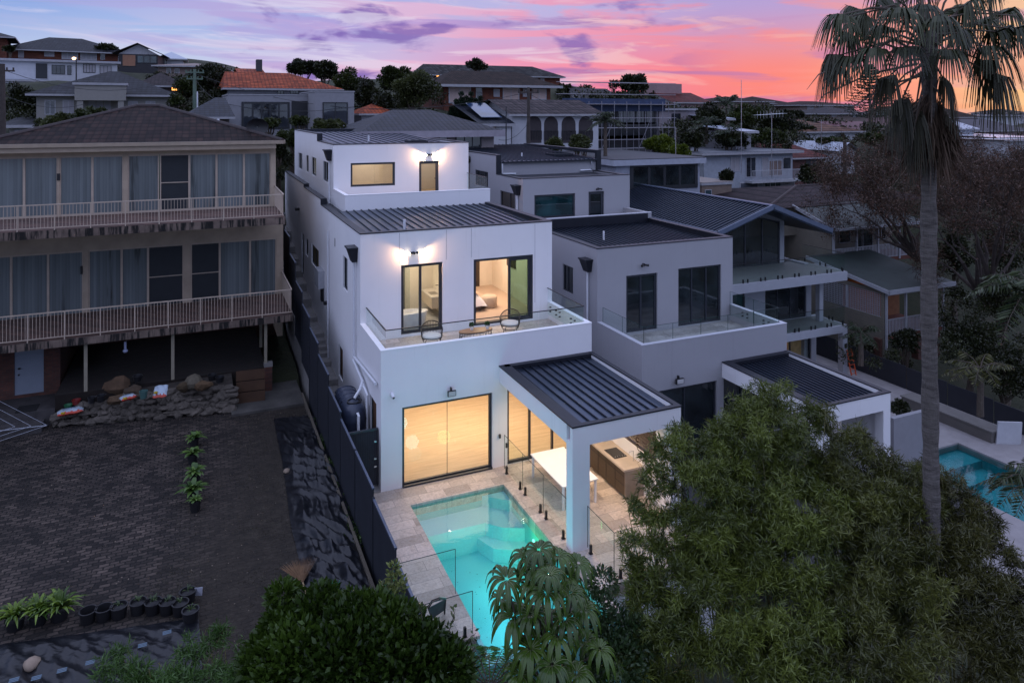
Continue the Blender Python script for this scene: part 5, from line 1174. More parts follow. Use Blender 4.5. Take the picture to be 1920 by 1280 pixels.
def bucket(px, py, z, r_, h_, col, lab, grp='buckets and pots on the garden bed', nm='bucket'):
    t = thing(nm, lab, 'bucket' if nm == 'bucket' else 'plant pot', ybox(px, py, z), 0, grp); MB().lathe((0, 0, 0), [(r_*.78, 0), (r_, h_), (r_*1.06, h_), (r_*1.06, h_+.02), (r_*.93, h_+.02), (r_*.74, .04)], 18).build('shell', plain('plastic_%s' % '_'.join(str(int(v*100)) for v in col), col, .45, var=.1), t, local=True, smooth=True); return t
bucket(269, 746, 1.0, .15, .26, (.06, .13, .12), 'teal bucket on the wall between two soil bags')
bucket(190, 752, .9, .16, .22, (.012, .012, .014), 'black bucket right of the drooping soil bag'); bucket(172, 755, .85, .14, .2, (.014, .012, .012), 'small black bucket behind the drooping soil bag'); bucket(143, 757, .75, .15, .15, (.16, .012, .01), 'dark red bucket above the drooping soil bag'); bucket(128, 764, .65, .14, .1, (.02, .12, .05), 'low green bucket at the left end of the bed')
for px, py, lab in ((258, 714, 'black plant tray behind the largest boulder'), (398, 712, 'black pot of dark leaves at the right end of the bed'), (412, 716, 'black pot right beside the bed corner')): bucket(px, py, 1.25, .17, .2, (.01, .01, .012), lab, nm='plant_pot')
ply = thing('plywood_panel', 'brown plywood sheets leaning between the stone wall and the brick pier', 'panel', (-3.5, 9.6, 0)); mb = MB(); a, b2 = Zp(443, 757, .1), Zp(497, 750, .1)
for i in range(3):
    z0 = .1+i*.42; mb.extr([a+[0, .1*i, z0-.1], b2+[0, .1*i, z0-.1], b2+[0, .1*i, z0+.31], a+[0, .1*i, z0+.31]], (0, .03, 0))
mb.build('sheet', plain('ply_brown', (.075, .038, .02), .8, var=.2, nscale=2), ply)
# potted bromeliads in a line, agave-like
GR = foliage('bromeliad_leaf', (.03, .07, .015), (.14, .24, .05), .2)
def rosette(loc, r_, n, name, lab, cat, grp, mat=GR, up=.5, w=.12, pot=None, h0=.3):
    t = thing(name, lab, cat, loc, 0, grp); rr = np.random.default_rng(int(abs(loc[0])*977+abs(loc[1])*131) % 9999); Vv = []; Fv = []; var = []
    for i in range(n):
        a = rr.random()*6.28; e = up+rr.random()*(1.35-up); L_ = r_*(.7+.5*rr.random()); k = 5; v0 = rr.random(); b0 = len(Vv)
        for j in range(k+1):
            s = j/k; hx = math.cos(e)*L_*s; hz = h0+math.sin(e)*L_*s - .55*L_*s*s; ww = w*r_*math.sin(math.pi*min(.97, .15+.82*s))
            c_, s_ = math.cos(a), math.sin(a); Vv.append((c_*hx-s_*ww, s_*hx+c_*ww, hz)); Vv.append((c_*hx+s_*ww, s_*hx-c_*ww, hz)); var += [v0]*2
        for j in range(k): q = b0+2*j; Fv.append((q, q+1, q+3, q+2))
    me = bpy.data.meshes.new('leaves'); me.from_pydata(Vv, [], Fv); me.materials.append(mat); at = me.attributes.new('var', 'FLOAT', 'POINT'); at.data.foreach_set('value', var); o = bpy.data.objects.new('leaves', me); COL.objects.link(o); o.parent = t
    if pot: MB().lathe((0, 0, 0), [(pot*.8, 0), (pot, h0), (pot*1.05, h0), (pot*1.05, h0+.02), (pot*.9, h0+.02), (pot*.85, h0-.05)], 16).build('pot', plain('black_pot', (.012, .012, .014), .5), t, local=True, smooth=True)
    return t
for i, (px, py, r_) in enumerate(((364, 838, .52), (361, 868, .50), (366, 905, .62), (362, 938, .62), (366, 958, .34))):
    rosette(Zp(px, py, 0), r_, 30, 'potted_bromeliad', ('green bromeliad in a black pot, %s of the row of five on the paving' % ('farthest', 'second farthest', 'middle one', 'second nearest', 'small nearest')[i]), 'potted plant', 'bromeliads in a row on the paving', pot=.16, h0=.32)
GY = foliage('strap_leaf', (.03, .07, .008), (.17, .26, .03), .2); GD = foliage('thin_blade', (.02, .04, .012), (.07, .11, .03), .2)
for i, (px, py, r_, lab) in enumerate(((28, 1178, .75, 'bright green strappy plant, leftmost on the paving edge'), (72, 1168, .8, 'bright green strappy plant, middle of the left three'), (112, 1160, .85, 'bright green strappy plant, rightmost and tallest of the left three'))):
    rosette(Zp(px, py, 0), r_, 60, 'strap_leaf_plant', lab, 'plant', 'strappy plants by the black sheet', GY, .7, .045, pot=.2, h0=.22)
potl = [((165, 1165), 0), ((195, 1160), 0), ((223, 1156), 8), ((259, 1148), 12), ((287, 1148), 14), ((314, 1148), 9), ((338, 1150), 7), ((352, 1128), 10), ((357, 1164), 8)]
names = ['empty leftmost', 'empty second', 'third', 'fourth', 'fifth', 'sixth', 'seventh', 'rear corner', 'front corner']
for (pp_, nn), nm in zip(potl, names):
    z = Zp(*pp_, 0)
    if nn: rosette(z, .30, nn, 'potted_plant', 'black pot with green blades, the %s one in the row by the black sheet' % nm, 'potted plant', 'black pots along the black sheet', GD, .9, .05, pot=.19, h0=.26)
    else:
        t = thing('plant_pot', 'empty black pot, the %s along the black sheet' % nm, 'plant pot', z, 0, 'black pots along the black sheet'); MB().lathe((0, 0, 0), [(.15, 0), (.19, .26), (.2, .26), (.2, .28), (.17, .28), (.15, .05), (.01, .04)], 16).build('shell', plain('black_pot', (.012, .012, .014), .5), t, local=True, smooth=True)
# black plastic sheets, wrinkled
PLAS = plain('black_plastic', (.004, .005, .008), .36, var=.3, nscale=2, spec=.5, bump=.5, bscale=5)
def sheet(Lf, Rt, nu, nv, amp, label, seed):
    def interp(pts, s):
        d = s*(len(pts)-1); i = min(int(d), len(pts)-2); return pts[i]+(pts[i+1]-pts[i])*(d-i)
    Lw_ = [Zp(*p, 0) for p in Lf]; Rw = [Zp(*p, 0) for p in Rt]; mb = MB(); rn = random.Random(seed); ph = [(rn.uniform(1.2, 5), rn.uniform(1.2, 5), rn.uniform(0, 6)) for _ in range(9)]
    for i in range(nv+1):
        for j in range(nu+1):
            a, b = interp(Lw_, i/nv), interp(Rw, i/nv); p = a+(b-a)*j/nu
            w = sum(abs(math.sin(p[0]*f1*2.1+p[1]*f2*.55*(1 if f1 > 3 else 1.8)+f3+1.3*math.sin(p[1]*f1*.7+p[0]))) for f1, f2, f3 in ph)/9
            e = min(1, 4*min(j/nu, 1-j/nu, i/nv, 1-i/nv)+.15); mb.v.append((p[0]+rn.uniform(-.01, .01), p[1], .012+amp*(1-w)*e*1.6+rn.uniform(0, .008)))
    for i in range(nv):
        for j in range(nu): q = i*(nu+1)+j; mb.f.append((q, q+1, q+nu+2, q+nu+1)); mb.m.append(0)
    o = mb.build('plastic_sheet', PLAS, smooth=True); props(o, label, 'plastic sheet'); return o
sheet([(513, 786), (521, 830), (530, 870), (538, 930), (545, 985), (558, 1040), (575, 1110), (590, 1180)], [(590, 779), (606, 830), (630, 880), (655, 940), (674, 1010), (690, 1080), (705, 1130), (715, 1190)], 60, 170, .30, 'crumpled black plastic sheet lying along the foot of the charcoal fence', 5)
sheet([(-40, 1215), (-60, 1260), (-80, 1330)], [(372, 1160), (378, 1215), (380, 1330)], 110, 80, .16, 'black plastic sheet with pale printed marks behind the row of pots', 8)
mk = MB()
for px, py in ((314, 1185), (268, 1209), (170, 1241), (117, 1256), (69, 1270), (27, 1274)):
    p = Zp(px, py, .17)
    for a_ in range(3): mk.extr([p+[-.10, -.05+.045*a_, 0], p+[.08, -.05+.045*a_, 0], p+[.08, -.022+.045*a_, 0], p+[-.10, -.022+.045*a_, 0]], (0, 0, .003))
props(mk.build('printed_mark', plain('pale_print', (.10, .16, .22), .5)), 'small pale blue marks printed across the nearer black sheet', 'print', None, 'stuff')
for px, py, r_, lab in ((614, 940, .12, 'pale round stone weighing down the middle of the black sheet'), (538, 882, .10, 'short pale log end on the left edge of the black sheet'), (632, 962, .07, 'small tan stone right of the pale round one'), (59, 1246, .16, 'tan stone on the sheet with printed marks')):
    p = Zp(px, py, .1); props(MB().blob(p, (r_*1.2, r_, r_*.7), px, .2, 2).build('stone', plain('pale_stone', (.26, .20, .15), .9, var=.25), smooth=True), lab, 'stone', 'stones holding the plastic down')
fr = thing('dead_palm_frond', 'dry brown palm fan lying at the left edge of the black sheet', 'palm frond', Zp(565, 1060, .1)); mb = MB(); b0 = Zp(568, 1092, .1)
for i in range(26):
    a = R(55+i*3.0); L_ = .75+.1*rn.random(); mb.face([b0, b0+[math.cos(a-.02)*L_*.6, math.sin(a-.02)*L_*.6, .12], b0+[math.cos(a)*L_, math.sin(a)*L_, .15+.05*rn.random()], b0+[math.cos(a+.03)*L_*.6, math.sin(a+.03)*L_*.6, .10]])
mb.build('blade', plain('dry_frond', (.16, .09, .045), .9, var=.3), fr); MB().tube([b0, b0+[.02, -.5, 0]], .02, 6).build('stalk', plain('dry_stalk', (.3, .22, .12), .9), fr)
cl = thing('clothesline', 'grey wire rotary clothesline reaching in from the left edge over the cobbles', 'clothesline', (-13.2, 5.6, 0))
ctr = Vector((-13.4, 6.0, 1.9)); tip = Vector(Zp(88, 797, 1.75)); r_ = (tip-ctr).length; fr2 = MB(); ln = MB(); a0 = math.atan2(tip.y-ctr.y, tip.x-ctr.x)
arms = [ctr+Vector((math.cos(a0+k*math.pi/2)*r_, math.sin(a0+k*math.pi/2)*r_, -.15)) for k in range(4)]
fr2.tube([(ctr.x, ctr.y, 0), tuple(ctr)], .03, 8)
for a_ in arms: fr2.tube([tuple(ctr+Vector((0, 0, -.3))), tuple(a_)], .015, 6)
for k in range(4):
    for s in (1, .87, .74, .61, .48, .35): ln.tube([tuple(ctr.lerp(arms[k], s)), tuple(ctr.lerp(arms[(k+1) % 4], s))], .006, 4)
fr2.build('frame', plain('zinc', (.30, .32, .36), .4, metal=.5), cl); ln.build('line', plain('wire_grey', (.35, .37, .42), .5), cl)
pl_ = thing('white_card', 'white card standing at the corner of the black sheet', 'card', Zp(371, 1118, 0)); MB().extr([Zp(366, 1116, .1), Zp(379, 1116, .1), Zp(380, 1100, .3), Zp(365, 1102, .3)], (0, .01, 0)).build('sheet', plain('card_white', (.35, .36, .42), .6), pl_)
n = 900; P = np.zeros((n, 3)); P[:, 0] = -15+13*rng.random(n); P[:, 1] = -6+14.5*rng.random(n); P[:, 2] = .006
o = leaf_mesh('fallen_leaves', foliage('dry_fallen_leaf', (.03, .02, .01), (.22, .17, .12), .0), None, P, rng.normal(size=(n, 3))*[1, 1, .12], .05, .03); props(o, 'small dry leaves blown across the worn courtyard paving', 'leaves', None, 'stuff')
# weeds and grass tufts along the fence
WEED = foliage('weed_leaf', (.015, .035, .008), (.06, .11, .02), .2)
P = []; 
for px, py, n, sp_ in ((600, 790, 160, .18), (610, 830, 240, .2), (622, 870, 320, .22), (640, 900, 180, .2), (660, 985, 260, .22), (668, 1005, 260, .2), (650, 950, 80, .15)):
    c_ = Zp(px, py, .05); P.append(np.array([c_[0], c_[1], .04])+rng.normal(size=(n, 3))*[sp_*.8, sp_*1.6, .05])
P = np.vstack(P); P[:, 2] = np.abs(P[:, 2]); o = leaf_mesh('weeds', WEED, None, P, rng.normal(size=(len(P), 3))+[0, 0, 1.5], .08, .045); props(o, 'patches of green weeds growing between edging board and black sheet', 'weeds', None, 'stuff')
n = 14000; P = np.zeros((n, 3)); P[:, 0] = -6.4+5*rng.random(n); P[:, 1] = -6+14*rng.random(n)**1.2; k = (np.sin(P[:, 0]*3)+np.sin(P[:, 1]*2.3+P[:, 0]))/2 + rng.normal(size=n)*.5 > .3; P = P[k]
o = leaf_mesh('dry_grass', foliage('dry_grass_blade', (.03, .028, .014), (.09, .075, .04), .2), None, P, rng.normal(size=(len(P), 3))*[1, 1, .3]+[0, 0, .5], .06, .012); props(o, 'sparse dry grass growing through the worn paving and dirt', 'grass', None, 'stuff')
# ================================================================== planting close to the camera
BAM = foliage('bamboo_leaf', (.010, .018, .003), (.19, .235, .04), .15, .38, .5)
def sprays(name, mat, parent, C, per, Ln, W, var=None, droop=.25):
    """fans of narrow leaves at the ends of twigs"""
    n = len(C); ax = unit(rng.normal(size=(n, 3))+[0, 0, .35]); C2 = np.repeat(C, per, 0); A2 = np.repeat(ax, per, 0)
    D = unit(A2+rng.normal(size=C2.shape)*.75+[0, 0, -droop]); off = rng.random((len(C2), 1))*Ln*.8
    v = np.clip(np.repeat(var if var is not None else rng.random(n), per)*.7+rng.random(len(C2))*.3, 0, 1)
    return leaf_mesh(name, mat, parent, C2+A2*off, D, Ln*(.6+.7*rng.random(len(C2))), W, v, fold=.25)
def bamboo(label, base, blobs, n, seed, dx=0, mat=BAM, Ln=.15):
    t = thing('bamboo', label, 'bamboo', base, 0, 'bamboo clumps in front of the houses'); rn = random.Random(seed)
    sub_ = []
    for b in blobs:
        for k in range(11):
            q = unit(rng.normal(size=(1, 3))+[[0, -.25, .35]])[0]*b[3]*rng.uniform(.55, 1.0); rr_ = b[3]*rng.uniform(.22, .42); sub_.append((b[0]+q[0], b[1]+q[1], b[2]+q[2]*.9, rr_, rr_, rr_*.8))
    n = int(n*1.9); P, D, idx = blob_points(sub_, n, .25); bv = rng.random(len(sub_)); v = np.clip(bv[idx]*.75+rng.random(n)*.25, 0, 1)
    sprays('leaves', mat, t, P, 7, Ln, .019, v)
    c = MB()
    for i in range(26):
        b = blobs[rn.randrange(len(blobs))]; a = rn.uniform(0, 6.3); x0, y0 = base[0]+rn.uniform(-.9, .9), base[1]+rn.uniform(-.9, .9)
        tip = (b[0]+math.cos(a)*b[3]*.8, b[1]+math.sin(a)*b[3]*.8, b[2]+b[3]*.7); mid = ((x0*.6+tip[0]*.4), (y0*.6+tip[1]*.4), base[2]+(tip[2]-base[2])*.65)
        c.tube([(x0, y0, base[2]), ((x0+mid[0])/2, (y0+mid[1])/2, (base[2]+mid[2])/2), mid, tip], [.022, .02, .014, .005], 6)
    c.build('culm', plain('bamboo_culm', (.16, .15, .06), .45, var=.25), t, smooth=True); return t
def B(px, py, d, r): p = Dp(px, py, d); return (p[0], p[1], p[2], r, r, r*.9)
gb = -2.4
def base_at(px, d): p = Dp(px, 900, d); return (p[0], p[1], gb)
bl = [B(1195, 960, 15.0, .28), B(1215, 870, 15.3, .22), B(1185, 1020, 14.6, .25), B(1275, 820, 15.7, .25), B(1265, 850, 15.5, .45), B(1300, 900, 15.2, .6), B(1225, 905, 15.2, .32), B(1330, 960, 14.8, .75), B(1250, 990, 14.8, .55), B(1340, 1050, 14.4, .8), B(1215, 1070, 14.4, .4), B(1290, 1100, 14, .75), B(1240, 1150, 13.8, .6), B(1340, 1180, 13.6, .8), B(1180, 1130, 14, .32), B(1270, 1240, 13.2, .8), B(1190, 1230, 13.4, .5), B(1350, 860, 15.8, .6)]
bamboo('paler airy bamboo at the left side of the big screen, by the covered patio', base_at(1300, 14.5), bl, 5200, 1)
bl = [B(1370, 930, 15.6, .7), B(1385, 1000, 15.2, .7), B(1460, 900, 15.9, .7), B(1370, 880, 16, .5), B(1345, 820, 16.2, .35), B(1440, 795, 16.5, .75), B(1400, 850, 16, .75), B(1480, 860, 16, .85), B(1420, 930, 15.4, .9), B(1500, 960, 15.2, .9), B(1420, 1030, 14.6, .9), B(1500, 1060, 14.4, .9), B(1410, 1130, 14, .85), B(1490, 1160, 13.8, .9), B(1430, 1230, 13.2, .9), B(1520, 1250, 13, .9), B(1425, 745, 16.8, .35), B(1388, 775, 16.6, .4), B(1465, 745, 16.8, .3), B(1520, 790, 16.6, .4)]
bamboo('tallest dense dark green bamboo in the middle, its top against the covered patio roof', base_at(1460, 14.8), bl, 6500, 2)
bl = [B(1610, 960, 15.8, .7), B(1550, 1000, 15.4, .7), B(1640, 1030, 15, .7), B(1560, 900, 16.2, .6), B(1540, 880, 16.4, .6), B(1650, 880, 16.3, .5), B(1690, 1000, 15.6, .6), B(1730, 1080, 15, .7), B(1700, 930, 16, .4), B(1570, 850, 16.5, .75), B(1620, 900, 16.2, .85), B(1560, 940, 15.6, .9), B(1650, 980, 15.4, .9), B(1580, 1040, 14.8, .95), B(1670, 1060, 14.6, .95), B(1590, 1140, 14, .95), B(1680, 1160, 13.8, .95), B(1600, 1240, 13.2, .95), B(1700, 1250, 13, .9), B(1545, 790, 16.8, .4), B(1600, 820, 16.6, .35), B(1690, 900, 16, .5), B(1715, 960, 15.6, .6)]
bamboo('olive-brown bamboo in front of the tall palm trunk', base_at(1620, 14.8), bl, 6500, 3, mat=foliage('bamboo_leaf_olive', (.010, .014, .003), (.155, .17, .035), .15, .38, .5))
bl = [B(1745, 900, 16.4, .45), B(1790, 935, 16.3, .45), B(1840, 985, 16, .5), B(1760, 940, 16.2, .5), B(1790, 1000, 15.8, .75), B(1740, 1060, 15.2, .85), B(1830, 1060, 15.2, .7), B(1780, 1140, 14.6, .9), B(1870, 1130, 14.6, .75), B(1800, 1230, 13.8, .95), B(1900, 1220, 13.8, .9), B(1880, 1050, 15.4, .35), B(1940, 1160, 14.2, .7)]
bamboo('dark brown-green bamboo at the right edge of the picture, below the neighbouring pool', base_at(1810, 15), bl, 4800, 4, mat=foliage('bamboo_leaf_brown', (.008, .010, .003), (.12, .12, .03), .15, .38, .5))
# bottom-left wisps of bamboo
bl = [B(215, 1262, 12.5, .30), B(255, 1285, 12.3, .35), B(300, 1270, 12.4, .22), B(355, 1225, 12.6, .22), B(400, 1200, 12.8, .22), B(430, 1240, 12.5, .32), B(380, 1275, 12.2, .35), B(300, 1300, 12, .4), B(450, 1290, 12, .35), B(225, 1232, 12.7, .14)]
bamboo('small light green bamboo tips rising into the picture at the lower left', (Dp(340, 1300, 12.3)[0], Dp(340, 1300, 12.3)[1], 0), bl, 520, 5, mat=foliage('bamboo_leaf_light', (.03, .07, .012), (.10, .19, .045), .3), Ln=.15)
# dense dark tree in the bottom middle
DK = foliage('dark_glossy_leaf', (.010, .024, .003), (.055, .10, .012), .2, .4, .35)
bl = [B(540, 1190, 12.4, .55), B(600, 1150, 12.5, .5), B(660, 1180, 12.2, .6), B(560, 1250, 11.8, .75), B(650, 1250, 11.7, .85), B(740, 1190, 12, .55), B(760, 1250, 11.7, .7), B(530, 1120, 12.8, .28), B(500, 1240, 12, .45), B(830, 1260, 11.6, .5), B(700, 1150, 12.3, .35), B(800, 1210, 11.8, .35)]
tree('dense_tree', 'dense dark green tree crown filling the bottom edge between black sheet and pool', 'tree', (Dp(650, 1250, 12)[0], Dp(650, 1250, 12)[1], -.1), bl, 26000, .13, DK, r0=.18, shell=.35, lw=.5)
LT = foliage('yellow_green_leaf', (.05, .07, .015), (.26, .30, .09), .35)
sl_ = thing('sapling', 'slender sapling with yellow-green leaves against the ribbed fence, left of the folded chair', 'sapling', Dp(728, 1240, 12.4))
P, D, _ = blob_points([B(742, 1090, 12.8, .16), B(738, 1065, 12.8, .10), B(722, 1105, 12.7, .14), B(752, 1098, 12.8, .1), B(690, 1115, 12.6, .08), B(715, 1135, 12.6, .16)], 420, .2); leaf_mesh('leaves', LT, sl_, P, D, .10, .045); MB().tube([Dp(728, 1240, 12.4), Dp(722, 1150, 12.6), Dp(740, 1060, 12.8)], [.02, .015, .005], 6).build('stem', bark(), sl_)
t = thing('twiggy_branch', 'arching leafy branches reaching over the near coping of the glowing pool', 'branch', Dp(830, 1280, 11.8)); mb = MB(); PP = []
for pts in (((815, 1290), (830, 1215), (848, 1165), (854, 1140)), ((820, 1280), (850, 1240), (880, 1200), (892, 1186)), ((800, 1280), (800, 1200), (790, 1150), (785, 1130)), ((840, 1290), (870, 1260), (900, 1230), (915, 1225)), ((780, 1260), (770, 1190), (766, 1150), (764, 1140))):
    w = [Dp(a, b, 11.9) for a, b in pts]; mb.tube(w, [.014, .01, .007, .003], 5)
    for i in range(3):
        for k in range(16): PP.append(w[i]+(w[i+1]-w[i])*rng.random()+rng.normal(size=3)*.03)
PP = np.array(PP); leaf_mesh('leaves', foliage('branch_leaf', (.02, .04, .01), (.10, .14, .05), .3), t, PP, rng.normal(size=PP.shape), .095, .045); mb.build('twig', bark(), t)
# umbrella tree: whorls of drooping leaflets on bare stems
UM = foliage('umbrella_leaf', (.025, .06, .008), (.10, .17, .025), .15, .25, .5); RIB = plain('leaf_midrib', (.13, .17, .06), .5)
ut = thing('umbrella_tree', 'umbrella tree with drooping whorls of glossy leaflets before the glowing pool', 'tree', (Dp(1040, 1280, 12.6)[0], Dp(1040, 1280, 12.6)[1], -2.4))
wh = [(1010, 1030, 40, 0), (990, 1045, 42, 1), (1045, 1040, 40, 0), (1085, 1055, 36, 1), (1008, 1060, 40, -1), (950, 1085, 44, 0), (1030, 1075, 40, -1), (1065, 1080, 36, 0), (1025, 1110, 46, -1), (995, 1150, 42, 0), (965, 1155, 52, -1), (1015, 1155, 44, 0), (1095, 1140, 40, 0), (1060, 1160, 40, 0), (1045, 1190, 44, -1), (995, 1215, 52, -1), (1095, 1200, 42, 0), (1125, 1215, 38, 0), (1035, 1245, 50, -2), (1080, 1260, 46, -1), (975, 1262, 44, -2), (1115, 1262, 44, 0), (1070, 1110, 38, 0), (1000, 1090, 38, -1), (1150, 1250, 36, 0), (940, 1120, 30, 0)]
Vv, Fv, var, rv = [], [], [], MB(); stems = MB(); fork = Dp(1045, 1330, 12.8)
for (px, py, rp, dz) in wh:
    d = 12.9+dz*.32+random.uniform(-.3, .3); c = Dp(px, py, d); Rr = rp*d/F*1.0; nl = random.choice((12, 13, 14)); a0 = random.uniform(0, 6); v0 = random.random()
    tx, ty = random.uniform(-.35, .35), random.uniform(.0, .55)
    for i in range(nl):
        a = a0+2*math.pi*i/nl+random.uniform(-.1, .1); L_ = Rr*random.uniform(.9, 1.15); k = 7; b0 = len(Vv); dirv = np.array([math.cos(a), math.sin(a), 0]); sd = np.array([-math.sin(a), math.cos(a), 0]); mid = []
        for j in range(k+1):
            s = j/k; hx = L_*(.08+.86*math.sin(s*1.35)/math.sin(1.35)*.95); hz = .20*L_*math.sin(min(1, s*2)*1.5) - L_*.85*s**2.4
            p = c+dirv*hx+np.array([0, 0, hz+(dirv[0]*tx+dirv[1]*ty)*hx*.6]); w = Rr*.125*math.sin(math.pi*min(.985, .08+.9*s))**.7
            if s < .12: w *= .25
            Vv += [tuple(p+sd*w-np.array([0, 0, .35*w])), tuple(p), tuple(p-sd*w-np.array([0, 0, .35*w]))]; var += [min(1, v0*.6+random.random()*.3)]*3; mid.append(p+[0, 0, .006])
        for j in range(k): q = b0+3*j; Fv += [(q, q+1, q+4, q+3), (q+1, q+2, q+5, q+4)]
        rv.tube(mid[:-1], [.006]*2+[.004]*(len(mid)-3), 3, False)
    stems.tube([fork+np.array([random.uniform(-.3, .3), random.uniform(-.3, .3), 0]), (c+fork)/2+np.array([random.uniform(-.2, .2), .1, .1]), c-np.array([0, 0, .02])], [.035, .02, .012], 6)
inv = np.array(wmat(ut).inverted()); VV = np.array(Vv) @ inv[:3, :3].T+inv[:3, 3]; me = bpy.data.meshes.new('leaflets'); me.from_pydata([tuple(v) for v in VV], [], Fv); me.materials.append(UM); me.polygons.foreach_set('use_smooth', [True]*len(me.polygons))
at = me.attributes.new('var', 'FLOAT', 'POINT'); at.data.foreach_set('value', var); o = bpy.data.objects.new('leaflets', me); COL.objects.link(o); o.parent = ut
rv.build('midrib', RIB, ut); stems.tube([fork, (fork[0], fork[1], -2.6)], [.10, .12], 8); stems.build('trunk', bark(), ut, smooth=True)
# tree fern peeping up below the pool
tf = thing('tree_fern', 'tree fern with feathery fronds below the near edge of the pool', 'fern', Dp(925, 1330, 12.6)); P_, D_, L_ = [], [], []; st = MB(); c = np.array(Dp(918, 1290, 12.5))
for i in range(17):
    a = 2*math.pi*i/17+.1; Ls = 1.0+.2*random.random(); pts = []
    for j in range(27):
        s = j/26; p = c+np.array([math.cos(a)*Ls*s, math.sin(a)*Ls*s, .34*math.sin(s*2.2)-.38*s*s]); pts.append(p)
        if j > 1:
            for sd in (-1, 1):
                P_.append(p); D_.append(np.array([-math.sin(a)*sd+.25*math.cos(a), math.cos(a)*sd+.25*math.sin(a), -.18])); L_.append(.26*math.sin(math.pi*min(.95, .12+s*.86)))
    st.tube(pts[::4], [.012]*3+[.006]*(len(pts[::4])-3), 5)
leaf_mesh('frond', foliage('fern_leaf', (.06, .16, .04), (.16, .34, .09), .4), tf, np.array(P_), np.array(D_), np.array(L_), .035); st.build('rib', bark(), tf); MB().tube([c-[0, 0, 3.5], c], [.12, .1], 8).build('trunk', bark(), tf)
# low shrubs between pool terrace and bamboo
SH = foliage('shrub_leaf', (.015, .035, .012), (.06, .10, .035), .25)
bl = [B(1130, 1090, 14.2, .3), B(1110, 1150, 13.8, .45), B(1150, 1190, 13.6, .5), B(1190, 1200, 13.4, .45), B(1150, 1250, 13, .6), B(1080, 1120, 14, .2)]
tree('shrub', 'mixed leafy shrub right of the umbrella tree, below the glass corner', 'shrub', (*Dp(1140, 1250, 13.4)[:2], -2.4), bl, 6500, .09, SH, r0=.06)
# ================================================================== the tall fan palm
pt = thing('fan_palm', 'tall fan palm with rough grey trunk and dead skirt against the pink sky', 'palm tree', (*Dp(1748, 900, 15.2)[:2], -2.4))
c0 = Dp(1748, 900, 15.2); top = Dp(1738, 60, 15.2); ring = []; rr = []
for i in range(60):
    s = i/59; z = -2.4+(top[2]+2.4)*s; w_ = .168-.02*s+.010*math.sin(i*.9)+.010*math.sin(i*2.3)+random.uniform(-.006, .006); ring.append((c0[0]+(top[0]-c0[0])*s+.035*math.sin(s*7), c0[1], z)); rr.append(w_)
mb = MB(); mb.tube(ring, rr, 20)
m, nt, N, L, bs = new_mat('palm_bark'); n1 = tex(nt, 'Noise', geo_pos(nt, (1, 1, 5)), Scale=3, Detail=8, Roughness=.7); n2 = tex(nt, 'Noise', geo_pos(nt, (3, 3, .5)), Scale=7, Detail=6)
L.new(rampn(nt, n1.outputs[0], [(.3, (.055, .048, .045)), (.5, (.13, .115, .105)), (.7, (.19, .17, .16))]), bs.inputs['Base Color']); bs.inputs['Roughness'].default_value = .95
ad = N.new('ShaderNodeMath'); L.new(n1.outputs[0], ad.inputs[0]); L.new(n2.outputs[0], ad.inputs[1]); L.new(bumpn(nt, ad.outputs[0], 1.0, .06), bs.inputs['Normal']); mb.build('trunk', m, pt, smooth=True)
PG = foliage('palm_green', (.012, .016, .006), (.085, .095, .04), .2, .5); PD = foliage('palm_dead', (.035, .022, .015), (.17, .12, .085), .15, .8, .2)
def fans(name, lst, mat, lenk=1.0, droop=.8, nb=46):
    P_, D_, Ls_, Ws_, V_ = [], [], [], [], []; pet = MB()
    V2, F2, va = [], [], []
    for (org, hub, Rf, tilt) in lst:
        org, hub = np.array(org), np.array(hub); ax = hub-org; ax = ax/np.linalg.norm(ax); mid = (org+hub)/2+[0, 0, .15*np.linalg.norm(hub-org)]; pet.tube([org, mid, hub], [.035, .025, .014], 5)
        sd = np.cross(ax, [0, 0, 1.]); sd /= max(.01, np.linalg.norm(sd)); upv = np.cross(sd, ax); v0 = random.random()
        for i in range(nb):
            a = -2.0+4.0*i/(nb-1); dr = ax*math.cos(a)+sd*math.sin(a)*1.0+upv*.25*math.cos(a*.8)*tilt; dr /= np.linalg.norm(dr); L_ = Rf*random.uniform(.85, 1.15)*(1-.18*abs(a)/2); b0 = len(V2); k = 5; vv = min(1, max(0, v0*.5+random.random()*.5))
            tw = np.cross(dr, upv+rng.normal(size=3)*.3); tw /= np.linalg.norm(tw)
            for j in range(k+1):
                s = j/k; p = hub+dr*L_*(s-.22*s*s)+np.array([0, 0, -droop*L_*max(0, s-.38)**1.5*1.7]); w_ = .036*(1-.85*s)+.003; V2 += [tuple(p+tw*w_), tuple(p-tw*w_)]; va += [vv]*2
            for j in range(k): q = b0+2*j; F2.append((q, q+1, q+3, q+2))
    inv = np.array(wmat(pt).inverted()); VV = np.array(V2) @ inv[:3, :3].T+inv[:3, 3]; me = bpy.data.meshes.new(name); me.from_pydata([tuple(v) for v in VV], [], F2); me.materials.append(mat); at = me.attributes.new('var', 'FLOAT', 'POINT'); at.data.foreach_set('value', va)
    o = bpy.data.objects.new(name, me); COL.objects.link(o); o.parent = pt; pet.build('stalk', plain('palm_stalk', (.09, .065, .045), .7, var=.2), o); return o
def DD(px, py, d): return Dp(px, py, d)
cr = lambda: DD(1740+random.uniform(-8, 8), 75+random.uniform(-40, 40), 15.2)
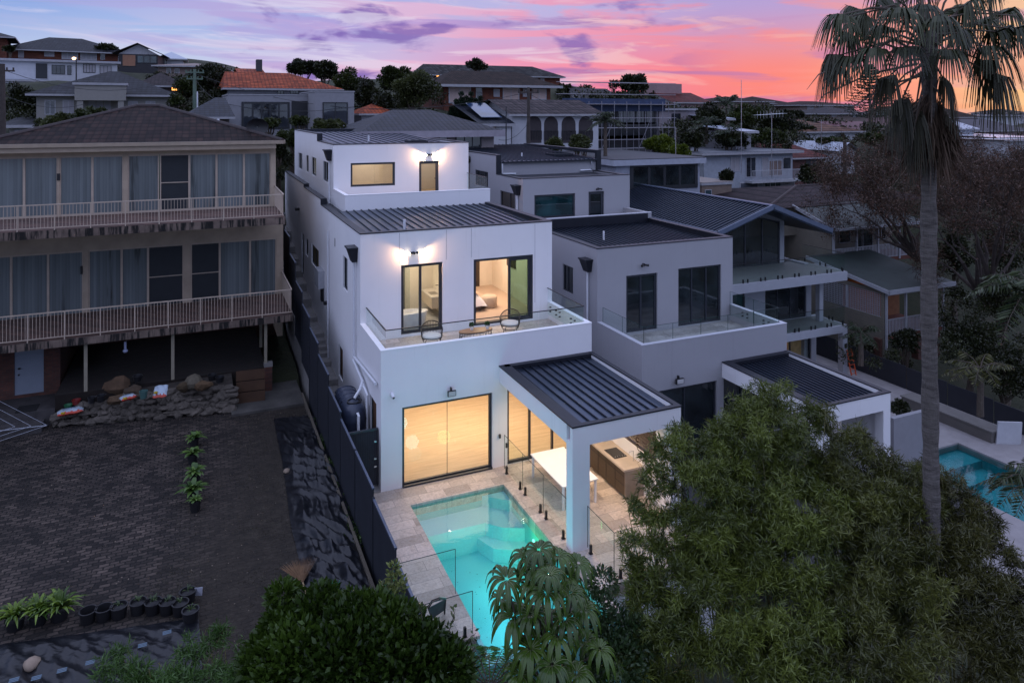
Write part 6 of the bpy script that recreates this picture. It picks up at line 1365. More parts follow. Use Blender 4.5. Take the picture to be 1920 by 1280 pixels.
hubs = [(1625, 38, 15.4), (1660, 60, 14.6), (1595, 70, 15.6), (1640, 95, 14.4), (1612, 20, 16), (1690, 30, 14.2), (1700, 90, 14.0), (1668, 15, 16.2), (1800, 70, 14.6), (1840, 45, 15.6), (1870, 60, 15.2), (1795, 25, 16.4), (1850, 90, 14.8), (1812, 10, 15), (1760, 45, 13.9), (1730, 20, 14.2), (1880, 25, 16), (1600, 110, 14.8), (1655, -20, 15), (1700, -40, 15.6), (1750, -50, 14.8), (1800, -40, 15.6), (1850, -15, 15), (1580, 35, 15), (1775, 95, 14.6), (1905, 55, 15), (1720, -10, 16.4), (1770, 60, 16.3)]
fans('live_frond', [(cr(), DD(*h_), random.uniform(.62, .92), 1) for h_ in hubs], PG, droop=1.15, nb=40)
dead = [(1665, 145, 15, .55), (1770, 150, 15.1, .65), (1864, 142, 15, .75), (1845, 115, 15.4, .6), (1570, 105, 15, .6), (1690, 190, 15, .5), (1715, 215, 15, .55)]
fans('hanging_frond', [(DD(1738, 110, 15.2), DD(a, b, d), r_, .4) for a, b, d, r_ in dead], foliage('palm_fading', (.02, .02, .01), (.09, .085, .05), .2, .6), droop=2.2, nb=34)
sk = []
for i in range(75):
    a = random.uniform(0, 6.28); z0 = Dp(1740, random.uniform(175, 255), 15.2)[2]; b0 = np.array([c0[0]-.03+.16*math.cos(a), c0[1]+.16*math.sin(a), z0]); e = b0+np.array([math.cos(a)*random.uniform(.1, .55), math.sin(a)*random.uniform(.1, .55), -random.uniform(.4, 1.35)]); sk.append((b0, e))
V2, F2, va = [], [], []
for b0, e in sk:
    for q_ in range(16):
        d_ = (e-b0)*random.uniform(.7, 1.25)+rng.normal(size=3)*.09; s_ = rng.normal(size=3); s_[2] = 0; s_ = s_/np.linalg.norm(s_)*.018; k0 = len(V2); m_ = b0+d_*.5+rng.normal(size=3)*.05
        V2 += [tuple(b0), tuple(m_+s_), tuple(b0+d_), tuple(m_-s_)]; F2.append((k0, k0+1, k0+2, k0+3)); va += [random.random()]*4
inv = np.array(wmat(pt).inverted()); VV = np.array(V2) @ inv[:3, :3].T+inv[:3, 3]; me = bpy.data.meshes.new('dead_skirt'); me.from_pydata([tuple(v) for v in VV], [], F2); me.materials.append(PD); at = me.attributes.new('var', 'FLOAT', 'POINT'); at.data.foreach_set('value', va); o = bpy.data.objects.new('dead_skirt', me); COL.objects.link(o); o.parent = pt
mb = MB()
for (a, b) in (((1738, 130), (1640, 210)), ((1735, 140), (1600, 200)), ((1720, 120), (1545, 178)), ((1722, 90), (1535, 140)), ((1736, 150), (1712, 250)), ((1745, 160), (1770, 200)), ((1735, 120), (1660, 180)), ((1748, 110), (1745, 330)), ((1742, 230), (1728, 300)), ((1700, 20), (1570, 30)), ((1740, 40), (1905, 30))):
    p, q = np.array(DD(*a, 15.0)), np.array(DD(*b, 14.9)); mb.tube([p, (p+q)/2+[0, 0, .12], q, q+(q-p)*.12-[0, 0, .25]], [.03, .02, .014, .004], 5)
mb.build('dead_stalk', plain('dead_stalk', (.13, .10, .08), .8, var=.3), pt, smooth=True)
# ================================================================== the suburb behind
def loc_on(P0, ang, px, py):
    n = np.array([math.sin(ang), -math.cos(ang), 0]); r = ray(px, py); t = ((P0-CAM)@n)/(r@n); p = CAM+t*r; dv = np.array([math.cos(ang), math.sin(ang), 0])
    return (p-P0)@dv, p[2]
WFR = plain('window_white', (.42, .43, .46), .6); WDK = plain('window_dark', (.02, .022, .026), .5)
SKYG = glass_dark('sky_reflecting_glass', (.03, .035, .045), .03); CURT = plain('pale_curtain', (.34, .33, .35), .8, var=.15, nscale=1.5); PEACH = plain('peach_blind', (.50, .38, .34), .7, var=.1)
LIT = emit('lit_window', (1, .42, .10), 2.2)
def bgh(label, px0, px1, pe, pb, d, dep, roof, wall, rmat, rise=1.5, ang=0, over=.5, wins=(), name='house', fascia=None, group=None, frame=None, ridge=None, cat='house', ft=.22, extra=None):
    a = R(ang); P0 = Dp(px0, pe, d); v = P0-CAM; dv = np.array([math.cos(a), math.sin(a), 0])
    k = px1-CXP; t = (k*(v@FW)-F*(v@RT))/(F*(dv@RT)-k*(dv@FW)); W = t; zb = Dp(px0, pb, d)[2]; H = P0[2]-zb
    T = thing(name, label, cat, (P0[0], P0[1], zb), a, group)
    m = MB(); m.box(0, 0, -4, W, dep, H-.01)
    m.build('wall', wall, T, local=True)
    o = over; fm = fascia or plain('fascia_white', (.34, .34, .36), .6)
    r = MB(); f = MB(); z = H
    if rise > 20:
        cm = P0+np.array([math.cos(a)*W*.5-math.sin(a)*dep*(.5 if roof != 'skillion' else 1), math.sin(a)*W*.5+math.cos(a)*dep*(.5 if roof != 'skillion' else 1), 0]); dd_ = (cm-CAM)@FW; rise = (12-dd_*(rise-CYP)/F)-P0[2]
    if roof == 'flat':
        r.box(-o, -o, z+ft, W+o, dep+o, z+ft+.05); f.box(-o, -o, z, W+o, dep+o, z+ft)
    elif roof == 'hip':
        rl = ridge if ridge is not None else min(W, dep)/2
        A, B, C, D_ = (-o, -o, z), (W+o, -o, z), (W+o, dep+o, z), (-o, dep+o, z)
        if isinstance(rl, tuple): u0, u1 = rl[0]*W, rl[1]*W
        else: u0, u1 = min(rl, W/2-.01), max(W-rl, W/2+.01)
        P, Q = (u0, dep/2, z+rise), (u1, dep/2, z+rise)
        r.face([A, B, Q, P]).face([B, C, Q]).face([C, D_, P, Q]).face([D_, A, P]).face([D_, C, B, A]); f.box(-o, -o, z-.18, W+o, -o+.06, z-.01).box(W+o-.06, -o+.06, z-.18, W+o, dep+o, z-.01).box(-o, -o+.06, z-.18, -o+.06, dep+o, z-.01)
    elif roof == 'gable':
        r.face([(-o, -o, z), (W+o, -o, z), (W+o, dep/2, z+rise), (-o, dep/2, z+rise)]).face([(-o, dep/2, z+rise), (W+o, dep/2, z+rise), (W+o, dep+o, z), (-o, dep+o, z)])
        f.extr([(0, 0, z-.01), (0, dep, z-.01), (0, dep/2, z+rise-.15)], (.12, 0, 0)); f.extr([(W-.12, 0, z-.01), (W-.12, dep, z-.01), (W-.12, dep/2, z+rise-.15)], (.12, 0, 0)); f.box(-o, -o, z-.18, W+o, -o+.06, z-.01)
    elif roof == 'gable_y':
        r.face([(-o, -o, z), (W/2, -o, z+rise), (W/2, dep+o, z+rise), (-o, dep+o, z)]).face([(W/2, -o, z+rise), (W+o, -o, z), (W+o, dep+o, z), (W/2, dep+o, z+rise)])
        f.extr([(0, .05, z-.01), (W, .05, z-.01), (W/2, .05, z+rise-.15)], (0, .12, 0))
    elif roof == 'skillion':
        r.face([(-o, -o, z), (W+o, -o, z), (W+o, dep+o, z+rise), (-o, dep+o, z+rise)]); f.box(-o, -o, z-.25, W+o, -o+.06, z-.01)
    ro = r.build('roof', rmat, T, local=True); f.build('fascia', fm, ro, local=True)
    for w in wins:
        x0, y0, x1, y1 = w[:4]; gm = w[4] if len(w) > 4 else SKYG; fw = w[5] if len(w) > 5 else (frame or WDK); nm = w[6] if len(w) > 6 else 0
        u0, z1 = loc_on(P0, a, x0, y0); u1, z0 = loc_on(P0, a, x1, y1); z1 -= zb; z0 -= zb; b = max(.05, (u1-u0)*.05)
        q = MB(); q.box(u0-b, -.06, z0-b, u0, 0, z1+b).box(u1, -.06, z0-b, u1+b, 0, z1+b).box(u0, -.06, z0-b, u1, 0, z0).box(u0, -.06, z1, u1, 0, z1+b)
        for i in range(nm): c = u0+(u1-u0)*(i+1)/(nm+1); q.box(c-b*.4, -.05, z0, c+b*.4, -.004, z1)
        wo = q.build('window', fw, T, local=True); MB().box(u0, -.025, z0, u1, -.003, z1).build('pane', gm, wo, local=True)
    if extra: extra(T, W, H, P0, a, zb)
    return T
SLATE = tiles_rows('slate_tile', (.018, .020, .027), (.008, .009, .013), .22, .4, .6, .8); NAVY = tiles_rows('navy_tile', (.014, .018, .030), (.007, .009, .015), .16, .35, .5, .9)
ORANGE = tiles_rows('orange_tile', (.32, .072, .028), (.20, .042, .018), .18, .35, .75, .7); BROWNT = tiles_rows('brown_tile', (.034, .021, .017), (.018, .012, .010), .2, .35, .8, .6); REDT = tiles_rows('red_tile', (.14, .032, .026), (.07, .018, .016), .19, .35, .7, .8)
DKBR = tiles_rows('dark_brown_tile', (.035, .024, .026), (.02, .014, .016), .17, .35, .7, .9); SPAN = tiles_rows('spanish_tile', (.060, .045, .046), (.020, .015, .017), .24, .42, .7, 1.0)
RB = bricks('far_red_brick', (.16, .045, .022), (.11, .03, .018), (.10, .07, .055), 1, .5, .18); CRW = plain('cream_wall_far', (.25, .24, .22), .8, var=.05); WHW = plain('white_wall_far', (.46, .47, .50), .8, var=.06); GYW = plain('grey_wall_far', (.25, .25, .27), .8, var=.06)
TAN = plain('tan_wall_far', (.22, .17, .15), .8, var=.06); TINR = plain('pale_tin', (.36, .40, .48), .4, var=.08); DKR = plain('dark_membrane', (.04, .042, .05), .7); PINKW = plain('dim_pink_wall', (.30, .20, .20), .8)
# --- left hill
bgh('long red brick block on the far left hill with a dark slate hip roof', 12, 236, 92, 122, 104, 14, 'hip', RB, SLATE, 72, 8, .9, [(35, 96, 44, 108, CURT, WFR), (84, 93, 101, 106, CURT, WFR, 1), (117, 96, 145, 111, CURT, WFR, 2), (152, 98, 180, 113, CURT, WFR, 2), (189, 101, 196, 112, SKYG, WFR), (222, 106, 238, 120, CURT, WFR, 1)], ridge=(.33, .62))
bgh('corner of a tall red brick block cut off by the left edge', -40, 11, 68, 118, 100, 10, 'hip', RB, SLATE, 1.2, 8, 1.2, [])
bgh('long white modern flat-roofed house below the red brick block', -30, 220, 113, 150, 84, 9, 'flat', WHW, TINR, 0, 6, .4, [(67, 119, 89, 148, WDK, WFR), (98, 123, 121, 139, SKYG, WDK, 2), (127, 124, 133, 140, SKYG, WDK), (157, 121, 178, 136, CURT, WDK, 3), (188, 124, 208, 138, CURT, WDK, 2)])
bgh('white lower storey jutting below the flat-roofed modern house', -20, 62, 152, 170, 80, 6, 'flat', WHW, TINR, 0, 6, .2, [(30, 156, 60, 168, WDK, WDK)])
bgh('timber-clad modern house with a thin dark gabled roof and glass balcony', 222, 296, 101, 130, 104, 9, 'gable_y', plain('black_clad', (.03, .03, .035), .7), DKR, 1.6, -5, .8, [(258, 105, 293, 118, glass_dark('sea_glass', (.03, .06, .07)), WDK, 2), (230, 103, 254, 124, plain('warm_cladding', (.30, .15, .09), .7), WDK)])
bgh('white house with a pale tin roof high behind the cream flat house', 296, 344, 110, 124, 112, 8, 'hip', WHW, TINR, 1.4, 0, .6, [(300, 113, 312, 122, SKYG, WDK)])
bgh('cream flat-roofed two-storey house on the hill behind the green power pole', 296, 412, 123, 150, 96, 10, 'hip', TAN, TAN, .7, -8, .7, [(313, 128, 320, 137, SKYG, WFR), (328, 129, 336, 137, SKYG, WFR), (376, 130, 388, 140, SKYG, WFR, 1), (398, 131, 405, 140, SKYG, WFR)])
bgh('small dark-roofed cottage with one orange lit window', 262, 345, 160, 185, 72, 8, 'hip', plain('dim_cottage', (.10, .08, .075), .8), DKBR, 136, 5, .5, [(322, 159, 336, 170, LIT, WDK, 1)])
bgh('cream rendered house with a slate hip roof and a tall columned portico', 68, 318, 176, 250, 60, 12, 'hip', CRW, SLATE, 134, 3, .7, [(85, 189, 103, 214, SKYG, WFR, 1), (119, 189, 137, 212, CURT, WFR, 1), (241, 191, 257, 206, CURT, WFR, 1), (274, 191, 290, 206, CURT, WFR, 1), (166, 185, 208, 212, CURT, CRW, 2)], ridge=(.50, .58),
    extra=lambda T, W, H, P0, a, zb: [MB().box(W*.30, -1.4, 0, W*.345, -.9, H-.55).build('column', CRW, T, local=True), MB().box(W*.60, -1.4, 0, W*.645, -.9, H-.55).build('column', CRW, T, local=True), MB().box(W*.285, -1.5, H-.55, W*.66, 0, H+.75).build('portico', CRW, T, local=True), MB().box(W*.27, -1.65, H+.75, W*.675, .1, H+.95).build('cornice', plain('fascia_white', (.34, .34, .36), .6), T, local=True)])
bgh('slate-roofed garage beside the portico house, at the left edge', 18, 68, 234, 262, 56, 6, 'skillion', CRW, SLATE, 220, 3, .5, [(27, 242, 60, 256, CURT, CRW)])
# --- centre left: grey modern house with the orange roof behind
bgh('upper storey with a bright orange tiled hip roof and three small windows', 428, 634, 165, 185, 68, 9, 'hip', GYW, ORANGE, 137, 2, .5, [(521, 171, 531, 177, SKYG, WDK, 1), (545, 170, 559, 177, SKYG, WDK, 2), (585, 170, 594, 177, SKYG, WDK)], ridge=(.0, .6))
bgh('little orange tiled gable with a dark chimney behind the big orange roof', 450, 492, 137, 150, 78, 6, 'gable', RB, ORANGE, 129, 2, .3, [], extra=lambda T, W, H, P0, a, zb: MB().box(W-.5, 1, H, W+.1, 2, H+1.6).build('chimney', DKR, T, local=True))
bgh('grey rendered modern house with wide dark-framed windows that reflect the sunset', 428, 592, 178, 245, 62, 8, 'flat', GYW, DKR, 0, 2, .05, [(457, 195, 539, 238, SKYG, WDK, 4), (548, 191, 575, 240, WDK, WDK)], ft=.08)
bgh('grey rendered wing with one broad sunset-reflecting window, right end of the orange-roofed house', 592, 664, 172, 245, 61.5, 8, 'flat', GYW, DKR, 0, 2, .05, [(607, 194, 650, 231, SKYG, WDK, 1)], ft=.08)
bgh('small house with a steep dark navy tiled roof, left of the grey rendered house', 352, 430, 219, 250, 54, 7, 'hip', plain('dim_cottage', (.10, .08, .075), .8), NAVY, 183, 2, .4, [], ridge=(.72, .98))
bgh('low cottage with a faded orange tiled roof under the large trees', 678, 742, 213, 240, 66, 6, 'hip', GYW, ORANGE, 195, 0, .3, [])
bgh('single-storey house with a dark navy hip roof and a wide pale fascia', 690, 926, 247, 280, 47.5, 9, 'hip', plain('taupe_wall', (.24, .21, .21), .8), NAVY, 206, -1, .6, [(824, 255, 838, 274, SKYG, WDK), (856, 254, 900, 276, glass_dark(), WDK, 2)], ridge=(.30, .62), fascia=plain('lilac_fascia', (.30, .275, .31), .6),
    extra=lambda T, W, H, P0, a, zb: MB().box(-.6, -.72, H-.42, W+.6, -.6, H+.02).build('fascia_board', plain('lilac_fascia', (.30, .275, .31), .6), T, local=True))
# --- centre: brick apartments, arches, scaffold
bgh('long red brick apartment block with a pale speckled slate roof on the skyline', 798, 1050, 140, 170, 122, 12, 'hip', RB, tiles_rows('mossy_slate', (.05, .05, .05), (.014, .013, .014), .3, .6, .8, .6), 123, -3, .8, [(802, 140, 812, 148, CURT, WFR), (818, 140, 826, 148, LIT, WFR), (1003, 144, 1008, 150, CURT, WFR), (1014, 145, 1020, 152, CURT, WFR)], ridge=(.04, .88))
bgh('two-storey red brick house with a brown hip roof, white gutter and large peach-blind windows', 832, 1032, 159, 222, 86, 12, 'hip', RB, BROWNT, 134, -2, 1.0, [(843, 164, 881, 192, PEACH, WFR, 1), (893, 165, 903, 196, SKYG, WFR), (926, 168, 936, 181, CURT, WFR), (944, 165, 972, 188, PEACH, WFR, 1), (981, 167, 990, 181, CURT, WFR), (998, 168, 1023, 186, PEACH, WFR, 1)], ridge=(.20, .84),
    extra=lambda T, W, H, P0, a, zb: MB().box(-1.2, -1.25, H-.28, W+1.2, -1.0, H+.02).build('gutter', plain('fascia_white', (.34, .34, .36), .6), T, local=True))
def arches(T, W, H, P0, a, zb):
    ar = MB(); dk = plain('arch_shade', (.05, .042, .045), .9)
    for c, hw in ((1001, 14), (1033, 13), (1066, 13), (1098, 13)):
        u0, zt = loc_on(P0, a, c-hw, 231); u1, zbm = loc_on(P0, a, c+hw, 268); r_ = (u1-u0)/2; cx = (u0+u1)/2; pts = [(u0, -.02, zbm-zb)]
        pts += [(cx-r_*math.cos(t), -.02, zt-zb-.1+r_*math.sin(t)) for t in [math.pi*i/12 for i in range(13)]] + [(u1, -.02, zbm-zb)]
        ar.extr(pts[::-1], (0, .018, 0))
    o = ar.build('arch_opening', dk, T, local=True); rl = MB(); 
    for c, hw in ((1001, 14), (1033, 13), (1066, 13), (1098, 13)):
        u0, zt = loc_on(P0, a, c-hw, 246); u1, zl = loc_on(P0, a, c+hw, 262)
        n = 9
        for i in range(n+1): x = u0+(u1-u0)*i/n; rl.box(x-.02, -.07, zl-zb, x+.02, -.03, zt-zb)
        rl.box(u0, -.07, zt-zb, u1, -.03, zt-zb+.04)
    rl.build('railing', BLACK, T, local=True)
    u0, z1 = loc_on(P0, a, 985, 256); u1, z0 = loc_on(P0, a, 1108, 262); 
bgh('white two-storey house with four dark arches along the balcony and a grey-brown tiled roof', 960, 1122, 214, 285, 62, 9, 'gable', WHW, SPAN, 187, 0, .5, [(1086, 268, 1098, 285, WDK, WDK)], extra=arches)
bgh('small wing with a dark roof carrying blue solar panels, left of the arched house', 902, 958, 232, 262, 60, 7, 'skillion', WHW, NAVY, 192, 0, .3, [(920, 238, 929, 249, plain('amber_glow', (.30, .14, .03), .6), WDK)], extra=lambda T, W, H, P0, a, zb: MB().extr([(W*.15, 1, H+.5), (W*.85, 1, H+.5), (W*.85, 5, H+1.75), (W*.15, 5, H+1.75)], (0, 0, .06)).build('solar_panel', glass_dark('solar', (.02, .04, .09), .1), T, local=True))
def scaffold(T, W, H, P0, a, zb):
    s = MB(); n = 9
    for i in range(n+1):
        x = -.5+(W+1)*i/n
        for y in (-2.0, -1.0): s.tube([(x, y, -.5), (x, y, H+.9)], .035, 5)
    for z in (.3, 1.2, 2.4, 3.4, 4.8, 5.8, 7.0):
        for y in (-2.0, -1.0): s.tube([(-.7, y, z), (W+.7, y, z)], .03, 5)
    for i in range(0, n, 3): s.tube([(-.5+(W+1)*i/n, -2.02, .3), (-.5+(W+1)*(i+1)/n, -2.02, 3.4)], .03, 5)
    s.build('scaffold_tube', plain('scaffold_grey', (.30, .29, .32), .4, metal=.5), T, local=True)
    p = MB()
    for z in (2.35, 4.75): p.box(-.6, -2.0, z, W+.6, -1.0, z+.05)
    p.build('scaffold_plank', plain('plank', (.16, .12, .10), .8), T, local=True)
    b = MB(); b.box(0, -1.1, H-.1, W, -.95, H+1.2); b.build('blue_mesh', plain('blue_tarp', (.03, .05, .11), .7, var=.3, nscale=2), T, local=True)
bgh('half-built house wrapped in grey scaffolding with a strip of blue mesh along its top', 1046, 1236, 207, 285, 72, 9, 'flat', plain('bare_render', (.10, .095, .105), .85, var=.15), DKR, 0, 0, .2, [(1096, 210, 1110, 228, PEACH, WDK), (1120, 208, 1150, 229, SKYG, WDK, 3), (1158, 208, 1225, 229, SKYG, WDK, 3), (1070, 240, 1225, 253, WDK, WDK, 4), (1092, 262, 1200, 272, plain('dim_inside', (.04, .035, .04), .8), WDK, 3)], extra=scaffold)
bgh('grey gabled roof rising behind the scaffolding, left of the dark round tree', 1098, 1160, 184, 200, 104, 9, 'gable', GYW, SLATE, 166, 0, .5, [])
bgh('dark red gabled house with a boxy roof studio on the skyline', 1262, 1326, 192, 206, 112, 10, 'gable', PINKW, REDT, 174, 0, .6, [(1268, 194, 1276, 200, CURT, WFR)], extra=lambda T, W, H, P0, a, zb: MB().box(0, 4.4, H+.3, W*.75, 9, H+3.1).build('roof_studio', PINKW, T, local=True))
bgh('plain pale flat-roofed block right of the scaffolding with one dark window', 1240, 1312, 207, 242, 86, 8, 'flat', plain('pink_grey_wall', (.26, .23, .25), .8), DKR, 0, 0, .3, [(1260, 214, 1275, 227, SKYG, WDK, 1)])
bgh('low garage with a thin pale skillion roof in the trees', 1338, 1368, 222, 236, 84, 6, 'skillion', TAN, TINR, .6, 0, .5, [])
bgh('small pale-roofed shelter on white posts among the trees', 1380, 1408, 246, 258, 76, 5, 'skillion', GYW, TINR, .5, 0, .6, [])
# --- right: pale house with balcony
def rail_b(T, W, H, P0, a, zb):
    u0, z1 = loc_on(P0, a, 1397, 320); u1, z0 = loc_on(P0, a, 1492, 334); b = MB(); n = 40
    for i in range(n+1): x = u0+(u1-u0)*i/n; b.box(x-.015, -1.0, z0-zb, x+.015, -.97, z1-zb)
    b.box(u0, -1.02, z1-zb, u1, -.95, z1-zb+.05); b.build('balustrade', WFR, T, local=True); MB().box(u0, -1.05, z0-zb-.22, u1, 0, z0-zb).build('balcony_slab', WFR, T, local=True)
bgh('pale two-storey flat-roofed house with a long balcony and garage below', 1320, 1486, 291, 372, 70, 9, 'flat', plain('pale_blue_wall', (.34, .37, .42), .8), plain('grey_roof', (.12, .13, .15), .6), 0, 0, .8, [(1370, 296, 1386, 320, CURT, WFR, 1), (1399, 296, 1416, 331, SKYG, WFR, 1), (1429, 296, 1440, 330, CURT, WFR), (1442, 302, 1465, 328, plain('dim_peach', (.20, .15, .13), .7), WFR, 2), (1468, 296, 1482, 316, SKYG, WFR), (1388, 344, 1420, 368, plain('garage_grey', (.09, .10, .13), .6), WFR), (1434, 340, 1463, 368, glass_dark('sea_glass', (.03, .06, .07)), WFR, 2), (1467, 342, 1488, 360, CURT, WFR, 1)], extra=rail_b)
bgh('brick house with red tiled gable roof and a fan-patterned gable end', 1420, 1545, 298, 345, 78, 9, 'hip', bricks('dull_brick', (.12, .05, .045), (.08, .035, .03), (.06, .05, .05), 1, .5, .18), REDT, 269, 0, .5, [(1512, 302, 1530, 315, WDK, WDK)], ridge=(.08, .9))
bgh('small white weatherboard house with a bright pale tin roof, right of the red tiled one', 1572, 1602, 283, 322, 86, 12, 'gable_y', WHW, TINR, 1.0, 0, .5, [(1578, 292, 1594, 312, SKYG, WDK, 2)])
bgh('long building with a pale blue-white tin roof behind the red tiled house', 1455, 1572, 277, 300, 96, 12, 'skillion', WHW, TINR, 265, 0, .3, [])
bgh('low beige annex with a deck rail behind the unlit white house', 1316, 1372, 348, 392, 60, 5, 'flat', plain('beige_annex', (.20, .15, .12), .8), plain('beige_top', (.26, .22, .2), .8), 0, 0, .1, [(1322, 357, 1333, 372, glass_dark('sea_glass', (.03, .06, .07)), WFR)])
hb = bgh('white flat-roofed storey with one long dark strip window, directly behind the unlit white house', 1154, 1312, 311, 392, 52, 12, 'flat', plain('cool_white_wall', (.30, .32, .38), .8), DKR, 0, -1, .35, [(1187, 314, 1302, 345, glass_dark(), WDK, 3)], ft=.42, fascia=plain('cool_white_fascia', (.36, .38, .44), .7))
# --- skyline right
bgh('row of brown hip roofs on the skyline left of the palm', 1362, 1440, 190, 206, 150, 14, 'hip', PINKW, BROWNT, 181, 0, 1, [], group='distant roofs'); bgh('brown hip roof farther right on the skyline with a pale wall', 1425, 1478, 194, 204, 160, 14, 'hip', TAN, BROWNT, 181, 0, 1, [(1430, 197, 1436, 203, CURT, WFR)], group='distant roofs')
bgh('two-storey pale apartment house with a row of white windows at the horizon', 1500, 1602, 197, 215, 152, 12, 'hip', TAN, BROWNT, 190, 0, .8, [(1514, 199, 1525, 206, CURT, WFR, 3), (1535, 199, 1538, 207, CURT, WFR), (1544, 199, 1548, 207, CURT, WFR), (1555, 200, 1563, 207, SKYG, WFR, 1)])
bgh('dark slate-roofed house with two white windows in front of the pale apartment house', 1556, 1624, 213, 228, 132, 10, 'hip', TAN, SLATE, 200, 0, .8, [(1560, 215, 1568, 219, CURT, WFR, 1), (1598, 214, 1606, 219, CURT, WFR)])
bgh('house with a broad faded orange-brown hip roof among trees', 1508, 1612, 247, 266, 98, 12, 'hip', WHW, tiles_rows('faded_tile', (.17, .09, .06), (.10, .06, .045), .25, .5, .8, .6), 225, 0, .6, [])
bgh('long maroon-roofed building left of the palm skirt', 1596, 1672, 248, 262, 106, 12, 'gable', PINKW, plain('maroon_sheet', (.10, .02, .03), .6), 228, 0, .5, [])
far = [(1762, 1826, 242, 252, 112, TINR, WHW, 'pale tin roof just right of the palm trunk', 'gable', 222), (1752, 1834, 220, 232, 160, BROWNT, PINKW, 'dark brown roof right of the palm at the horizon', 'hip', 2.2), (1838, 1908, 218, 230, 175, TINR, WHW, 'white flat-fronted houses at the horizon by the right edge', 'flat', 0), (1814, 1925, 246, 256, 130, plain('dark_hip', (.04, .036, .05), .7), PINKW, 'wide dark grey hip roof near the right edge', 'hip', 223), (1868, 1935, 258, 262, 105, TINR, PINKW, 'pale blue tin roof cut by the right edge', 'skillion', 250), (1880, 1935, 262, 280, 100, ORANGE, WHW, 'orange tiled roof under the pale blue one at the right edge', 'skillion', 259), (1840, 1935, 340, 372, 82, ORANGE, RB, 'orange-red tiled roof glimpsed through the bare trees', 'hip', 316), (1890, 1930, 212, 222, 190, SLATE, WHW, 'dark roof at the far right horizon', 'hip', 204), (1480, 1560, 203, 212, 175, SLATE, TAN, 'low dark roof at the horizon left of the pine', 'hip', 196), (1670, 1745, 214, 224, 175, BROWNT, PINKW, 'brown roof behind the dark cypress at the horizon', 'hip', 2)]
for x0, x1, pe, pb, d, rm, wm, lab, kind, rs in far: bgh(lab, x0, x1, pe, pb, d, 10, kind, wm, rm, rs, 0, .6, [], group='distant roofs')
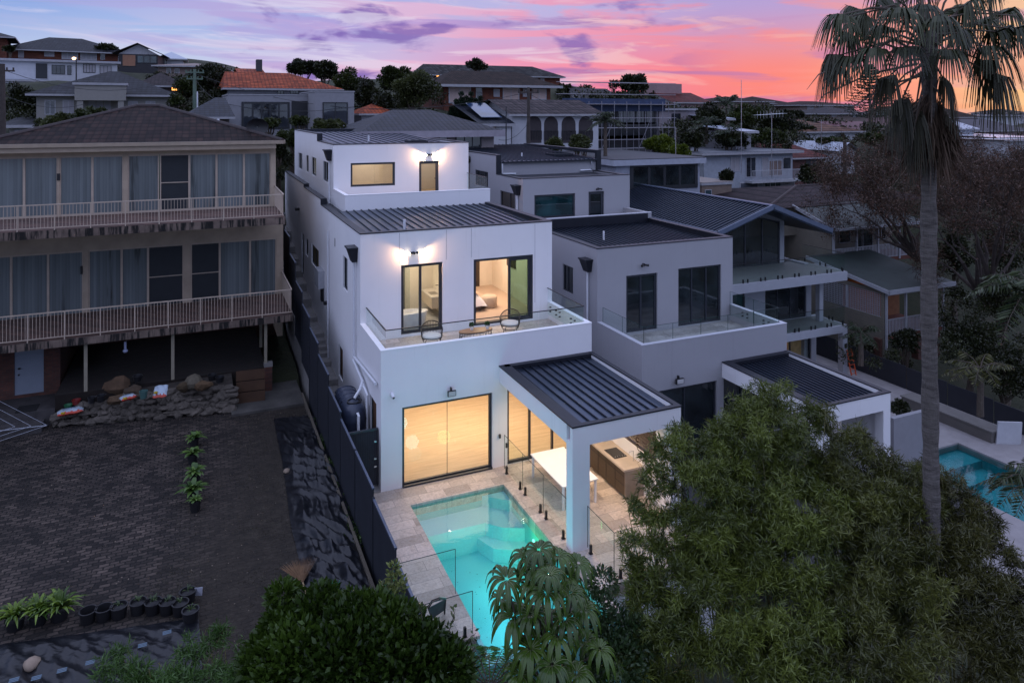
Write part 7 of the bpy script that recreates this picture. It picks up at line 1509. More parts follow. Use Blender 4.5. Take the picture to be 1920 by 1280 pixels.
# ================================================================== weatherboard veranda house on the right
WB = banded('weatherboard', (.21, .19, .155), 'z', .17, .7, .8, .08); VW = plain('veranda_white', (.33, .34, .37), .6, var=.06); AWN = plain('green_awning', (.022, .034, .032), .6, var=.25, nscale=1.5)
HV = thing('weatherboard_house', 'cream weatherboard house with two stacked white verandas, lattice screen and green-grey awning roofs', 'house', Yp(1662, 660, 9.4))
def veranda():
    T = HV; y1 = 9.4; y2 = 15.5
    A = Yp(1662, 545, y1); B_ = Yp(1768, 528, y1); zt = A[2]; zr = Yp(1665, 599, y1)[2]; zf = Yp(1665, 629, y1)[2]; zg = Yp(1662, 660, y1)[2]; xl, xr = A[0], B_[0]
    # lower veranda
    r = MB(); r.face([(xl-.4, y1-.5, zt+.12), (xr+.5, y1-.5, zt+.12), (xr+.5, y2, zt+1.1), (xl-.4, y2, zt+1.1)]); r.extr([(xl-.4, y1-.5, zt+.02), (xr+.5, y1-.5, zt+.02), (xr+.5, y2, zt+1.0), (xl-.4, y2, zt+1.0)], (0, 0, .09)); r.build('awning_roof', AWN, T)
    f = MB(); f.box(xl-.45, y1-.55, zt-.12, xr+.5, y1-.5, zt+.16); f.extr([(xl-.46, y1-.55, zt-.1), (xl-.46, y2, zt+.9), (xl-.46, y2, zt+1.15), (xl-.46, y1-.55, zt+.15)], (.06, 0, 0)); f.box(xl, y1, zt-.35, xr, y1+.08, zt-.1) ; f.build('fascia', VW, T)
    n = 3
    for i in range(n+1): x = xl+(xr-xl)*i/n; MB().box(x-.06, y1-.06, zg if i == 0 else zf-.3, x+.06, y1+.06, zt).build('post', VW, T)
    rl = MB(); rl.box(xl, y1-.03, zr-.05, xr, y1+.03, zr).box(xl, y1-.03, zf, xr, y1+.03, zf+.05); x = xl
    while x < xr: rl.box(x-.025, y1-.015, zf, x+.025, y1+.015, zr); x += .13
    rl.build('balustrade', VW, T); MB().box(xl, y1, zf-.25, xr, y2, zf).build('deck', plain('red_deck', (.12, .04, .025), .8), T)
    [MB().box(a_, y1+.2, zg-1, b_, y1+.7, zf-.25).build('brick_pier', BRICK, T) for a_, b_ in ((xl-.3, xl+.15), (xl+3.2, xl+3.7), (xr-.5, xr))]; MB().box(xl+.15, y2-1, zg-1, xr, y2, zf-.25).build('brick_wall', BRICK, T)
    w = MB(); w.box(xl, 12.6, zf, xr, 12.8, zt); w.build('inner_wall', plain('warm_inner_wall', (.30, .14, .07), .8, var=.2), T)
    # side wall with lattice
    s = MB(); wall_x(s, y1+.1, 24, zg-1, zt, xl-.12, xl, [(y1+.3, y1+5.4, zr+.1, zt-.25)]); s.build('side_wall', WB, T)
    la = MB(); z = zr+.1
    while z < zt-.25: la.box(xl-.09, y1+.3, z, xl-.07, y1+5.4, z+.035); z += .13
    y = y1+.3
    while y < y1+5.4: la.box(xl-.068, y, zr+.1, xl-.05, y+.035, zt-.25); y += .13
    la.build('lattice', VW, T); lp = MB(); lp.box(xl-.14, y1+2.8, zr+.1, xl-.1, y1+2.95, zt-.25); lp.build('lattice_post', VW, T)
    point('veranda_lamp', (xl+2.2, y1+1.8, zt-.4), 10, (1, .5, .22), .1)
    # upper storey set back
    yu = y2; C = Yp(1563, 428, yu); zt2 = C[2]; zr2 = Yp(1567, 467, yu)[2]; zf2 = Yp(1565, 493, yu)[2]; xu = C[0]; xv = Yp(1720, 455, yu)[0]
    m = MB(); 
    for px in (1563, 1606, 1646, 1686): x = Yp(px, 450, yu)[0]; MB().box(x-.07, yu-.07, zf2-.2, x+.07, yu+.07, zt2).build('post', VW, T)
    rl = MB(); rl.box(xu, yu-.03, zr2-.05, xv, yu+.03, zr2).box(xu, yu-.03, zf2, xv, yu+.03, zf2+.05); x = xu
    while x < xv: rl.box(x-.03, yu-.015, zf2, x+.03, yu+.015, zr2); x += .15
    rl.build('balustrade', VW, T); MB().box(xu, yu, zf2-.3, xv, 20, zf2).build('deck', plain('red_deck', (.12, .04, .025), .8), T)
    s = MB(); s.box(xu-.1, yu+.1, zt, xu, 26, zt2).box(xu, yu+2.2, zf2, xv, yu+2.35, zt2+.3); s.build('upper_wall', WB, T)
    for a_, b_ in ((1573, 1592), (1605, 1614), (1618, 1634), (1642, 1650), (1652, 1658)):
        xa, xb = Yp(a_, 450, yu+2.2)[0], Yp(b_, 450, yu+2.2)[0]; z0 = zf2 if a_ in (1605, 1618) else zf2+.9; fo = MB().box(xa-.05, yu+2.12, z0-.05, xb+.05, yu+2.2, zt2-.1).build('window', VW, T); MB().box(xa, yu+2.1, z0, xb, yu+2.12, zt2-.15).build('pane', DGLASS, fo)
    # curved awning and the big brown roof
    q = MB(); xa = Yp(1513, 408, yu+1)[0]; prof = [(yu-.7, zt2+.05), (yu+.6, zt2+.35), (yu+2.2, zt2+.85), (yu+3.4, zt2+1.25)]
    for i in range(3): q.face([(xu-.5, prof[i][0], prof[i][1]), (xv, prof[i][0], prof[i][1]), (xv, prof[i+1][0], prof[i+1][1]), (xu-.5, prof[i+1][0], prof[i+1][1])])
    ao = q.build('curved_awning', AWN, T); e = MB()
    for i in range(3): e.bar((xu-.52, *prof[i]), (xu-.52, *prof[i+1]), .1, .22)
    e.bar((xu-.55, yu-.72, zt2), (xv, yu-.72, zt2), .1, .16); e.build('white_edge', VW, ao)
    E1 = Yp(1436, 392, yu+3); E2 = (xv+6, yu+3, E1[2]-.1); pk = Yp(1492, 349, yu+8); pk2 = (E2[0]-3, yu+8, pk[2]); bk = yu+16
    rr_ = MB(); rr_.face([tuple(E1), E2, pk2, tuple(pk)]).face([(E1[0], bk, E1[2]), tuple(E1), tuple(pk)]).face([E2, (E2[0], bk, E2[2]), pk2]).face([tuple(pk), pk2, (E2[0], bk, E2[2]), (E1[0], bk, E1[2])]); ro = rr_.build('roof', DKBR, T)
    MB().tube([tuple(E1), tuple(pk), pk2], .12, 6).build('ridge_cap', plain('ridge_brown', (.03, .02, .02), .7), ro); MB().box(E1[0]+.5, yu+3.4, zt2-1, xv, yu+12, E1[2]).build('upper_wall', WB, T)
veranda()
# ================================================================== yard right: dark fence, pool, bench
df = thing('boundary_fence', 'plain dark charcoal fence running down behind the unlit neighbouring pool', 'fence', (31, 2, -3.6)); pts = [Xp(1604, 642, 31), Xp(1700, 688, 31), Xp(1800, 728, 31), Xp(1925, 782, 31)]
for i, y0 in enumerate(np.arange(-9, 14, 2.4)): MB().box(30.98, y0+.03, -5.5, 31.02, y0+2.37, -2.0-.055*(13-y0)*.4).build('panel', plain('flat_charcoal', (.022, .024, .032), .5, var=.1), df)
zg = -3.4; c0_ = Zp(1795, 827, zg); mb = MB(); PXR, PYB = c0_[0], c0_[1]; mb.box(17.3, PYB-.1, zg-.3, 29.6, 7.8, zg).box(PXR-.1, -9, zg-.3, 29.6, PYB-.1, zg).box(17.3, -9, zg-.3, PXR-4.1, PYB-.1, zg); mb.box(29.6, -9, zg-.4, 31, 13, zg-.05)
props(mb.build('pool_surround', plain('white_paving', (.30, .28, .28), .8, var=.12, nscale=2)), kind='structure')
p2_ = thing('swimming_pool', 'unlit deep teal pool with submerged ledges in the neighbouring yard at the right edge', 'pool', (PXR-2, PYB-3, zg-1)); mb = MB(); mb.box(PXR-4.2, -9, zg-1.1, PXR, PYB, zg-1.0).box(PXR-.1, -9, zg-1.5, PXR, PYB-.1, zg-.31).box(PXR-4.2, PYB-.1, zg-1.5, PXR, PYB, zg-.31).box(PXR-4.2, -9, zg-1.5, PXR-4.1, PYB-.1, zg-.31).box(PXR-4.1, PYB-1.2, zg-1.5, PXR-.1, PYB-.1, zg-.35).box(PXR-4.1, PYB-2.0, zg-1.5, PXR-.1, PYB-1.2, zg-.7)
mb.build('shell', plain('teal_shell', (.035, .30, .33), .6, var=.12, nscale=3), p2_); q = MB().face([(PXR-4.1, -9, zg-.08), (PXR-.1, -9, zg-.08), (PXR-.1, PYB-.1, zg-.08), (PXR-4.1, PYB-.1, zg-.08)]); props(q.build('water', MATS.get('pool_water') or bpy.data.materials['pool_water']), kind='structure')
bn = thing('timber_bench', 'long grey timber bench box on the pale paving behind the unlit pool', 'bench', (28.5, 1, zg)); a, b = Zp(1857, 826, zg), Zp(1762, 776, zg)
MB().box(PXR+1.25, a[1]-.2, zg, PXR+2.1, b[1]+1.5, zg+.5).build('box', banded('grey_slats', (.13, .12, .11), 'z', .12, .7, .6, .1), bn); MB().box(PXR+1.2, a[1]-.25, zg+.5, PXR+2.15, b[1]+1.55, zg+.56).build('top', plain('grey_board', (.15, .14, .13), .7), bn)
ws = thing('white_board', 'white square board leaning on the dark fence beyond the unlit pool', 'board', Zp(1874, 834, zg)); a = Zp(1868, 832, zg); MB().extr([tuple(a), tuple(a+[1.0, -.5, 0]), tuple(a+[1.1, -.5, 1.0]), tuple(a+[.15, 0, 1.0])], (.05, .08, 0)).build('panel', WHW, ws)
wl = thing('garden_wall', 'low white rendered garden wall by the covered patio corner, right of the dark ribbed roof', 'wall', (18, -2, zg)); a, b = Yp(1672, 790, -1.5), Yp(1728, 772, -1.5); MB().box(a[0], -1.6, zg-.2, b[0]+.4, -1.4, a[2]+.15).build('render_face', GYW, wl)
pb_ = MB(); rn = random.Random(9)
for i in range(60): x, y = PXR+1.2+rn.random()*1.4, a[1]*0-2.5-rn.random()*4; pb_.blob((x, y, zg+.03), (.09, .09, .06), i, .2, 1)
props(pb_.build('white_pebbles', WHW, smooth=True), 'white pebbles along the foot of the dark fence by the unlit pool', 'pebbles', None, 'stuff')
# ================================================================== the red car up on the street
ca = thing('parked_car', 'dark red hatchback parked on the street behind the side passage', 'car', (0, 0, 0)); p = Dp(528, 372, 53); ca.location = (p[0], p[1], p[2]); ca.rotation_euler = (0, 0, R(88)); bpy.context.view_layer.update()
RED = plain('car_red', (.16, .008, .01), .2, var=.05); mb = MB(); prof = [(-2.05, .3), (-2.1, .75), (-1.95, .95), (-1.1, 1.05), (-.45, 1.48), (1.1, 1.5), (1.85, 1.0), (2.05, .9), (2.1, .35)]
mb.extr([(x, -.85, z) for x, z in prof], (0, 1.7, 0)); mb.build('body', RED, ca, local=True, bevel=.06); g_ = MB(); g_.extr([(-1.05, -.86, 1.06), (-.42, -.86, 1.42), (1.05, -.86, 1.43), (1.6, -.86, 1.06)], (0, 1.72, 0)); g_.extr([(1.16, -.7, 1.46), (1.82, -.7, 1.04), (1.84, -.7, 1.06), (1.18, -.7, 1.48)], (0, 1.4, 0)); g_.build('window', DGLASS, ca, local=True)
for x in (-1.3, 1.3):
    for y in (-.8, .8): w_ = MB().tube([(x, y-.1, .32), (x, y+.1, .32)], .32, 18).build('wheel', BLACK, ca, local=True); MB().tube([(x, y-.11, .32), (x, y+.11, .32)], .19, 12).build('rim', STEEL, w_, local=True)
for y in (-.65, .65): MB().box(-2.13, y-.14, .7, -2.08, y+.14, .85).build('tail_light', emit('tail', (.5, .02, .01), .6), ca, local=True)
gw = thing('garden_wall', 'pale street wall behind the red car', 'wall', (0, 0, 0)); a, b = Dp(512, 345, 62), Dp(556, 345, 62); MB().extr([a-[0, 0, 1], b-[0, 0, 1], b+[0, 0, 1.4], a+[0, 0, 1.4]], (0, .3, 0)).build('render_face', GYW, gw)
# ================================================================== trees behind
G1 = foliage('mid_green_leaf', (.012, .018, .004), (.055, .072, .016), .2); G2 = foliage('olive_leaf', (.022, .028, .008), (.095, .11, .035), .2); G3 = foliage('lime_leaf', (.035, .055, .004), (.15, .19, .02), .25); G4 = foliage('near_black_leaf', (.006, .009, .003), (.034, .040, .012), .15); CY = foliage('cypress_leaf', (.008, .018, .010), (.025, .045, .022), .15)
def bgt(label, px, py, rpx, rpy, d, mat, n=3000, nc=12, leaf=.28, cat='tree', name='tree', group='trees behind the houses', base=None, seed=1, cr=.34):
    c = Dp(px, py, d); rx, rz = rpx*d/F, rpy*d/F; bl = clumps(c, rx*.8, rz*.75, nc, min(rx, rz)*cr+.001, seed+px, ry=rx*.7); bl.append((c[0], c[1], c[2], rx*.6, rx*.55, rz*.6))
    zb = c[2]-rz*1.0 if base is None else Dp(px, base, d)[2]; gzv = gz(c[0], c[1]); zb = min(zb, gzv) if base is None else zb
    return tree(name, label, cat, (c[0], c[1], zb), bl, n, leaf, mat, group, r0=.22, shell=.3, lw=.55, seed=seed)
T_ = [(40, 190, 34, 42, 66, G4, 2600, 'dark bushy tree left of the portico house'), (18, 92, 12, 6, 98, G4, 350, 'small spiky palm-like treetop between the two brick blocks'), (200, 92, 26, 10, 112, G4, 700, 'sparse treetop behind the brick block ridge'), (105, 232, 40, 22, 44, G2, 2600, 'olive bush in front of the portico house, left part'), (170, 222, 36, 22, 44, G1, 2400, 'dark green bush in front of the portico, below its columns'),
      (395, 150, 42, 30, 76, G4, 3600, 'dark tree mass right of the green power pole'), (350, 165, 26, 26, 74, G1, 2200, 'green tree behind the green power pole'), (300, 150, 30, 14, 84, G4, 1500, 'low dark trees above the brown cottage'), (410, 190, 26, 36, 70, G4, 2200, 'dark tree against the left wall of the grey house'), (330, 190, 16, 14, 62, G1, 900, 'green shrub beside the portico house'),
      (565, 128, 44, 18, 88, G4, 3000, 'broad dark treetops above the orange roof, left clump'), (610, 135, 26, 24, 86, G4, 2200, 'dark treetop above the orange roof, right clump'), (655, 165, 30, 38, 80, G1, 3200, 'leafy green tree right of the orange roof'), (690, 180, 24, 40, 74, G4, 2600, 'dark tree between grey house and the large round tree'),
      (745, 150, 42, 34, 82, G1, 4500, 'rear green tree of the large pair left of the brick house'), (775, 175, 46, 44, 72, G2, 6500, 'large round olive tree left of the two-storey brick house'), (720, 195, 26, 30, 70, G4, 2200, 'dark foliage above the faded orange cottage'),
      (895, 122, 24, 14, 118, G4, 700, 'sparse spreading tree above the brick apartment roof'), (1065, 175, 30, 18, 110, G4, 1800, 'dark hedge sloping down from the apartment block'), (1190, 160, 34, 22, 98, G4, 2600, 'dark round tree standing alone on the skyline right of centre'), (1150, 160, 10, 10, 98, G4, 120, 'thin bare treetop left of the dark round tree'), (1175, 182, 50, 12, 96, G4, 1900, 'low shrubs under the dark round tree'),
      (1240, 272, 36, 22, 64, G3, 4200, 'bright lime-green round tree behind the strip-window house'), (1275, 285, 24, 14, 62, G3, 1600, 'smaller lime-green bush right of the bright round tree'), (1085, 272, 30, 20, 56, G2, 1600, 'pale flowering shrub in front of the arched house'), (1040, 272, 18, 16, 56, G2, 900, 'silvery shrub at the foot of the arched house'),
      (1330, 225, 30, 34, 84, G4, 3200, 'dark tree mass left of the antenna mast'), (1395, 225, 38, 30, 88, G1, 3600, 'leafy dark tree around the low garage'), (1455, 232, 38, 26, 92, G4, 3400, 'dark trees right of the antenna mast'), (1300, 262, 30, 20, 72, G4, 2200, 'dark shrubs above the pale balcony house, left'), (1370, 262, 44, 18, 74, G4, 3000, 'dark shrubs above the pale balcony house, middle'), (1440, 258, 44, 18, 80, G1, 2800, 'green trees above the red tiled roof'), (1500, 245, 30, 18, 100, G4, 1800, 'dark trees left of the faded orange roof'), (1555, 268, 34, 14, 90, G1, 2200, 'green trees below the faded orange roof'), (1480, 215, 30, 12, 130, G4, 1400, 'tree line on the hill under the brown roofs'), (1420, 207, 30, 10, 130, G4, 1300, 'trees before the brown skyline roofs'),
      (1518, 328, 26, 20, 66, G4, 3200, 'dark round bush between the red tiled house and the brown roof'), (1362, 312+20, 14, 16, 62, G4, 900, 'dark shrub beside the low beige annex'), (1355, 385, 18, 8, 58, G3, 500, 'yellow-green shrub below the low beige annex'), (1640, 262, 30, 14, 90, G1, 1800, 'trees left of the palm skirt'),
      (1820, 640, 50, 60, 40, G4, 4200, 'dark undergrowth right of the tall palm trunk, behind the fence'), (1880, 700, 60, 60, 38, G4, 4200, 'dark bushes at the right edge above the unlit pool'), (1885, 560, 50, 60, 42, G4, 3600, 'dark foliage at the right edge beside the veranda'), (1700, 640, 30, 24, 42, G4, 1400, 'dark shrub under the veranda'), (1790, 480, 30, 60, 56, G4, 2600, 'dark trees right of the palm trunk behind the veranda'), (1880, 470, 50, 50, 60, G4, 3600, 'dark foliage mass at right above the veranda level'),
      (1690, 765, 26, 14, 31, G4, 900, 'low dark planting by the white garden wall'), (520, 285, 16, 30, 50, G4, 1600, 'dark tree between the tiled roof and the white house'), (545, 262, 34, 22, 52, G1, 2200, 'street tree behind the white house, left part'), (615, 236, 40, 14, 54, G2, 2200, 'flowering street tree before the grey rendered wing'), (505, 232, 28, 12, 56, G1, 1300, 'green hedge before the grey rendered house windows'), (560, 228, 26, 10, 56, G1, 1100, 'shrub before the grey house dark door'), (870, 300, 20, 14, 46, G4, 300, 'dark shrub behind the lit terrace')]
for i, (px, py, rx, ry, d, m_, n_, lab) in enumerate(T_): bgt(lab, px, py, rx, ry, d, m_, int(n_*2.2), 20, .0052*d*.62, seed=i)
# dark undergrowth and treetops that read as one mass between the houses
PM, DM, SM = [], [], []; rw = random.Random(21)
def mass(x0, x1, y0, y1, d0, d1, n):
    for _ in range(n):
        px, py = rw.uniform(x0, x1), rw.uniform(y0, y1); d = d0+(d1-d0)*(y1-py)/(y1-y0+.01)+rw.uniform(-2, 2); c = np.array(Dp(px, py, d)); r_ = rw.uniform(.5, 1.3)*d/75; m = 230
        if c[2] < gz(c[0], c[1])-2: continue
        q = unit(rng.normal(size=(m, 3)))*(r_*(.3+.7*rng.random((m, 1)))); PM.append(c+q*[1.2, 1, .8]); DM.append(q+rng.normal(size=(m, 3))*.4*r_); SM.append(np.full(m, .0034*d)*(.7+.6*rng.random(m)))
mass(1240, 1330, 205, 262, 76, 96, 26); mass(1330, 1505, 205, 275, 78, 125, 62); mass(1500, 1600, 228, 275, 92, 118, 22); mass(640, 830, 150, 235, 74, 92, 46); mass(320, 428, 135, 235, 64, 92, 34); mass(0, 68, 165, 235, 58, 78, 14)
mass(500, 545, 262, 330, 50, 56, 12); mass(1600, 1700, 236, 280, 84, 110, 18); mass(1760, 1920, 430, 560, 46, 62, 34); mass(1765, 1920, 560, 690, 38, 46, 34); mass(1500, 1560, 310, 345, 64, 70, 8); mass(1750, 1920, 262, 330, 80, 120, 26); mass(1760, 1920, 330, 440, 60, 80, 30); mass(1585, 1700, 640, 690, 40, 46, 10); mass(280, 330, 150, 170, 84, 92, 6); mass(1050, 1120, 168, 186, 104, 118, 8); mass(1130, 1240, 182, 192, 92, 104, 10); mass(1660, 1760, 300, 360, 70, 85, 16)
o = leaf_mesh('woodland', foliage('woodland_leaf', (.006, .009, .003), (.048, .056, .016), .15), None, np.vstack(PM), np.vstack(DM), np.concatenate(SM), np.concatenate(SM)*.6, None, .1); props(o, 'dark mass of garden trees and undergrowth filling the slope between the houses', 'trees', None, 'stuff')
cp_ = []
for i, (px, h_) in enumerate(((856, 192), (865, 178), (874, 186), (883, 178), (892, 190), (901, 186), (910, 196), (847, 205))):
    d = 66; c = Dp(px, 225, d); tp_ = Dp(px, h_, d); n = 7; bl = [(c[0], c[1], c[2]-1+(tp_[2]-c[2]+1)*k/n, (.42 if k < n-1 else .26)*(1.05-.04*k)) for k in range(n+1)]
    tree('cypress', 'slim dark pencil cypress, number %s from the left in the row before the brick house' % ('two', 'three', 'four', 'five', 'six', 'seven', 'eight', 'one')[i], 'tree', (c[0], c[1], c[2]-3), bl, 3200, .20, CY, 'row of pencil cypresses', r0=.08, shell=.3, up=1.5)
c = Dp(1700, 212, 120); tree('cypress', 'broad dark conical cypress behind the palm trunk on the skyline', 'tree', tuple(c-[0, 0, 4]), [(c[0], c[1], c[2]-2+k*.9, 2.2*(1-k/7)) for k in range(7)], 2600, .4, CY, None, r0=.2, up=1)
# norfolk pine: tiers of whorled branches
np_ = thing('norfolk_pine', 'tall tiered pine silhouetted against the pink sky left of the palm', 'tree', Dp(1632, 232, 108)); b0, t0 = Dp(1632, 235, 108), Dp(1630, 122, 108); MB().tube([b0-[0, 0, 3], t0], [.3, .04], 8).build('trunk', bark(), np_); Pn, Dn = [], []
for k in range(19):
    s = k/18; z = b0[2]+(t0[2]-b0[2])*(.12+.86*s); L_ = 4.0*(1-s)**.85+.3
    for j in range(7):
        a = 6.283*j/7+k*.4; 
        for q_ in range(26): f_ = (q_+rng.random())/26; Pn.append((b0[0]+math.cos(a)*L_*f_, b0[1]+math.sin(a)*L_*f_, z+.12*L_*f_+rng.normal()*.05)); Dn.append((math.cos(a)+rng.normal()*.5, math.sin(a)+rng.normal()*.5, .3+rng.normal()*.3))
leaf_mesh('branches', CY, np_, np.array(Pn), np.array(Dn), .42, .16)
# feathery palms in the gardens
def feather_palm(label, px, py, d, Rf, base_py, mat, n=16, droop=.9, name='palm', up=.9, trunk=True):
    c = np.array(Dp(px, py, d)); t = thing(name, label, 'palm tree', (c[0], c[1], Dp(px, base_py, d)[2])); Pn, Dn, Ln = [], [], []; st = MB()
    for i in range(n):
        a = 6.283*i/n+rng.random()*.4; e = up*(rng.random()*1.3-.1); prev = None; pts = []
        for j in range(19):
            s = j/18; p = c+np.array([math.cos(a)*math.cos(e)*Rf*s, math.sin(a)*math.cos(e)*Rf*s, math.sin(e)*Rf*s-droop*Rf*.55*s*s]); pts.append(p)
            if j > 1:
                for sd in (-1, 1):
                    for _ in range(2): Pn.append(p+rng.normal(size=3)*.02); Dn.append((-math.sin(a)*sd+.4*math.cos(a), math.cos(a)*sd+.4*math.sin(a), -.55)); Ln.append(Rf*.30*math.sin(math.pi*min(.95, .15+.8*s)))
        st.tube(pts[::6], [.03, .02, .012, .006][:len(pts[::6])], 4)
    leaf_mesh('frond', mat, t, np.array(Pn), np.array(Dn), np.array(Ln), Rf*.028); st.build('stalk', bark(), t)
    if trunk: MB().tube([(c[0], c[1], Dp(px, base_py, d)[2]-.5), tuple(c)], [.16, .12], 8).build('trunk', bark(), t)
    return t
PF = foliage('feather_frond', (.012, .022, .010), (.05, .075, .028), .2)
feather_palm('date palm with drooping fronds before the arched house and scaffolding', 1135, 226, 56, 1.7, 290, PF, 22)
feather_palm('small palm against the pink sky above the dark trees', 1362, 192, 90, 2.6, 230, PF, 16); feather_palm('slender palm in the trees below the low garage', 1325, 232, 78, 2.2, 262, PF, 14); feather_palm('bushy palm left of the antenna mast', 1372, 246, 74, 2.2, 268, PF, 14)
feather_palm('small palm clump beside the lattice wall of the veranda house', 1614, 622, 40, 1.3, 668, PF, 14); feather_palm('palm with yellowing fronds right of the tall trunk', 1838, 690, 34, 1.7, 760, foliage('yellow_frond', (.03, .03, .008), (.12, .12, .03), .2), 14)
feather_palm('large palm fronds drooping in from the right edge above the dark bushes', 1930, 545, 30, 2.6, 760, foliage('edge_frond', (.018, .03, .012), (.075, .10, .035), .2), 20, 1.2); feather_palm('palm fronds hanging over the corner of the unlit pool at the right edge', 1955, 905, 19, 1.6, 1100, foliage('edge_frond', (.018, .03, .012), (.075, .10, .035), .2), 18, 1.3)
for i, (px, py, d) in enumerate(((1660, 212, 150), (1795, 222, 170), (1875, 214, 180), (1905, 216, 185))): feather_palm('tiny palm silhouette at the horizon, %s of four from the left' % ('first', 'second', 'third', 'last')[i], px, py, d, 2.6, py+14, CY, 10)
# bare twiggy trees
TW = plain('bare_twig', (.055, .042, .036), .9, var=.3); TWL = foliage('fine_twig', (.02, .013, .009), (.12, .082, .058), .05, .8, .1); RL = foliage('russet_leaf', (.04, .018, .012), (.13, .065, .04), .2)
def bare(label, px, pyb, d, ends, seed, leaves=0, r0=.22, depth=4):
    rn = random.Random(seed); base = np.array(Dp(px, pyb, d)); t = thing('bare_tree', label, 'tree', base, 0, 'bare winter trees'); mb = MB(); tips = []
    def grow(p, dirv, L_, r_, lv):
        q = p+dirv*L_; m_ = (p+q)/2+np.array([rn.gauss(0, 1), rn.gauss(0, 1), rn.gauss(0, 1)])*L_*.08
        mb.tube([p, m_, q], [r_, r_*.8, r_*.6], 5 if lv > 2 else 3, False); tips.append(q); tips.append(m_)
        if lv <= 0: return
        for _ in range(rn.choice((2, 3, 3))):
            dn = dirv+np.array([rn.gauss(0, .55), rn.gauss(0, .55), rn.gauss(.02, .45)]); dn /= np.linalg.norm(dn); grow(q, dn, L_*rn.uniform(.6, .85), r_*.55, lv-1)
    for (ex, ey) in ends:
        e = np.array(Dp(ex, ey, d+rn.uniform(-3, 3))); v = e-base; L_ = np.linalg.norm(v); mid = base+v*.45+np.array([0, 0, -.02*L_])+np.array([rn.gauss(0, .05), rn.gauss(0, .05), rn.gauss(0, .05)])*L_; mb.tube([base-[0, 0, .3], base+v*.2, mid], [r0*.8, r0*.6, r0*.4], 7, False); grow(mid, v/L_, L_*.24, r0*.36, depth)
    mb.build('branches', TW, t, smooth=True)
    tp_ = np.array(tips); k = rng.integers(0, len(tp_), 9000); leaf_mesh('twigs', TWL, t, tp_[k]+rng.normal(size=(9000, 3))*.3, rng.normal(size=(9000, 3))+[0, 0, .3], .75, .022, fold=.1)
    if leaves: tp_ = np.array(tips); k = rng.integers(0, len(tp_), leaves); leaf_mesh('last_leaves', RL, t, tp_[k]+rng.normal(size=(leaves, 3))*.25, rng.normal(size=(leaves, 3)), .16, .09)
bare('bare spreading tree with pale twisted limbs right of the palm trunk', 1850, 560, 44, [(1760, 420), (1700, 380), (1820, 360), (1880, 380), (1930, 430), (1780, 330), (1860, 300), (1740, 470), (1910, 330)], 1, 4200, .26, 5)
bare('bare twiggy tree spreading over the big brown roof left of the palm trunk', 1720, 480, 50, [(1560, 330), (1600, 300), (1650, 290), (1690, 320), (1530, 360), (1620, 370), (1580, 400), (1660, 380), (1720, 300)], 2, 5200, .20, 5)
bare('bare russet tree in front of the orange-red roof at the right', 1880, 470, 60, [(1800, 300), (1840, 290), (1880, 285), (1920, 300), (1790, 350), (1860, 340), (1910, 350), (1760, 320)], 3, 7600, .22, 5)
bare('rear bare tree filling the gap beneath the palm skirt', 1770, 400, 66, [(1700, 275), (1740, 285), (1790, 275), (1650, 300), (1820, 300), (1830, 340)], 4, 4000, .2, 5)
# ================================================================== poles, masts and wires
def pole(label, px, pt_, pb, d, r_, mat, cross=(), name='power_pole', cat='pole'):
    a, b = Dp(px, pb, d), Dp(px, pt_, d); t = thing(name, label, cat, a); MB().tube([a-[0, 0, 2], b], [r_, r_*.7], 8).build('pole', mat, t, smooth=True)
    if cross:
        m = MB()
        for z_, w_ in cross: m.box(b[0]-w_/2, b[1]-.06, b[2]-z_-.06, b[0]+w_/2, b[1]+.06, b[2]-z_+.06); [m.box(b[0]+k*w_/2-.05, b[1]-.05, b[2]-z_+.06, b[0]+k*w_/2+.05, b[1]+.05, b[2]-z_+.25) for k in (-.9, -.4, .4, .9)]
        m.build('crossarm', mat, t)
    return b
WD = plain('pole_timber', (.06, .05, .045), .9, var=.2); GP = plain('green_pole', (.11, .16, .12), .8)
p1_ = pole('thick dark timber power pole at the left edge', 3, 120, 250, 52, .30, WD, ((.5, 1.6),)); p2p = pole('green-grey power pole with a crossarm behind the tiled roof', 365, 130, 205, 66, .20, GP, ((.3, 1.6), (.9, 1.4))); p3_ = pole('thin white pipe mast beside the green power pole', 370, 172, 200, 64, .08, PVC, name='mast')
p4_ = pole('timber power pole in front of the arched house', 991, 164, 272, 57, .17, WD, ((.4, 1.8),)); pole('thin dark pole on the dark white-fascia house corner', 949, 200, 280, 54, .06, WDK, name='mast'); pole('dark pole before the pale-roofed weatherboard house', 1584, 266, 322, 82, .28, WD)
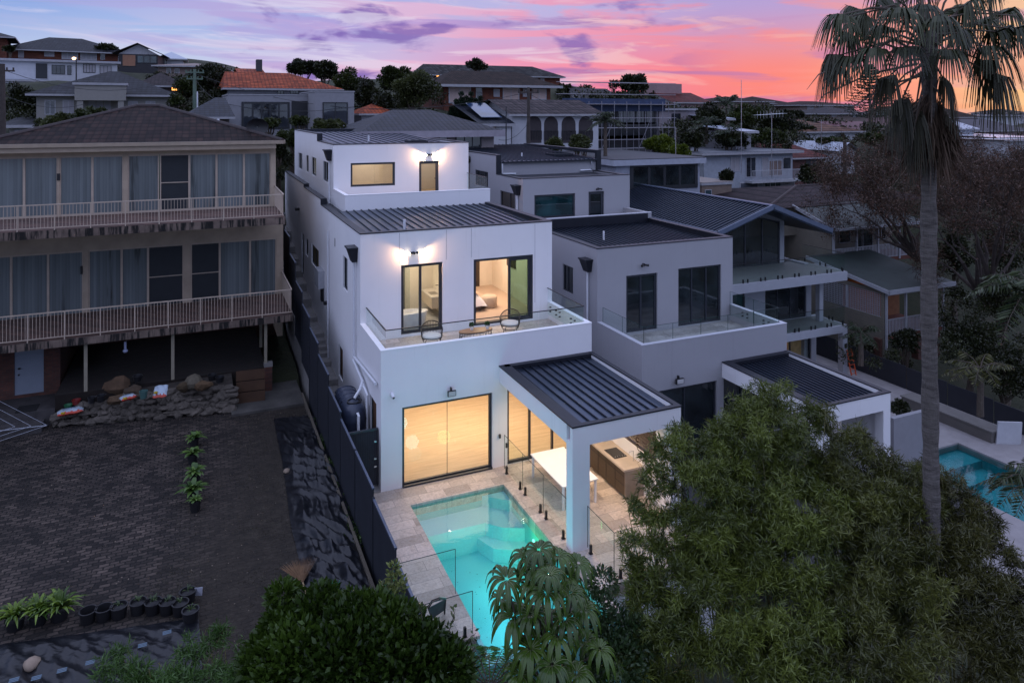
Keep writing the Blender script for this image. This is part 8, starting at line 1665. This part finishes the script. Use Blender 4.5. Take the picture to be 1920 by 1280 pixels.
for px, a_, b_, d, lab in ((1390, 150, 285, 66, 'tall thin antenna mast on the pale balcony house, left one'), (1447, 210, 292, 66, 'antenna mast with a spiky aerial on the pale balcony house'), (1267, 240, 294, 56, 'short steel mast with a stay beside the lime-green tree'), (1540, 225, 270, 80, 'thin mast by the faded orange roof')):
    b = pole(lab, px, a_, b_, d, .035, STEEL, name='antenna_mast', cat='antenna')
ae = thing('aerial', 'spiky horizontal television aerial on top of the right antenna mast', 'aerial', Dp(1447, 212, 66)); a, b = Dp(1420, 216, 66), Dp(1468, 213, 66); m_ = MB(); m_.tube([a, b], .03, 5)
for k in range(9): q = a+(b-a)*k/8; m_.tube([q-[0, .0, .35], q+[0, 0, .35]], .015, 4); m_.tube([q-[0, .5, 0], q+[0, .5, 0]], .015, 4)
m_.build('elements', STEEL, ae)
def wire(pts, label, sag=.6):
    m = MB()
    for a, b in zip(pts[:-1], pts[1:]): a, b = np.array(a), np.array(b); m.tube([a+(b-a)*k/10-[0, 0, sag*4*(k/10)*(1-k/10)] for k in range(11)], .018, 4)
    props(m.build('overhead_wire', WDK), label, 'wire', 'overhead wires')
wire([p1_-[0, 0, .4], p2p-[0, 0, .3]], 'overhead wire from the left-edge pole to the green-grey pole', 1.6); wire([p1_-[0, 0, 2.2], Dp(160, 195, 58)], 'service wire from the left-edge pole to the portico house', .6)
wire([p2p-[0, 0, .9], Dp(430, 196, 62), Dp(664, 200, 61)], 'overhead wire crossing the front of the grey rendered house', .5); wire([p2p-[0, 0, .4], p4_-[0, 0, .4]], 'long overhead wire from the green-grey pole to the timber pole', 2.2); wire([p4_-[0, 0, .5], Dp(1240, 232, 66)], 'overhead wire from the timber pole past the scaffolding', 1.0); wire([p4_-[0, 0, 2.8], Dp(935, 262, 55)], 'service wire from the timber pole to the solar-roofed wing', .5)
sl2 = thing('street_lamp', 'lit street lamp on a thin arm by the white flat-roofed house', 'street lamp', Dp(143, 150, 80)); a, b = Dp(143, 160, 80), Dp(143, 112, 80); MB().tube([a, b, Dp(140, 108, 80)], .07, 6).build('pole', WDK, sl2); MB().blob(Dp(139, 110, 80), (.22, .2, .16), 1, 0, 2).build('lamp_head', emit('street_glow', (1, .62, .32), 5), sl2)
hz = MB(); xs_ = [(-900, 1500), (-300, 1500), (200, 1400), (700, 1300), (1200, 1100), (1700, 700), (2400, 500)]
